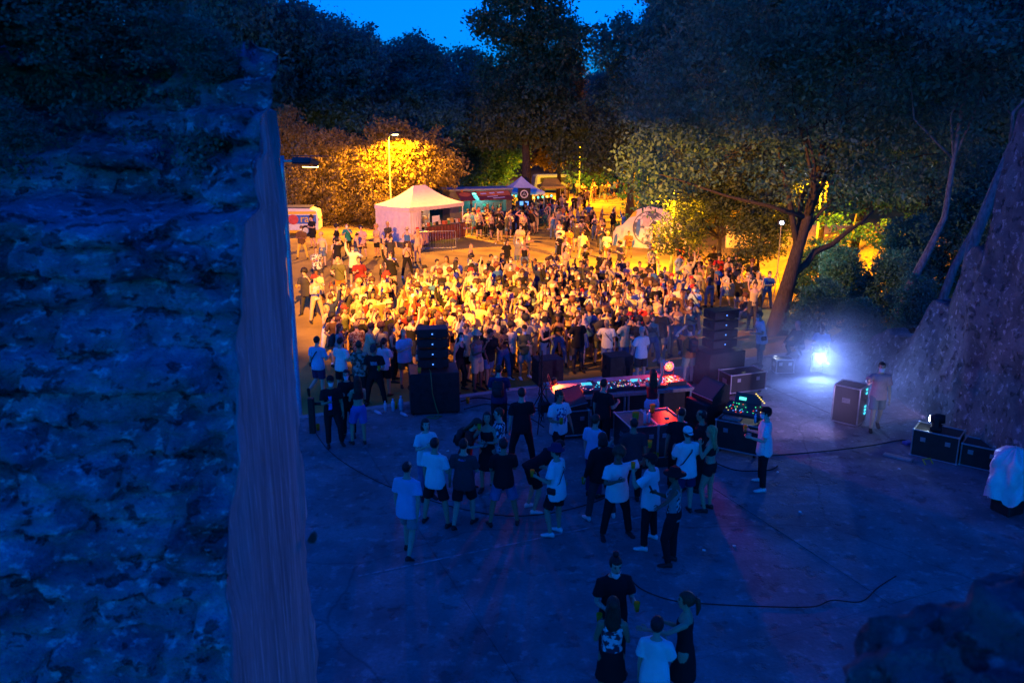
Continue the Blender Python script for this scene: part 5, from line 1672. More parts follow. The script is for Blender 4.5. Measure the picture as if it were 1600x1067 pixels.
def mixer(x, y, label, seed, w=.42, d=.5):
    t = thing('mixing_console', label, 'mixer', on_table(x, y), aT)
    mb = MB(); mb.box((0, 0, .055), (w, d, .11), ch=.008); mb.build('body', GEAR, t)
    g_ = random.Random(seed)
    for i in range(5):
        for j in range(6): link('knob', KNOB, t, (-w * .4 + i * w * .2, -d * .1 + j * d * .09, .11))
    for i in range(5): link('fader', FADER, t, (-w * .4 + i * w * .2, -d * .32, .12))
    ms = [MB() for _ in range(5)]
    dots(ms, g_, 46, -w * .45, w * .45, -d * .42, d * .45, .116, .016)
    for m_, mm in zip(ms, (LEDC, LEDB, LEDP, LEDR, LEDY)):
        if m_.v: m_.build('button_lights', mm, t)


player(-.50 * Lt * .5, 'media player at the cable end of the decks', 1)
player(-.13 * Lt, 'media player beside the mixer on the masked man\'s side', 2)
mixer(.0, -.25, 'DJ mixer covered in coloured lights at the middle of the table', 3, .46, .55)
player(.12 * Lt, 'media player in front of the DJ in red top', 4)
player(.25 * Lt, 'media player just past the raised arm', 5)
mixer(.385 * Lt, -.2, 'white-lit effects mixer beside the red stage light', 6, .62, .5)
# laptop-like stand on the near end, red light put into its colour, cables
t = thing('laptop_stand', 'empty folding laptop stand glowing red on the table end', 'stand', on_table(-.475 * Lt, .12), aT + R(70))
mb = MB()
for a, b_ in (((-.14, 0, 0), (-.14, .12, .32)), ((.14, 0, 0), (.14, .12, .32)), ((-.14, .12, .32), (.14, .12, .32)), ((-.14, 0, .012), (.14, 0, .012)), ((-.14, .05, .14), (.14, .05, .14)), ((-.14, 0, .02), (-.14, .26, .012)), ((.14, 0, .02), (.14, .26, .012))): mb.tube([a, b_], [.012, .012], n=6)
mb.build('frame', M('red_lit_frame', (.6, .06, .04), rough=.4, var=.1), t)
for k_, (x, y) in enumerate(((-.30, -.35), (-.36, -.15), (-.22, .25))):
    mb = MB(); g_ = random.Random(k_)
    mb.tube([on_table(x * Lt + g_.uniform(-.3, .3) , y + g_.uniform(-.2, .2), .012 + .01 * (i % 2)) for i in range(12)], [.01] * 12, n=5)
    tag(mb.build('cable', RUBBER, smooth=True), ['tangled black cable at the table end', 'loose black cable nearest the table\'s far rail', 'thin black cable lying behind the players'][k_], 'cable')
# red stage light on the table end
t = thing('stage_light', 'round LED stage light shining bright red on the decks', 'stage light', on_table(.43 * Lt, .35), aT)
mb = MB(); mb.box((0, 0, .02), (.3, .2, .04), ch=.01); mb.tube([(-.14, 0, .03), (-.15, 0, .30)], [.012] * 2, n=6); mb.tube([(.14, 0, .03), (.15, 0, .30)], [.012] * 2, n=6); mb.build('yoke', BLACK, t)
mb = MB(); mb.tube([(0, .14, .29), (0, -.03, .29), (0, -.06, .29)], [.10, .13, .135], n=18); mb.build('housing', M('white_housing', (.6, .6, .6), rough=.4, var=.1), t, smooth=True)
for k_ in range(7):
    a = k_ * math.pi / 3
    r_ = 0 if k_ == 6 else .075
    mb = MB(); mb.ellipsoid((math.cos(a) * r_, -.065, .29 + math.sin(a) * r_), (.032, .015, .032), 10, 5); mb.build('lens', glow('red_lens', (1, .045, .012), 1.3), t, smooth=True)
lq = on_table(.43 * Lt, .35, .29) + rT @ Vector((0, -.10, 0))
lamp('SPOT', 'red_beam', lq, (1, .03, .015), 34, t, size=.08, spot=112, aim=lq + rT @ Vector((-.55, -1, -.62)), blend=.5)
lamp('POINT', 'red_spill', lq + rT @ Vector((-.05, -.12, .02)), (1, .035, .008), 14, t, size=.06)
# second red par at the near end, hidden behind the speaker, washing the table
t = thing('stage_light', 'small red LED light washing the cable end of the decks', 'stage light', on_table(-.44 * Lt, .42), aT + R(150))
mb = MB(); mb.box((0, 0, .02), (.2, .14, .03), ch=.01); mb.build('yoke', BLACK, t)
mb = MB(); mb.tube([(0, .08, .12), (0, -.05, .10)], [.06, .075], n=14); mb.build('housing', BLACK, t, smooth=True)
mb = MB(); mb.ellipsoid((0, -.052, .10), (.055, .01, .055), 12, 5); mb.build('lens', glow('red_lens2', (1, .08, .03), 1.5), t, smooth=True)
lq = on_table(-.44 * Lt, .42, .13) + rT @ Vector((.03, -.09, 0))
lamp('SPOT', 'red_wash', lq, (1, .085, .012), 28, t, size=.05, spot=150, aim=lq + rT @ Vector((.35, -.8, -.55)), blend=.5)

# front fills beyond the table
for px, py, lab, w_ in ((857, 612, 'black box speaker at the crowd side of the table\'s cable end', .78), (969, 606, 'black box speaker on the crowd side behind the players', .74)):
    q = at(px, py) + Vector((0, .75, 0)); q.z = 0
    cabinet('box_speaker', lab, q, aT + R(3), (w_, .6, 0.80), 1, 'box speakers facing the crowd')
q = TC + rT @ Vector((-.14 * Lt, dep / 2 + .55, 0))
wedge('wedge monitor lying on its back between the two box speakers', q + Vector((0, 0, 0)), aT, .8)
bpy.context.view_layer.update()

# wedge on a case left of the decks, light stand
q = sub_at(893, 688) + Vector((0, .35, 0))
flight_case('flight case under the grey wedge monitor left of the masked man', q, R(12), (.72, .62, .72))
wedge('grey wedge monitor on the flight case left of the masked man', q + Vector((0, 0, .74)), R(35), .62)
q = at(846, 668)
t = thing('lighting_stand', 'black tripod stand hung with cables beside the decks', 'tripod stand', q, .3)
mb = MB(); mb.tube([(0, 0, .35), (0, 0, 2.0)], [.022, .018], n=8); mb.build('pole', BLACK, t)
for a in range(3):
    mb = MB(); mb.tube([(0, 0, .95), (math.cos(a * 2.1) * .55, math.sin(a * 2.1) * .55, .02)], [.014, .014], n=6); mb.build('leg', BLACK, t)
    mb = MB(); mb.tube([(0, 0, .42), (math.cos(a * 2.1) * .34, math.sin(a * 2.1) * .34, .38)], [.009, .009], n=5); mb.build('brace', BLACK, t)
mb = MB(); g_ = random.Random(9)
for k_ in range(5): mb.tube([(g_.uniform(-.1, .1), g_.uniform(-.1, .1), 1.9 - i * .25) for i in range(8)], [.009] * 8, n=5)
mb.build('hanging_cable', RUBBER, t, smooth=True)
mb = MB(); mb.box((.05, -.05, .55), (.3, .2, .25), ch=.03); mb.build('control_box', BLACK, t)

# ---- two flight cases as a table, with drinks
p0, p1 = at(972, 672 + 52), at(1076, 662 + 52)
cA = at(985, 668, .90); cB = at(1073, 660, .90); dv = cB - cA; aF = math.atan2(dv.y, dv.x); rF = Matrix.Rotation(aF, 3, 'Z')
wF = dv.length / 2
for k_, lab in enumerate(('flight case with two bottles and a cup on top', 'red-lit flight case beside it with cup and bottle on top')):
    c = cA + rF @ Vector((wF * (k_ + .5), .52, 0)); c.z = 0
    flight_case(lab, c, aF, (wF - .02, 1.02, .885), mat=M('case_top_laminate', (.05, .045, .048), rough=.3, var=.3, scale=9, spec=.6))


def on_case(x, y): v = cA + rF @ Vector((x, y, 0)); v.z = .903; return v


cup_at(on_case(.22, .25), 'stack of orange cups beside the white bottles on the flight case', 1.9)
bottle_at(on_case(.42, .2), 'white-labelled bottle nearest the orange cup stack', s=1.15)
bottle_at(on_case(.52, .22), 'white-labelled bottle beside its twin on the flight case', s=1.15)
cup_at(on_case(.86, .8), 'orange cup at the back rim of the red-lit case', 1.5)
bottle_at(on_case(1.24, .16), 'tall bottle at the front corner of the red-lit case', s=1.25)
cup_at(on_case(1.30, .34), 'orange cup behind the tall bottle on the red-lit case', 1.4)
mb = MB(); mb.lathe([(.05, 0), (.06, .02), (.055, .03), (.04, .012)], 14); tag(mb.build('ashtray', STEEL, loc=on_case(1.0, .3)), 'small round ashtray on the red-lit case', 'ashtray')
# low tray in front with a cup
q = at(1016, 722); t = thing('low_crate', 'low black crate with a cup in front of the flight cases', 'crate', q + Vector((.1, -.1, 0)), aF)
mb = MB()
for x, y, sx, sy in ((0, -.2, .8, .03), (0, .2, .8, .03), (-.385, 0, .03, .37), (.385, 0, .03, .37)): mb.box((x, y, .12), (sx, sy, .22), ch=.005)
mb.box((0, 0, .02), (.76, .38, .03)); mb.build('tray', PLY, t)
cup_at(q + Vector((.1, -.1, .035)), 'orange cup standing in the low black crate', 1.7)

# ---- lighting desk on its case
q = sub_at(1163, 713) + Vector((0, .35, 0))
flight_case('flight case carrying the lighting desk', q, R(-32), (1.0, .72, .78), group='black flight cases with metal edges')
t = thing('lighting_desk', 'lighting desk with coloured keys and small lamp on the flight case', 'lighting desk', q + Vector((0, 0, .80)), R(-32))
mb = MB(); mb.box((0, .08, .17), (.86, .5, .08), rot=Matrix.Rotation(R(14), 3, 'X'), ch=.01); mb.build('console', GEAR, t)
for x in (-.36, .36):
    mb = MB(); mb.box((x, .08, .06), (.04, .4, .12)); mb.build('leg', GEAR, t)
mb = MB(); mb.box((0, .36, .33), (.62, .04, .30), rot=Matrix.Rotation(R(-18), 3, 'X'), ch=.008); mb.build('monitor', GEAR, t)
mb = MB(); mb.box((-.12, .325, .36), (.16, .012, .07), rot=Matrix.Rotation(R(-18), 3, 'X')); mb.build('screen', glow('screen_green', (.1, .9, .6), .3), t)
ms = [MB() for _ in range(4)]; g_ = random.Random(4)
for i in range(34):
    v = Matrix.Rotation(R(14), 3, 'X') @ Vector((g_.uniform(-.4, .4), g_.uniform(-.2, .2), .046)) + Vector((0, .08, .17))
    ms[g_.randrange(4)].box(v, (.02, .014, .008))
for m_, mm in zip(ms, (LEDR, LEDY, LEDG, LEDB)): m_.build('button_lights', mm, t)
mb = MB()
for i in range(6): mb.box((.16 + i * .045, .40 - i * .02, .50 - i * .03), (.03, .02, .02))
mb.build('lamp_strip', LEDY, t)
mb = MB(); mb.box((-.18, -.22, .03), (.42, .2, .05), ch=.006); mb.build('keyboard', M('keyboard_grey', (.22, .2, .2), rough=.5, var=.2), t)
bottle_at(q + Vector((.2, -.30, .80)), 'small bottle on the lighting desk case', s=.9)

# ---- things at the ruined wall
q = sub_at(1462, 722) + Vector((.2, .4, 0))
flight_case('black flight case with silver rim under the beam light', q, R(-38), (.95, .62, .62), wheels=False)
hp_ = at_depth(1463, 678, q.y - .1)
t = thing('beam_light', 'moving-head light on the flight case throwing a pale beam', 'stage light', q + Vector((-.08, 0, .635)), R(60))
mb = MB(); mb.box((0, 0, .05), (.32, .24, .10), ch=.015); mb.build('base', BLACK, t)
for s in (-1, 1): mb = MB(); mb.box((s * .15, 0, .2), (.04, .12, .26), ch=.012); mb.build('yoke_arm', BLACK, t)
mb = MB(); mb.tube([(0, -.16, .27), (0, .02, .25), (0, .14, .24)], [.10, .11, .09], n=14); mb.build('head', BLACK, t, smooth=True)
mb = MB(); mb.ellipsoid((0, .145, .24), (.075, .02, .075), 12, 5); mb.build('lens', glow('beam_lens', (.6, .85, 1), 16), t, smooth=True)
lq = q + Vector((-.08, 0, .87)) + Matrix.Rotation(R(60), 3, 'Z') @ Vector((0, .18, 0))
lamp('SPOT', 'beam', lq, (.60, .42, 1.0), 120, t, size=.04, spot=58, aim=lq + Vector((-3.6, 2.6, .1)), blend=.6)
flight_case('lower dark case standing behind the rimmed flight case', q + Vector((.75, -.55, 0)), R(-38), (.8, .55, .5), wheels=False)
t = thing('cable_chest', 'open trunk of cables and tools beside the flight cases', 'chest', q + Vector((.9, -1.45, 0)), R(-38))
mb = MB(); mb.box((0, 0, .16), (.8, .5, .32), ch=.01); mb.build('body', PLY, t)
mb = MB(); g_ = random.Random(13)
for k_ in range(6): mb.tube([(g_.uniform(-.35, .35), g_.uniform(-.2, .2), .33 + .03 * k_ + g_.uniform(-.01, .02)) for i in range(9)], [.012] * 9, n=5)
mb.build('coiled_cable', RUBBER, t, smooth=True)
mb = MB(); mb.box((.2, -.05, .46), (.28, .2, .12), rot=Matrix.Rotation(.5, 3, 'Z'), ch=.02); mb.build('toolbox', M('blue_plastic', (.06, .12, .4), rough=.5, var=.1), t)
# plank with metal edge, scattered bits
q2 = at(1403, 716); mb = MB(); mb.box((0, 0, .03), (.62, .16, .05), ch=.006); tag(mb.build('metal_bar', ALU, loc=q2, rz=R(-40)), 'silver-edged bar lying on the floor before the flight case', 'bar')
mb = MB(); mb.box((0, 0, .04), (.22, .16, .08), ch=.02); tag(mb.build('cable_box', M('blue_plastic', (.06, .12, .4)), loc=at(1418, 694), rz=.4), 'small blue box on the floor beside the flight case', 'box')
mb = MB(); mb.tube([(-.1, 0, .012), (-.1, .1, .10), (.1, .1, .10), (.1, 0, .012)], [.018] * 4, n=6); tag(mb.build('yellow_clamp', M('yellow_paint', (.7, .5, .06), rough=.5, var=.1), loc=at(1452, 726), rz=.3), 'yellow clamp on the floor at the flight case corner', 'clamp')
# stand draped with a plastic sheet
q3 = at(1572, 800)
t = thing('sheeted_stand', 'equipment stand draped in crumpled white plastic sheet', 'covered stand', q3, .4)
mb = MB()
for a in range(4): mb.box((math.cos(a * 1.57 + .78) * .22, math.sin(a * 1.57 + .78) * .22, .45), (.06, .06, .9), ch=.01)
mb.box((0, 0, .45), (.42, .42, .86), ch=.02); mb.build('stand', BLACK, t)
sv, sf = [], []
nA, nH = 48, 16
for j in range(nH + 1):
    for i in range(nA):
        a = 2 * math.pi * i / nA; h = j / nH
        r_ = .40 - .06 * h if h < .72 else .36 * (1 - (h - .72) / .28) ** .5 + .01
        fold = .07 * math.sin(a * 5 + 1.3 * h) + .05 * mnoise.noise(Vector((math.cos(a) * 3, math.sin(a) * 3, h * 3))) + .03 * mnoise.noise(Vector((math.cos(a) * 9, math.sin(a) * 9, h * 7)))
        z = .50 + .86 * h - (.30 * (.5 + mnoise.noise(Vector((a * 1.5, 0, 2)))) * (1 - h))
        r2 = r_ * (1 + fold * 2.0) + .05 * mnoise.cell(Vector((math.cos(a) * 4.3 + 9, math.sin(a) * 4.3 + 9, h * 5.1)))
        sv.append((math.cos(a) * r2, math.sin(a) * r2, z + (.05 * mnoise.noise(Vector((math.cos(a) * 4, math.sin(a) * 4, 9))) if h > .6 else 0)))
for j in range(nH):
    for i in range(nA): sf.append((j * nA + i, j * nA + (i + 1) % nA, (j + 1) * nA + (i + 1) % nA, (j + 1) * nA + i))
link('plastic_sheet', mesh_np('plastic_sheet', sv, sf, [M('white_sheet', (.66, .64, .66), rough=.4, var=.1, spec=.5)]), t)
# blinking rack in the smoke
q4 = sub_at(1325, 668) + Vector((.15, .4, 0))
t = thing('equipment_rack', 'tall equipment rack with cyan indicator lights in the purple smoke', 'rack', q4, R(48))
mb = MB(); mb.box((0, 0, .52), (.55, .62, .95), ch=.01); mb.build('body', PLY, t)
link('edging', frame_mesh(.57, .64, .95).mesh('edging', [ALU]), t, (0, 0, .05))
for s in (-1, 1): link('handle', HANDLE, t, (s * .29, 0, .65), s * math.pi / 2)
for x in (-1, 1):
    for y in (-1, 1): link('castor', CASTOR, t, (x * .2, y * .22, -.03))
for z in (.90, .80, .45, .36, .27):
    mb = MB(); mb.box((.18, -.328, z), (.09, .012, .05)); mb.build('indicator', LEDC, t)
# bright spotlight at the far edge
q5 = at(1275, 580)
t = thing('spotlight', 'dazzling blue-white spotlight on the floor at the far edge', 'stage light', q5, R(178))
mb = MB(); mb.box((0, 0, .05), (.34, .26, .10), ch=.015); mb.build('base', BLACK, t)
for s in (-1, 1): mb = MB(); mb.box((s * .15, 0, .30), (.04, .12, .48), ch=.012); mb.build('yoke_arm', BLACK, t)
mb = MB(); mb.tube([(0, -.16, .48), (0, .02, .48), (0, .13, .48)], [.10, .11, .095], n=14); mb.build('head', BLACK, t, smooth=True)
mb = MB(); mb.ellipsoid((0, .135, .48), (.055, .02, .055), 12, 5); mb.build('lens', glow('spot_lens', (.62, .78, 1), 7), t, smooth=True)
mb = MB(); mb.box((-.33, .02, .26), (.05, .05, .05)); mb.build('indicator', glow('spot_ind', (.05, .35, 1), 6), t)
lq = q5 + Vector((0, -.22, .50))
lamp('SPOT', 'spot_beam', lq, (.20, .34, 1.0), 190, t, size=.05, spot=128, aim=lq + Vector((-1.4, -6, .5)), blend=1.0)
flight_case('small box standing beside the crouching grey-haired person', at(1222, 580), R(5), (.55, .4, .42), wheels=False)

# ---- cables over the floor
def floor_cable(pix, label, r=.009, z=.008):
    pts = [at(*p) for p in pix]
    sm = []
    for i in range(len(pts) - 1):                          # Catmull-Rom
        p0, p1, p2, p3 = pts[max(0, i - 1)], pts[i], pts[i + 1], pts[min(len(pts) - 1, i + 2)]
        for k_ in range(8):
            u_ = k_ / 8
            sm.append(.5 * ((2 * p1) + (p2 - p0) * u_ + (2 * p0 - 5 * p1 + 4 * p2 - p3) * u_ ** 2 + (3 * p1 - p0 - 3 * p2 + p3) * u_ ** 3))
    sm.append(pts[-1])
    mb = MB(); mb.tube([Vector((p.x, p.y, z + r * .2)) for p in sm], [r] * len(sm), n=5)
    tag(mb.build('floor_cable', RUBBER, smooth=True), label, 'cable', 'black cables on the floor')


floor_cable([(488, 668), (510, 700), (545, 728), (600, 757), (660, 778), (720, 795), (790, 806), (860, 802), (925, 786), (960, 770)], 'long black cable sweeping across the floor under the standing group')
floor_cable([(985, 905), (1005, 922), (1050, 938), (1110, 944), (1200, 948), (1270, 948), (1300, 938), (1345, 940), (1372, 918), (1400, 900)], 'wavy black cable across the nearest bare floor')
floor_cable([(1205, 712), (1260, 708), (1320, 702), (1370, 695), (1410, 688), (1440, 694)], 'black cable running from the lighting desk to the beam light', .013)
floor_cable([(720, 628), (745, 622), (775, 626), (800, 634), (850, 640), (870, 652)], 'cables snaking from the tall stack to the decks', .02)
floor_cable([(725, 640), (760, 632), (790, 640), (830, 655), (850, 668)], 'second cable between the tall stack and tripod stand', .014)
floor_cable([(1110, 720), (1150, 735), (1200, 735), (1215, 728)], 'short cable behind the masked man at the lighting desk', .014)
# pale scuffed line across the floor
mb = MB(); a_, b_ = at(560, 900), at(1010, 806); n_ = Vector((-(b_ - a_).y, (b_ - a_).x, 0)).normalized() * .022
mb.poly([(a_ - n_).to_tuple()[:2] + (.0075,), (b_ - n_).to_tuple()[:2] + (.0075,), (b_ + n_).to_tuple()[:2] + (.0075,), (a_ + n_).to_tuple()[:2] + (.0075,)])
tag(mb.build('floor_line', M('worn_line_paint', (.33, .33, .34), rough=.85, var=.5, scale=9)), kind='structure')
# post at the wall end of the floor edge
q = at(489, 676); t = thing('edge_post', 'short dark post with rail at the floor edge beside the wall', 'post', q)
mb = MB(); mb.box((0, 0, .45), (.14, .14, .9), ch=.01); mb.build('post', BLACK, t)
mb = MB(); mb.box((.42, .1, .72), (.8, .05, .07), ch=.008); mb.build('rail', BLACK, t)
cup_at(at(497, 672), 'pale cup standing at the foot of the short post', 1.2)
# small litter
for k_, (px, py) in enumerate(((1147, 853), (1215, 738), (1405, 733), (930, 745), (700, 705), (1250, 800), (1100, 860))):
    mb = MB(); mb.box((0, 0, .012), (.06, .045, .02), rot=Matrix.Rotation(k_, 3, 'Z'), ch=.005)
    tag(mb.build('litter_scrap', WHITE, loc=at(px, py)), ['white scrap on bare floor right of the brimmed-hat man', 'white scrap behind the masked desk man', 'pale scrap near the silver-edged bar', 'pale scrap beside the black hoodie', 'pale scrap near the red-topped woman', 'pale scrap alone on the open floor', 'pale scrap near the blonde woman\'s feet'][k_], 'litter', 'scraps on the floor')

# ---- smoke hanging at the spotlights
sm = MB()
def smoke_blob(c, r, seed):
    v, f = [], []
    n, m = 20, 12
    for i in range(m + 1):
        a = -math.pi / 2 + math.pi * i / m
        for k_ in range(n):
            t_ = 2 * math.pi * k_ / n
            d = Vector((math.cos(a) * math.cos(t_), math.cos(a) * math.sin(t_), math.sin(a)))
            w_ = 1 + .12 * mnoise.noise(d * 1.5 + Vector((seed, 0, 0)))
            v.append((c[0] + d.x * r[0] * w_, c[1] + d.y * r[1] * w_, max(.02, c[2] + d.z * r[2] * w_)))
    for i in range(m):
        for k_ in range(n): f.append((i * n + k_, i * n + (k_ + 1) % n, (i + 1) * n + (k_ + 1) % n, (i + 1) * n + k_))
    return v, f


v, f = smoke_blob((8.6, 22.6, .9), (3.9, 5.2, 1.75), 1)
sme = mesh_np('smoke', v, f, [], smooth=True)
mS = bpy.data.materials.new('smoke'); mS.use_nodes = True
nt = mS.node_tree; nt.nodes.clear()
o_ = nt.nodes.new('ShaderNodeOutputMaterial'); pv = nt.nodes.new('ShaderNodeVolumePrincipled')
pv.inputs['Color'].default_value = (.92, .90, .95, 1); pv.inputs['Anisotropy'].default_value = .35
tc = nt.nodes.new('ShaderNodeTexCoord'); nz = nt.nodes.new('ShaderNodeTexNoise'); nz.inputs['Scale'].default_value = .55; nz.inputs['Detail'].default_value = 3
mr = nt.nodes.new('ShaderNodeMapRange'); mr.inputs[1].default_value = .38; mr.inputs[2].default_value = .68; mr.inputs[3].default_value = .01; mr.inputs[4].default_value = .2
gm = nt.nodes.new('ShaderNodeVectorMath'); gm.operation = 'SUBTRACT'; gm.inputs[1].default_value = (8.6, 22.6, .7)
gs = nt.nodes.new('ShaderNodeVectorMath'); gs.operation = 'DIVIDE'; gs.inputs[1].default_value = (3.9, 5.2, 1.9)
gl_ = nt.nodes.new('ShaderNodeVectorMath'); gl_.operation = 'LENGTH'
fo = nt.nodes.new('ShaderNodeMapRange'); fo.inputs[1].default_value = 1.0; fo.inputs[2].default_value = .35; fo.inputs[3].default_value = 0.0; fo.inputs[4].default_value = 1.0
mu = nt.nodes.new('ShaderNodeMath'); mu.operation = 'MULTIPLY'
nt.links.new(tc.outputs['Object'], nz.inputs['Vector']); nt.links.new(nz.outputs['Fac'], mr.inputs[0])
nt.links.new(tc.outputs['Object'], gm.inputs[0]); nt.links.new(gm.outputs[0], gs.inputs[0]); nt.links.new(gs.outputs[0], gl_.inputs[0]); nt.links.new(gl_.outputs['Value'], fo.inputs[0])
nt.links.new(mr.outputs[0], mu.inputs[0]); nt.links.new(fo.outputs[0], mu.inputs[1]); nt.links.new(mu.outputs[0], pv.inputs['Density'])
nt.links.new(pv.outputs[0], o_.inputs['Volume'])
sme.materials.append(mS)
tag(link('smoke', sme), 'thin stage smoke lit purple around the spotlight', 'smoke', kind='stuff')
v, f = smoke_blob((4.9, 22.4, 1.3), (2.1, 2.0, 1.2), 4)
sm2 = mesh_np('smoke', v, f, [], smooth=True)
mS2 = mS.copy(); n2 = mS2.node_tree.nodes
for nd in n2:
    if nd.type == 'VECT_MATH' and nd.operation == 'SUBTRACT': nd.inputs[1].default_value = (4.9, 22.4, 1.3)
    if nd.type == 'VECT_MATH' and nd.operation == 'DIVIDE': nd.inputs[1].default_value = (2.1, 2.0, 1.2)
sm2.materials.append(mS2)
tag(link('smoke', sm2), 'thin smoke lit red around the red stage light', 'smoke', kind='stuff')
# ================================================================== STALLS, VEHICLES, MURAL
CANV = M('gazebo_canvas', (.72, .60, .56), rough=.85, var=.08, bump=.2, bscale=8)
CANVW = M('white_canvas', (.70, .72, .75), rough=.85, var=.08, bump=.2, bscale=8)
CANVY = M('yellow_canvas', (.72, .50, .14), rough=.85, var=.1)


def gazebo(label, N, ang, a, b, eave, peak, ridge, mat, name='gazebo', curtains=(), group=None, valance=.22):
    """canopy on four posts; N the near corner, a along ang, b to its left; ridge: length of the top ridge"""
    t = thing(name, label, 'gazebo', N, ang, group)
    for x, y in ((0, 0), (a, 0), (a, b), (0, b)):
        mb = MB(); mb.box((x, y, eave / 2), (.05, .05, eave), ch=.006); mb.box((x, y, .01), (.14, .14, .02)); mb.build('post', M('white_post', (.7, .7, .7), rough=.4, var=.1), t)
    # roof: four panels with a sagging hip, each panel a part
    rx0, rx1 = a / 2 - ridge / 2, a / 2 + ridge / 2
    A0, A1, A2, A3 = Vector((-.05, -.05, eave)), Vector((a + .05, -.05, eave)), Vector((a + .05, b + .05, eave)), Vector((-.05, b + .05, eave))
    T0, T1 = Vector((rx0, b / 2, peak)), Vector((rx1, b / 2, peak))
    for q0, q1, q2, q3 in ((A0, A1, T1, T0), (A1, A2, T1, T1), (A2, A3, T0, T1), (A3, A0, T0, T0)):
        n = 8
        vs_, fs = [], []
        for j in range(n + 1):
            v_ = j / n
            for i in range(n + 1):
                u_ = i / n
                lo = q0.lerp(q1, u_); hi = q3.lerp(q2, u_)
                p_ = lo.lerp(hi, v_)
                p_.z -= .16 * math.sin(math.pi * v_) * (1 - .3 * math.sin(math.pi * u_)) + .05 * math.sin(math.pi * u_) * (1 - v_)
                vs_.append(p_)
        for j in range(n):
            for i in range(n): fs.append((j * (n + 1) + i, j * (n + 1) + i + 1, (j + 1) * (n + 1) + i + 1, (j + 1) * (n + 1) + i))
        mb = MB(); mb.add(vs_, fs); mb.build('roof_panel', mat, t, smooth=True)
    for p0, p1 in ((A0, A1), (A1, A2), (A2, A3), (A3, A0)):
        vs_, fs = [], []
        n = 12
        d_ = (p1 - p0).normalized(); o_ = Vector((d_.y, -d_.x, 0))
        for i in range(n + 1):
            p_ = p0.lerp(p1, i / n)
            sag = .05 * math.sin(math.pi * i / n)
            w_ = o_ * (.012 + .02 * math.sin(i * 2.3))
            vs_ += [p_ + Vector((0, 0, -sag)) + o_ * .012, p_ + Vector((0, 0, -valance - sag * .6)) + w_]
        for i in range(n): fs.append((2 * i, 2 * i + 1, 2 * i + 3, 2 * i + 2))
        mb = MB(); mb.add(vs_, fs); mb.build('valance', mat, t, smooth=True)
    for (x0, y0, x1, y1) in curtains:
        vs_, fs = [], []
        n = 26
        p0, p1 = Vector((x0, y0, 0)), Vector((x1, y1, 0)); d_ = (p1 - p0).normalized(); o_ = Vector((d_.y, -d_.x, 0))
        for j in range(9):
            z = eave - .05 - (eave - .12) * j / 8
            for i in range(n + 1):
                u_ = i / n
                bil = .16 * math.sin(math.pi * u_) * math.sin(math.pi * j / 8 * .8)
                vs_.append(p0.lerp(p1, u_) + o_ * (bil + .035 * math.sin(u_ * 34 + j * .25) * (j / 8)) + Vector((0, 0, z)))
        for j in range(8):
            for i in range(n): fs.append((j * (n + 1) + i, j * (n + 1) + i + 1, (j + 1) * (n + 1) + i + 1, (j + 1) * (n + 1) + i))
        mb = MB(); mb.add(vs_, fs); mb.build('curtain', mat, t, smooth=True)
    return t


GN = at(642, 382); GA = R(50)
G1 = gazebo('pale pink pop-up gazebo with curtained side serving food', GN, GA, 4.5, 3.0, 2.15, 3.25, 1.0, CANV, curtains=[(0, 3.0, 0, 0), (0, 0, .9, -.02), (0, 3.0, 4.5, 3.0)])
rG = Matrix.Rotation(GA, 3, 'Z')


def in_g(x, y, z=0): v = GN + rG @ Vector((x, y, 0)); v.z = GN.z + z; return v


lamp_t = thing('stall_bulb', 'warm bulb hanging inside the pale gazebo', 'lamp', in_g(2.4, 1.4, 0), 0)
mb = MB(); mb.tube([(0, 0, 2.75), (0, 0, 2.12)], [.006] * 2, n=5); mb.build('wire', RUBBER, lamp_t)
mb = MB(); mb.ellipsoid((0, 0, 2.06), (.05, .05, .06), 10, 6); mb.build('bulb', glow('warm_bulb', (1, .8, .5), 3), lamp_t, smooth=True)
lamp('POINT', 'bulb_light', in_g(2.4, 1.4, 1.95), (1, .78, .5), 14, lamp_t, size=.08)
t = thing('serving_counter', 'long brown-skirted serving counter under the pale gazebo', 'counter', in_g(2.75, .15), GA)
mb = MB(); mb.box((0, 0, .90), (3.4, .75, .04), ch=.005); mb.build('table_top', WOOD, t)
mb = MB()
nf = 60
vs_, fs = [], []
for i in range(nf + 1):
    x = -1.7 + 3.4 * i / nf
    vs_ += [(x, -.38 - .02 * math.sin(i * 1.3), .885), (x, -.40 - .035 * math.sin(i * 1.3 + .4), .03)]
for i in range(nf): fs.append((2 * i, 2 * i + 1, 2 * i + 3, 2 * i + 2))
mb.add(vs_, fs); mb.build('skirt', M('maroon_cloth', (.16, .05, .035), rough=.9, var=.3, scale=4), t, smooth=True)
for x in (-1.6, 0, 1.6):
    mb = MB(); mb.box((x, .3, .44), (.05, .05, .88)); mb.build('leg', STEEL, t)
g_ = random.Random(31)
FOODC = [M('food_%d' % i, c, rough=.6, var=.2) for i, c in enumerate([(.6, .5, .4), (.5, .12, .05), (.1, .25, .08), (.7, .7, .68), (.55, .35, .1), (.03, .03, .03)])]
BOXME = MB().box((0, 0, .1), (.3, .22, .2), ch=.01)
for k_ in range(14):
    mb = MB(); w_, d_, h_ = g_.uniform(.14, .34), g_.uniform(.12, .25), g_.uniform(.08, .3)
    mb.box((0, 0, h_ / 2), (w_, d_, h_), ch=.012)
    tag(mb.build('food_container', FOODC[k_ % 6], loc=in_g(1.2 + k_ * .235, .02 + g_.uniform(-.12, .22), .925), rz=GA + g_.uniform(-.3, .3)), f'small food container, {ordn[k_] or "first"} along the gazebo counter from its curtain', 'container', 'containers on the serving counter')
t = thing('menu_board', 'white menu board standing on the gazebo counter', 'menu board', in_g(2.35, .22, .925), GA)
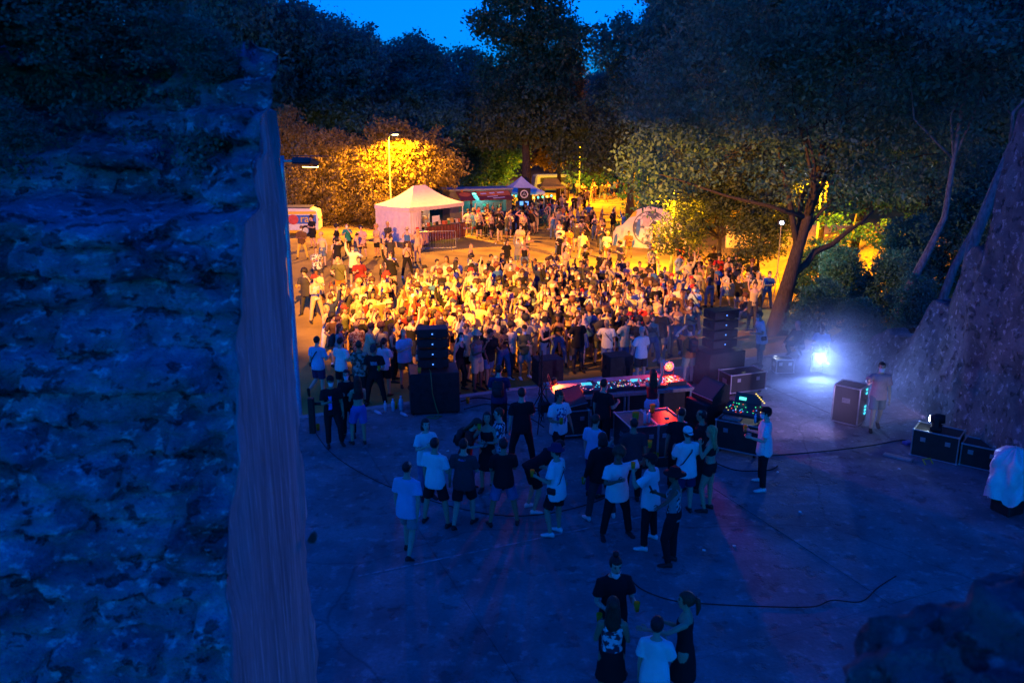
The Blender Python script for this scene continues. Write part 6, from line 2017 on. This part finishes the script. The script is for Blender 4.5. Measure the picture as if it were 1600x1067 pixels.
mb = MB(); mb.box((0, 0, .30), (.62, .03, .50), ch=.004); mb.build('panel', WHITE, t)
mb = MB(); mb.box((0, .05, .12), (.4, .1, .24)); mb.build('stand', WOOD, t)
mb = MB(); mb.box((0, 0, .40), (.7, .6, .8), ch=.01); tag(mb.build('pink_chest', M('pink_chest', (.55, .28, .22), rough=.7, var=.1), loc=in_g(.35, -.55), rz=GA), 'pinkish chest standing against the gazebo curtain corner', 'chest')

# ---- food truck
FT = at_depth(746, 338, 60); FT.z = gz_field(FT.x, FT.y); FA = R(20)
t = thing('food_truck', 'food truck with raised orange-brown hatches and teal-lit kitchen', 'food truck', FT, FA)
BODYM = M('truck_paint', (.12, .12, .14), rough=.4, var=.1, spec=.5)
mb = MB()
mb.box((0, .95, 1.55), (4.6, .08, 2.1), ch=.01)                       # far wall
mb.box((-2.27, 0, 1.55), (.06, 1.8, 2.1)); mb.box((2.27, 0, 1.55), (.06, 1.8, 2.1))
mb.box((0, 0, .48), (4.5, 1.85, .10))
mb.box((0, -.95, .80), (4.6, .06, .60), ch=.006)                      # below the hatch
mb.box((0, -.95, 2.52), (4.6, .06, .16)); mb.box((-1.95, -.95, 1.77), (.62, .06, 1.32)); mb.box((2.05, -.95, 1.77), (.42, .06, 1.32)); mb.box((-.75, -.95, 1.77), (.14, .06, 1.32))
mb.build('body', BODYM, t)
mb = MB(); mb.box((0, 0, 2.68), (4.75, 2.05, .12), ch=.03); mb.build('roof', M('truck_roof', (.30, .32, .38), rough=.5, var=.15), t)
mb = MB(); mb.box((0, -.72, 1.12), (3.6, .4, .05)); mb.build('worktop', STEEL, t)
for k_, (x, w_) in enumerate(((.75, 2.5), (-1.35, 1.05))):
    h = thing('hatch', None, None); h.parent = t; h.location = (x, -1.0, 2.55); h.rotation_euler = (R(22), 0, 0)
    del_ = MB(); del_.box((0, -.65, 0), (w_, 1.35, .05), ch=.006); del_.build('panel', M('hatch_brown', (.16, .04, .025), rough=.5, var=.2), h)
    if k_ == 0:
        mb = MB(); mb.box((0, -.38, .029), (w_ - .1, .68, .008)); mb.build('orange_band', M('hatch_orange', (.62, .16, .04), rough=.5, var=.15), h)
        for i, (xx, yy, ww) in enumerate(((-.75, -.42, .42), (-.1, -.35, .38), (.55, -.30, .5), (-.2, -.86, .8), (.2, -1.08, .9))):
            mb = MB(); mb.box((xx, yy, .036), (ww, .16 if i < 3 else .09, .006), rot=Matrix.Rotation(.1, 3, 'Z')); mb.build('pale_print', WHITE, h)
    else:
        mb = MB(); mb.lathe([(.42, .027), (.42, .034)], 24, (0, -.6, 0)); o_ = mb.build('round_print', MATS['hatch_orange'], h); o_.scale = (1, .75, 1)
for x in (-1.4, 1.4):
    for y in (-.85, .85):
        mb = MB(); mb.tube([(x, y - .1, .34), (x, y + .1, .34)], [.34, .34], n=18); mb.build('wheel', RUBBER, t)
for x, zc in ((-.2, 2.3), (1.2, 2.3)):
    mb = MB(); mb.box((x, .2, zc), (.9, .06, .05)); mb.build('tube_light', glow('teal_tube', (.15, .95, .75), 1.2), t)
lamp('POINT', 'kitchen_light', FT + Matrix.Rotation(FA, 3, 'Z') @ Vector((.5, .2, 2.0)), (.15, .9, .72), 18, t, size=.2)
mb = MB(); mb.box((-1.45, -1.02, 1.7), (.14, .1, 2.0)); mb.build('door_post', M('orange_wood', (.45, .20, .06), var=.2), t)

gazebo('white gazebo with pointed roof beside the food truck', at_depth(792, 330, 66) * Vector((1, 1, 0)) + Vector((0, 0, gz_field(-.4, 66))) if False else Vector((at_depth(792, 330, 66).x, 66, gz_field(-.4, 66))), R(12), 3.0, 3.0, 2.1, 3.2, .05, CANVW)
gazebo('small yellow-lit canopy farthest along the stalls', Vector((at_depth(846, 310, 74).x, 74, gz_field(2.6, 74))), R(8), 2.1, 2.0, 2.2, 2.75, 1.2, CANVY)
# string of coloured bulbs in front of the white gazebo
a_, b_ = Vector((at_depth(785, 300, 65.5).x, 65.4, gz_field(-.8, 65) + 2.1)), Vector((at_depth(868, 296, 67).x, 66.5, gz_field(3, 67) + 2.15))
t = thing('string_light', 'string of coloured bulbs hung along the white gazebo', 'string light', a_)
mb = MB(); mb.tube([(b_ - a_) * (i / 12) + Vector((0, 0, -.25 * math.sin(math.pi * i / 12))) for i in range(13)], [.01] * 13, n=4); mb.build('wire', RUBBER, t)
for i in range(1, 12):
    c = (b_ - a_) * (i / 12) + Vector((0, -.02, -.25 * math.sin(math.pi * i / 12) - .08))
    mb = MB(); mb.ellipsoid(c, (.075, .075, .09), 8, 6); mb.build('bulb', (glow('b_green', (.1, 1, .35), .5), glow('b_yellow', (1, .75, .15), .5), glow('b_teal', (.1, .9, .75), .5))[i % 3], t, smooth=True)
# black sign with a round emblem
q = Vector((at_depth(819, 318, 63).x, 63, gz_field(1, 63)))
t = thing('round_emblem_sign', 'tall black sign with white round emblem beside the white gazebo', 'sign', q)
mb = MB(); mb.box((0, 0, 1.1), (.08, .08, 2.2)); mb.build('post', BLACK, t)
mb = MB(); mb.box((0, -.06, 2.25), (.95, .05, 1.0), ch=.006); mb.build('panel', BLACK, t)
mb = MB(); n_ = 28
mb.loft([[(math.cos(2 * math.pi * k_ / n_) * r_, y_, 2.3 + math.sin(2 * math.pi * k_ / n_) * r_) for k_ in range(n_)] for r_, y_ in ((.22, -.088), (.26, -.093), (.30, -.088))], cap=False); mb.build('emblem_ring', WHITE, t)
mb = MB(); mb.tube([(-.13, -.094, 2.18), (0, -.094, 2.46), (.13, -.094, 2.18)], [.022] * 3, n=4); mb.tube([(-.07, -.094, 2.27), (.07, -.094, 2.27)], [.018] * 2, n=4); mb.build('emblem_letter', WHITE, t)
for s in (-1, 1):
    mb = MB(); mb.box((s * .2, -.09, 1.62), (.26, .02, .3)); mb.build('lit_panel', glow('sign_blue', (.1, .35, 1), .25), t)

# ---- parked vehicle at the wall edge
VP = at(470, 369) + Vector((-1.0, .8, 0)); VP.z = gz_field(VP.x, VP.y)
t = thing('parked_van', 'low white van with blue lettered side panel at the wall edge', 'van', VP, R(4))
PAINT = M('van_white', (.68, .68, .66), rough=.35, var=.06, spec=.5)
prof = [(-2.0, .35), (2.0, .35), (2.02, 1.0), (1.95, 1.45), (1.5, 1.62), (-.9, 1.66), (-1.5, 1.15), (-2.0, 1.0)]
mb = MB(); n_ = len(prof)
mb.add([(x, -.8, z) for x, z in prof] + [(x, .8, z) for x, z in prof], [tuple(range(n_)), tuple(range(2 * n_ - 1, n_ - 1, -1))] + [(i, i + n_, (i + 1) % n_ + n_, (i + 1) % n_) for i in range(n_)]); mb.build('body', PAINT, t)
mb = MB(); mb.box((.35, 0, 1.68), (2.5, 1.5, .05), ch=.02); mb.build('roof', M('van_roof', (.12, .13, .12), rough=.5, var=.2), t)
mb = MB(); mb.box((.35, -.806, 1.38), (3.1, .02, .16)); mb.build('yellow_stripe', M('van_yellow', (.75, .5, .04), rough=.4, var=.08), t)
mb = MB(); mb.box((.95, -.806, .98), (1.9, .018, .52)); mb.build('blue_panel', M('van_blue', (.03, .12, .5), rough=.4, var=.1), t)
mb = MB(); mb.lathe([(.30, 0), (.30, .012)], 20); o_ = mb.build('round_badge', M('van_red', (.5, .06, .06), rough=.4, var=.2), t, loc=(.55, -.815, .98)); o_.rotation_euler = (R(90), 0, 0)
fc = bpy.data.curves.new('lettering', 'FONT'); fc.body = 'rac'; fc.size = .62; fc.extrude = .004; fc.align_x = 'CENTER'
fo_ = bpy.data.objects.new('lettering', fc); COL.objects.link(fo_)
fm_ = bpy.data.meshes.new_from_object(fo_.evaluated_get(bpy.context.evaluated_depsgraph_get())); bpy.data.objects.remove(fo_)
fm_.materials.clear(); fm_.materials.append(MATS['van_yellow'])
fo_ = link('lettering', fm_, t, (1.35, -.825, .83)); fo_.rotation_euler = (R(90), 0, 0)
for x in (-1.25, 1.25):
    for y in (-.74, .74):
        w_ = thing('wheel', None, None); w_.parent = t; w_.location = (x, y, .32)
        mb = MB(); mb.tube([(0, -.09, 0), (0, .09, 0)], [.32, .32], n=18); mb.build('tyre', RUBBER, w_)
        mb = MB(); mb.tube([(0, -.095, 0), (0, .095, 0)], [.19, .19], n=12); mb.build('rim', ALU, w_)
for s in (-1, 1):
    mb = MB(); mb.box((2.02, s * .6, .95), (.03, .2, .14)); mb.build('taillight', M('tail_red', (.4, .02, .02), rough=.3, var=.1), t)
mb = MB(); mb.box((-.2, -.808, 1.18), (.9, .015, .2)); mb.build('window', M('van_glass', (.02, .025, .03), rough=.1, var=.1, spec=.6), t)

# ---- crowd-control barriers, tape, chalkboard
BAR = MB()
BAR.tube([(-1.1, 0, .12), (-1.1, 0, 1.02), (-1.04, 0, 1.08), (1.04, 0, 1.08), (1.1, 0, 1.02), (1.1, 0, .12), (-1.1, 0, .12)], [.02] * 7, n=6)
BARF = BAR.mesh('frame', [STEEL], True)
BARB = MB().tube([(0, 0, .12), (0, 0, 1.08)], [.008, .008], n=5).mesh('bar', [STEEL], True)
BARL = MB().tube([(0, -.3, .0), (0, -.05, .13), (0, .05, .13), (0, .3, .0)], [.016] * 4, n=5).mesh('foot', [STEEL], True)


def barrier(loc, rz, label):
    t = thing('crowd_barrier', label, 'barrier', loc, rz, 'metal crowd barriers')
    link('frame', BARF, t)
    for k_ in range(14): link('bar', BARB, t, (-1.1 + 2.2 * (k_ + 1) / 15, 0, 0))
    for s in (-1, 1): link('foot', BARL, t, (s * .85, 0, 0))


barrier(at(692, 377), R(20), 'metal crowd barrier standing before the gazebo counter')
barrier(at(683, 391), R(14), 'metal crowd barrier closest to the crowd, before the other one')
barrier(at(742, 371), R(30), 'metal crowd barrier hung with red and white tape beside the chalkboard')
TAPE = M('barrier_tape', (.7, .68, .66), rough=.6, scale=1.2, stretch=(3, 3, .01), sharp=(.49, .51), col2=(.6, .04, .04), var=.05)
for (p0, p1, lab) in ((at(726, 368), at(748, 362), 'upper red and white tape strung before the chalkboard'), (at(724, 378), at(764, 367), 'lower red and white tape strung past the chalkboard')):
    mb = MB(); z = .95 if 'upper' in lab else .85
    vs_, fs = [], []
    for i in range(13):
        p_ = p0.lerp(p1, i / 12) + Vector((0, 0, z - .15 * math.sin(math.pi * i / 12)))
        vs_ += [p_ + Vector((0, 0, .05)), p_ - Vector((0, 0, .05))]
    for i in range(12): fs.append((2 * i, 2 * i + 1, 2 * i + 3, 2 * i + 2))
    mb.add(vs_, fs); tag(mb.build('barrier_tape', TAPE), lab, 'tape')
q = at(738, 366)
t = thing('chalkboard', 'A-frame chalkboard with pale frame beside the gazebo post', 'chalkboard', q, R(-12))
for s in (-1, 1):
    f_ = thing('board', None, None); f_.parent = t; f_.location = (0, s * .22, 0); f_.rotation_euler = (R(s * 12), 0, 0)
    mb = MB(); mb.box((0, 0, .62), (.66, .02, 1.1)); mb.build('slate', M('slate', (.03, .03, .035), rough=.8, var=.3), f_)
    mb = MB()
    for x in (-.35, .35): mb.box((x, 0, .6), (.05, .04, 1.2))
    for z in (.07, 1.17): mb.box((0, 0, z), (.65, .035, .05))
    mb.build('frame', M('pale_wood', (.5, .4, .27), var=.2), f_)
# skateboard under the man in black
q = at(781, 381)
t = thing('skateboard', 'skateboard under the man in black near the barrier', 'skateboard', q, R(10))
mb = MB(); mb.box((0, 0, .11), (.8, .2, .015), ch=.005); mb.build('deck', WOOD, t)
for x in (-.28, .28):
    for y in (-.07, .07): w_ = MB(); w_.tube([(x, y - .02, .04), (x, y + .02, .04)], [.04, .04], n=10); w_.build('wheel', WHITE, t)
SKATE = q

# ---- painted wall with a round mural
MP = at(1012, 388); MP.z = gz_field(MP.x, MP.y)
t = thing('mural_wall', 'rounded white painted wall with a large round mural, half hidden by leaves', 'wall', MP, R(-14))
pr = [(-2.35, 0), (2.5, 0), (2.45, .9), (2.1, 1.6), (1.5, 2.25), (.8, 2.62), (0, 2.75), (-.8, 2.5), (-1.35, 1.9), (-1.7, 1.5), (-2.1, 1.35), (-2.3, 1.0)]
mb = MB(); n_ = len(pr)
mb.add([(x, -.15, z) for x, z in pr] + [(x, .15, z) for x, z in pr], [tuple(range(n_)), tuple(range(2 * n_ - 1, n_ - 1, -1))] + [(i, i + n_, (i + 1) % n_ + n_, (i + 1) % n_) for i in range(n_)])
mb.build('wall', M('mural_white', (.70, .62, .58), rough=.8, var=.12, scale=3), t)


def painted(pts, mat, d=.156, name='painted_shape'):
    mb = MB(); mb.poly([(x, -d, z) for x, z in pts]); return mb.build(name, mat, t)


circ = lambda cx, cz, r_, n_=40, sx=1: [(cx + math.cos(2 * math.pi * k_ / n_) * r_ * sx, cz + math.sin(2 * math.pi * k_ / n_) * r_) for k_ in range(n_)]
PB, PL, PY, PD, PV = (M('mural_' + n_, c, rough=.8, var=.2, scale=5) for n_, c in (('blue', (.06, .16, .5)), ('lilac', (.50, .42, .48)), ('yellow', (.7, .45, .05)), ('dark', (.08, .08, .11)), ('mix', (.45, .46, .55))))
painted(circ(.1, 1.35, 1.12), PD); painted(circ(.1, 1.35, 1.06), M('mural_cloudy', (.16, .20, .36), rough=.8, var=.5, scale=3.4, col2=(.72, .68, .70), sharp=(.42, .58), detail=3), .160)
painted([(-.8, 1.0), (-.62, .7), (-.5, 1.4), (-.55, 2.0), (-.75, 1.7)], PB, .164)
painted([(.15, .45), (.5, .35), (.85, .62), (.7, 1.0), (.35, .85)], PB, .164)
painted([(-.35, 1.5), (.0, 1.4), (.1, 1.9), (-.1, 2.2), (-.4, 2.05)], PL, .164)
painted([(0, 1.45), (.5, 1.5), (.7, 1.75), (.3, 1.85)], PD, .168)
for k_, (x0, x1, z1) in enumerate(((-2.3, -2.12, .95), (-1.55, -1.35, .8), (-1.15, -.98, .55))): painted([(x0, .02), (x1, .02), (x1 + .14, z1 * .6), (x1 + .1, z1), (x0 + .1, z1 * .8)], PB, .156)
painted([(-1.25, 2.0), (-.85, 2.1), (-.75, 2.45), (-1.0, 2.35)], PY); painted([(-1.9, .3), (-1.65, .2), (-1.6, 1.3), (-1.75, 1.3)], PV)
painted([(1.5, .05), (2.3, .05), (2.2, .8), (1.6, 1.2)], M('mural_orange', (.6, .25, .06), rough=.8, var=.2))

# low retaining wall seen between the right-hand trunks
mb = MB(); mb.box((0, 0, .5), (9.0, .5, 1.5), ch=.04); q = Vector((17.5, 50, gz_field(17.5, 50) - .2))
tag(mb.build('retaining_wall', M('rendered_wall', (.42, .36, .28), rough=.9, var=.3, scale=2, bump=.5, bscale=12), loc=q, rz=R(-8)), 'lamplit rendered wall seen between trunks behind the leaning tree', 'wall')
# people carrier seen far behind the yellow canopy
q = Vector((at_depth(862, 285, 95).x, 95, gz_field(4.6, 95)))
t = thing('parked_car', 'blue-grey van parked under trees beyond the yellow canopy', 'van', q, R(15))
mb = MB(); mb.box((0, 0, 1.25), (4.6, 1.9, 1.7), ch=.2, taper=(.9, .9)); mb.build('body', M('car_blue', (.12, .18, .28), rough=.35, var=.1, spec=.5), t)
mb = MB(); mb.box((0, -.93, 1.55), (3.2, .02, .5), rot=Matrix.Rotation(R(-4), 3, 'X')); mb.build('window', MATS['van_glass'], t)
for x in (-1.4, 1.4):
    for y in (-.85, .85): mb = MB(); mb.tube([(x, y - .1, .34), (x, y + .1, .34)], [.34, .34], n=16); mb.build('wheel', RUBBER, t)

# logs / seats under the trees on the right
for k_, (px, py) in enumerate(((1150, 497), (1130, 455))):
    mb = MB(); mb.tube([(-1.1, 0, .2), (0, .03, .22), (1.1, 0, .2)], [.2, .22, .19], n=12)
    tag(mb.build('fallen_log', BARK, loc=at(px, py), rz=.3 + k_, smooth=True), ['fallen log lying behind the speaker tower', 'fallen log where people sit under the low tree'][k_], 'log')

# ================================================================== CROWD
def proj(p):
    d = Vector(p) - Vector((0, 0, CAM_H))
    z_ = d.dot(_f)
    return 800 + d.x / z_ * FPX, 533.5 - d.dot(_u) / z_ * FPX


def inside(x, y, poly):
    c = False
    n = len(poly)
    for i in range(n):
        x0, y0 = poly[i]; x1, y1 = poly[(i + 1) % n]
        if (y0 > y) != (y1 > y) and x < (x1 - x0) * (y - y0) / (y1 - y0) + x0: c = not c
    return c


TOPN = dict(tee='t-shirt', tank='tank top', long='long-sleeved shirt', crop='crop top', dress='dress', longdress='long dress', hoodie='hoodie')
HAIRN = dict(long='long-haired', bob='bob-haired', pony='ponytailed', bun='person with bun', short='short-haired', buzz='close-cropped', afro='curly-haired')
ARMN = dict(up='arm raised', wave='one arm waving', cross='arms crossed', cup='holding a cup', cuphigh='drinking', hip='hand on hip', head='hand on head', reach='reaching forward', face='hand at face', chest='hand on chest', phone='forearm raised', behind='arm behind back')
ZONES = [
    # polygon of where feet stand in the picture, how many, least spacing, share facing the decks, place phrase function
    ([(476, 500), (480, 410), (560, 392), (640, 400), (690, 420), (640, 462), (560, 480), (520, 520)], 20, 1.0, .5, 'on open ground by the wall'),
    ([(505, 585), (520, 520), (590, 480), (690, 462), (800, 452), (900, 458), (1000, 462), (1070, 480), (1096, 520), (1076, 560), (1000, 580), (900, 585), (826, 596), (770, 616), (722, 616), (640, 606), (570, 608)], 168, .46, .86, None),
    ([(700, 430), (840, 395), (900, 385), (1050, 398), (1090, 440), (1000, 458), (800, 448), (700, 455)], 20, 1.1, .5, 'on open ground before the mural'),
    ([(722, 372), (760, 352), (820, 338), (868, 332), (872, 350), (850, 368), (800, 378)], 24, .8, .2, 'queueing near the food truck'),
    ([(856, 384), (868, 350), (950, 350), (985, 372), (985, 396), (900, 396)], 14, 1.2, .3, 'on the track left of the mural'),
    ([(1060, 470), (1080, 432), (1150, 432), (1196, 470), (1200, 515), (1175, 522), (1100, 500)], 18, .8, .7, 'under trees behind the speaker tower'),
]
BLOCK = [(stk_p.x, stk_p.y, 1.0)] + [(at(1213, 522).x, at(1213, 522).y, .8), (MP.x, MP.y, 1.2)]
taken = [(o.location.x, o.location.y) for o in scene.objects if o.name.startswith('person')]
g = random.Random(99)
spots = []
for zi, (poly, n, sp, face, place) in enumerate(ZONES):
    wp = [at(*q_) for q_ in poly]
    x0, x1 = min(p_.x for p_ in wp), max(p_.x for p_ in wp); y0, y1 = min(p_.y for p_ in wp), max(p_.y for p_ in wp)
    got, tries = 0, 0
    while got < n and tries < 30000:
        tries += 1
        x, y = g.uniform(x0, x1), g.uniform(y0, y1)
        if plat_side(x, y) > -.3: continue
        z = gz_field(x, y)
        px, py = proj((x, y, z))
        if not inside(px, py, poly): continue
        if zi == 1 and g.random() > max(.14, min(1, (py - 455) / 110)): continue
        if any((x - a) ** 2 + (y - b_) ** 2 < r_ * r_ for a, b_, r_ in BLOCK): continue
        if any((x - a) ** 2 + (y - b_) ** 2 < sp * sp for a, b_ in taken): continue
        taken.append((x, y)); spots.append((zi, x, y, z, px, py)); got += 1
DJ = Vector((3.4, 20.5))
STAND = [i for i in range(31)]
TOPW = ['warmwhite'] * 7 + ['offwhite'] * 6 + ['black'] * 13 + ['charcoal'] * 5 + ['grey', 'grey', 'navy', 'blue', 'lightblue', 'lightblue', 'red', 'maroon', 'orange', 'olive', 'beige', 'beige', 'beige', 'brown', 'brown', 'pink', 'floral', 'check']
BOTW = ['black'] * 6 + ['charcoal'] * 3 + ['denim'] * 5 + ['beige'] * 3 + ['navy', 'grey', 'olive', 'brown', 'offwhite', 'white']
HCW = ['black'] * 5 + ['brown'] * 6 + ['blonde'] * 3 + ['auburn'] * 2
SPECIAL = [  # people one can pick out in the open: px, py, proto overrides
    (545, 400, 'teal', 'black', 180, 'teal polo'), (490, 388, 'black', 'black', 150, None), (567, 405, 'pink', 'brown', 185, None), (590, 403, 'beige', 'black', 140, None), (527, 404, 'black', 'black', -100, None), (473, 405, 'brown', 'yellow', 185, None),
    (564, 470, 'maroon', 'offwhite', 185, None), (533, 468, 'olive', 'orange', 178, None), (500, 490, 'offwhite', 'brown', 160, None), (482, 493, 'charcoal', 'charcoal', 170, None), (613, 452, 'white', 'black', 185, None),
    (781, 379, 'black', 'beige', 178, None), (812, 398, 'offwhite', 'white', 200, None), (910, 407, 'offwhite', 'beige', 0, None), (888, 402, 'orange', 'offwhite', 5, None), (1018, 432, 'floral', 'black', 190, None), (690, 494, 'black', 'beige', 5, None)]
crowd_people = []
for k_, (px, py, tc_, bc_, rz_, _) in enumerate(SPECIAL):
    p_ = at(px, py)
    near = [s for s in spots if (s[1] - p_.x) ** 2 + (s[2] - p_.y) ** 2 < .8]
    for s in near: spots.remove(s)
    crowd_people.append(dict(loc=p_, rz=R(rz_), tc=tc_, bc=bc_, zone=0 if px < 660 and py < 500 else 2 if py > 385 else 3, px=px, py=py, male=True))
for zi, x, y, z, px, py in spots:
    to = math.degrees(math.atan2(-(DJ.x - x), DJ.y - y))
    rz_ = to + g.gauss(0, 24) if g.random() < ZONES[zi][3] else g.uniform(0, 360)
    crowd_people.append(dict(loc=Vector((x, y, z)), rz=R(rz_), tc=g.choice(TOPW), bc=g.choice(BOTW), zone=zi, px=px, py=py))
PLAIN_M = [i for i in range(31) if PROTO[i]['sex'] == 'm' and PROTO[i]['top'] == 'tee']
used, heldc = {}, {}


def place_of(c):
    if c['zone'] != 1: return ZONES[c['zone']][4]
    if c['px'] < 640: return 'in the crowd near the wall'
    if c['px'] < 740: return 'in the crowd behind the tall stack'
    if c['px'] < 880: return 'in the middle of the crowd'
    if c['px'] < 1000: return 'in the crowd facing the decks'
    return 'in the crowd beside the speaker tower'


for c in crowd_people:
    if c.get('male'): pi = g.choice(PLAIN_M)
    elif c['zone'] == 5 and g.random() < .45: pi = g.choice((31, 32))
    else: pi = g.choice(STAND)
    P_ = PROTO[pi]
    parts = CROWD[pi]
    c['pi'] = pi
    dress = P_['top'] in ('dress', 'longdress')
    tw = f"{CLN[c['tc']]} {TOPN[P_['top']]}"
    bw = '' if dress else ' and ' + CLN[c['bc']] + ' ' + dict(shorts='shorts', hotpants='shorts', skirt='skirt', long='trousers')[P_['bottom']]
    arm = 'seated' if P_['legs'] == 'sit' else ARMN.get(P_['arms'][0]) or ARMN.get(P_['arms'][1]) or 'arms lowered'
    hw = 'capped' if P_['hat'] == 'cap' else 'hat-wearing' if P_['hat'] else HAIRN[P_['hair']].replace('person with bun', 'bun-haired')
    c['desc'] = f"{hw} person in {tw}{bw}"
    c['arm'] = arm
    c['place'] = place_of(c)
    lab = f"{c['desc']}, {arm}, {c['place']}"
    if len(lab.split()) > 16: lab = f"{c['desc']}, {c['place']}"
    c['lab'] = lab
cnts = {}
for c in crowd_people: cnts.setdefault(c['lab'], []).append(c)
for lab, l in cnts.items():
    if len(l) > 1:
        for i, c in enumerate(sorted(l, key=lambda c: c['px'])):
            c['lab'] = f"{c['desc']}, {c['place']}, {['nearest', 'second nearest', 'third nearest', 'fourth nearest', 'fifth nearest', 'sixth nearest'][min(i, 5)]} the wall"
            if len(c['lab'].split()) > 16: c['lab'] = f"{c['desc'].replace(' person', '')}, {c['place'].replace('in the crowd ', '')}, {['nearest', 'second', 'third', 'fourth', 'fifth', 'sixth'][min(i, 5)]} from wall"
            if len(c['lab'].split()) > 16: c['lab'] = c['lab'].replace('on open ground ', '').replace('long-sleeved shirt', 'shirt').replace('long-haired', 'longhaired').replace('behind the ', 'behind ').replace('before the ', 'before ').replace('beside the ', 'beside ').replace(', arms lowered', '')
for c in crowd_people:
    while len(c['lab'].split()) > 16: c['lab'] = c['lab'].replace('person ', '', 1) if 'person ' in c['lab'] else c['lab'].replace(' the ', ' ', 1)
hl = {}
for c in crowd_people:
    pi = c['pi']; P_ = PROTO[pi]
    mats = dict(body=SKINS[g.choice((0, 0, 1, 1, 4, 4, 2, 3))], shirt=CL[c['tc']], dress=CL[c['tc']], shorts=CL[c['bc']], trousers=CL[c['bc']], skirt=CL[c['bc']], hair=HAIRS[g.choice(HCW)], mask=g.choice((MASKM, MASKW, MASKW)), cap=CL[g.choice(('black', 'white', 'navy', 'red'))], hat=CL[g.choice(('red', 'black', 'beige'))], shoe=SHOES[g.choice(('white', 'black', 'black'))], backpack=CL['charcoal'], shoulder_bag=CL['black'])
    held = {}
    for k_ in HELD:
        if k_ in CROWD[pi]:
            base = f"{'yellow cup' if k_ == 'drink_cup' else 'phone' if k_ == 'phone' else 'dark ' + HELD[k_]} of the person in {CLN[c['tc']]} {TOPN[P_['top']]} {c['place']}"
            hl[base] = hl.get(base, 0) + 1
            held[k_] = base if hl[base] == 1 else base + f", {ordn[min(hl[base] - 1, 20)]} such"
            if len(held[k_].split()) > 16: held[k_] = held[k_].replace('of the person in', 'with').replace('in the crowd ', '')
    parts = CROWD[pi]
    if 'drink_cup' in parts and g.random() < .5: parts = {k_: v for k_, v in parts.items() if k_ != 'drink_cup'}
    put_person(parts, c['loc'], c['rz'], g.uniform(.93, 1.05), mats, c['lab'], 'people in the crowd', held or None)

# the rest of the crowd: packed behind and between the people above, and far along the track
lowf = [figure(**PROTO[i]) for i in (0, 1, 2, 3, 4, 7, 8, 12, 13, 15, 18, 24)]
LOW = fuse(lowf, [None] * len(lowf))
V_, F_, MI_, mats_ = [], [], [], []
g = random.Random(5)
MASS = [([(872, 346), (880, 318), (900, 304), (960, 300), (1000, 304), (975, 312), (930, 318), (912, 340)], 34, 1.1), (ZONES[1][0], 130, .38), (ZONES[2][0], 5, 1.0), (ZONES[3][0], 30, .55), ([(1040, 470), (1060, 440), (1150, 440), (1190, 480), (1110, 505)], 14, .6), (ZONES[4][0], 14, .8)]
for mp_, num, sp in MASS:
    wp = [at(*q_) for q_ in mp_]
    x0, x1 = min(p_.x for p_ in wp), max(p_.x for p_ in wp); y0, y1 = min(p_.y for p_ in wp), max(p_.y for p_ in wp)
    nb = tries = 0
    while nb < num and tries < 20000:
        tries += 1
        x, y = g.uniform(x0, x1), g.uniform(y0, y1)
        if plat_side(x, y) > -.3: continue
        p_ = Vector((x, y, gz_field(x, y)))
        pq_ = proj(p_)
        if not inside(*pq_, mp_): continue
        if mp_ is ZONES[1][0] and g.random() > max(.2, min(1, (pq_[1] - 450) / 110)): continue
        if any((x - a) ** 2 + (y - b_) ** 2 < r_ * r_ for a, b_, r_ in BLOCK): continue
        if any((x - a) ** 2 + (y - b_) ** 2 < sp * sp for a, b_ in taken): continue
        taken.append((x, y)); nb += 1
        to = math.degrees(math.atan2(-(DJ.x - x), DJ.y - y))
        pi = g.randrange(len(LOW)); s_ = g.uniform(.93, 1.05); rm_ = Matrix.Rotation(R(to + g.gauss(0, 30)) if g.random() < .75 else g.uniform(0, 6.28), 3, 'Z') * s_
        mm = dict(body=SKINS[g.choice((0, 1, 4, 2))], hair=HAIRS[g.choice(HCW)])
        for k_, me in LOW[pi].items():
            if k_ in HELD or k_ == 'mask': continue
            for q_ in (me if isinstance(me, list) else [me]):
                m_ = mm.get(k_) or (SHOES['black'] if k_ == 'shoe' else CL[g.choice(TOPW if k_ in ('shirt', 'dress') else BOTW)])
                if m_ not in mats_: mats_.append(m_)
                o0 = len(V_)
                co = np.empty(len(q_.vertices) * 3, np.float32); q_.vertices.foreach_get('co', co); co = co.reshape(-1, 3) @ np.array(rm_).T + np.array(p_)
                V_ += co.tolist()
                ix = mats_.index(m_)
                for f_ in q_.polygons: F_.append(tuple(i + o0 for i in f_.vertices)); MI_.append(ix)
me = bpy.data.meshes.new('crowd'); me.from_pydata(V_, [], F_)
for m_ in mats_: me.materials.append(m_)
me.polygons.foreach_set('material_index', MI_); me.polygons.foreach_set('use_smooth', [True] * len(F_)); me.update()
tag(link('crowd', me), 'mass of people packed between and behind the others and along the track', 'crowd', kind='stuff')
# two vendors inside the gazebo and people on the log are part of the crowd above
for k_, (x, y, tc_, lab) in enumerate(((1.5, .95, 'orange', 'vendor in orange behind the counter nearest the curtain'), (2.1, 1.15, 'beige', 'vendor in beige behind the menu board'))):
    mats = dict(body=SKINS[k_], shirt=CL[tc_], shorts=CL['black'], trousers=CL['black'], hair=HAIRS['black'], shoe=SHOES['black'], cap=CL['black'], hat=CL['black'], mask=MASKW)
    put_person(CROWD[PLAIN_M[k_]], in_g(x, y), GA + math.pi, .98, mats, lab, 'people in the crowd')
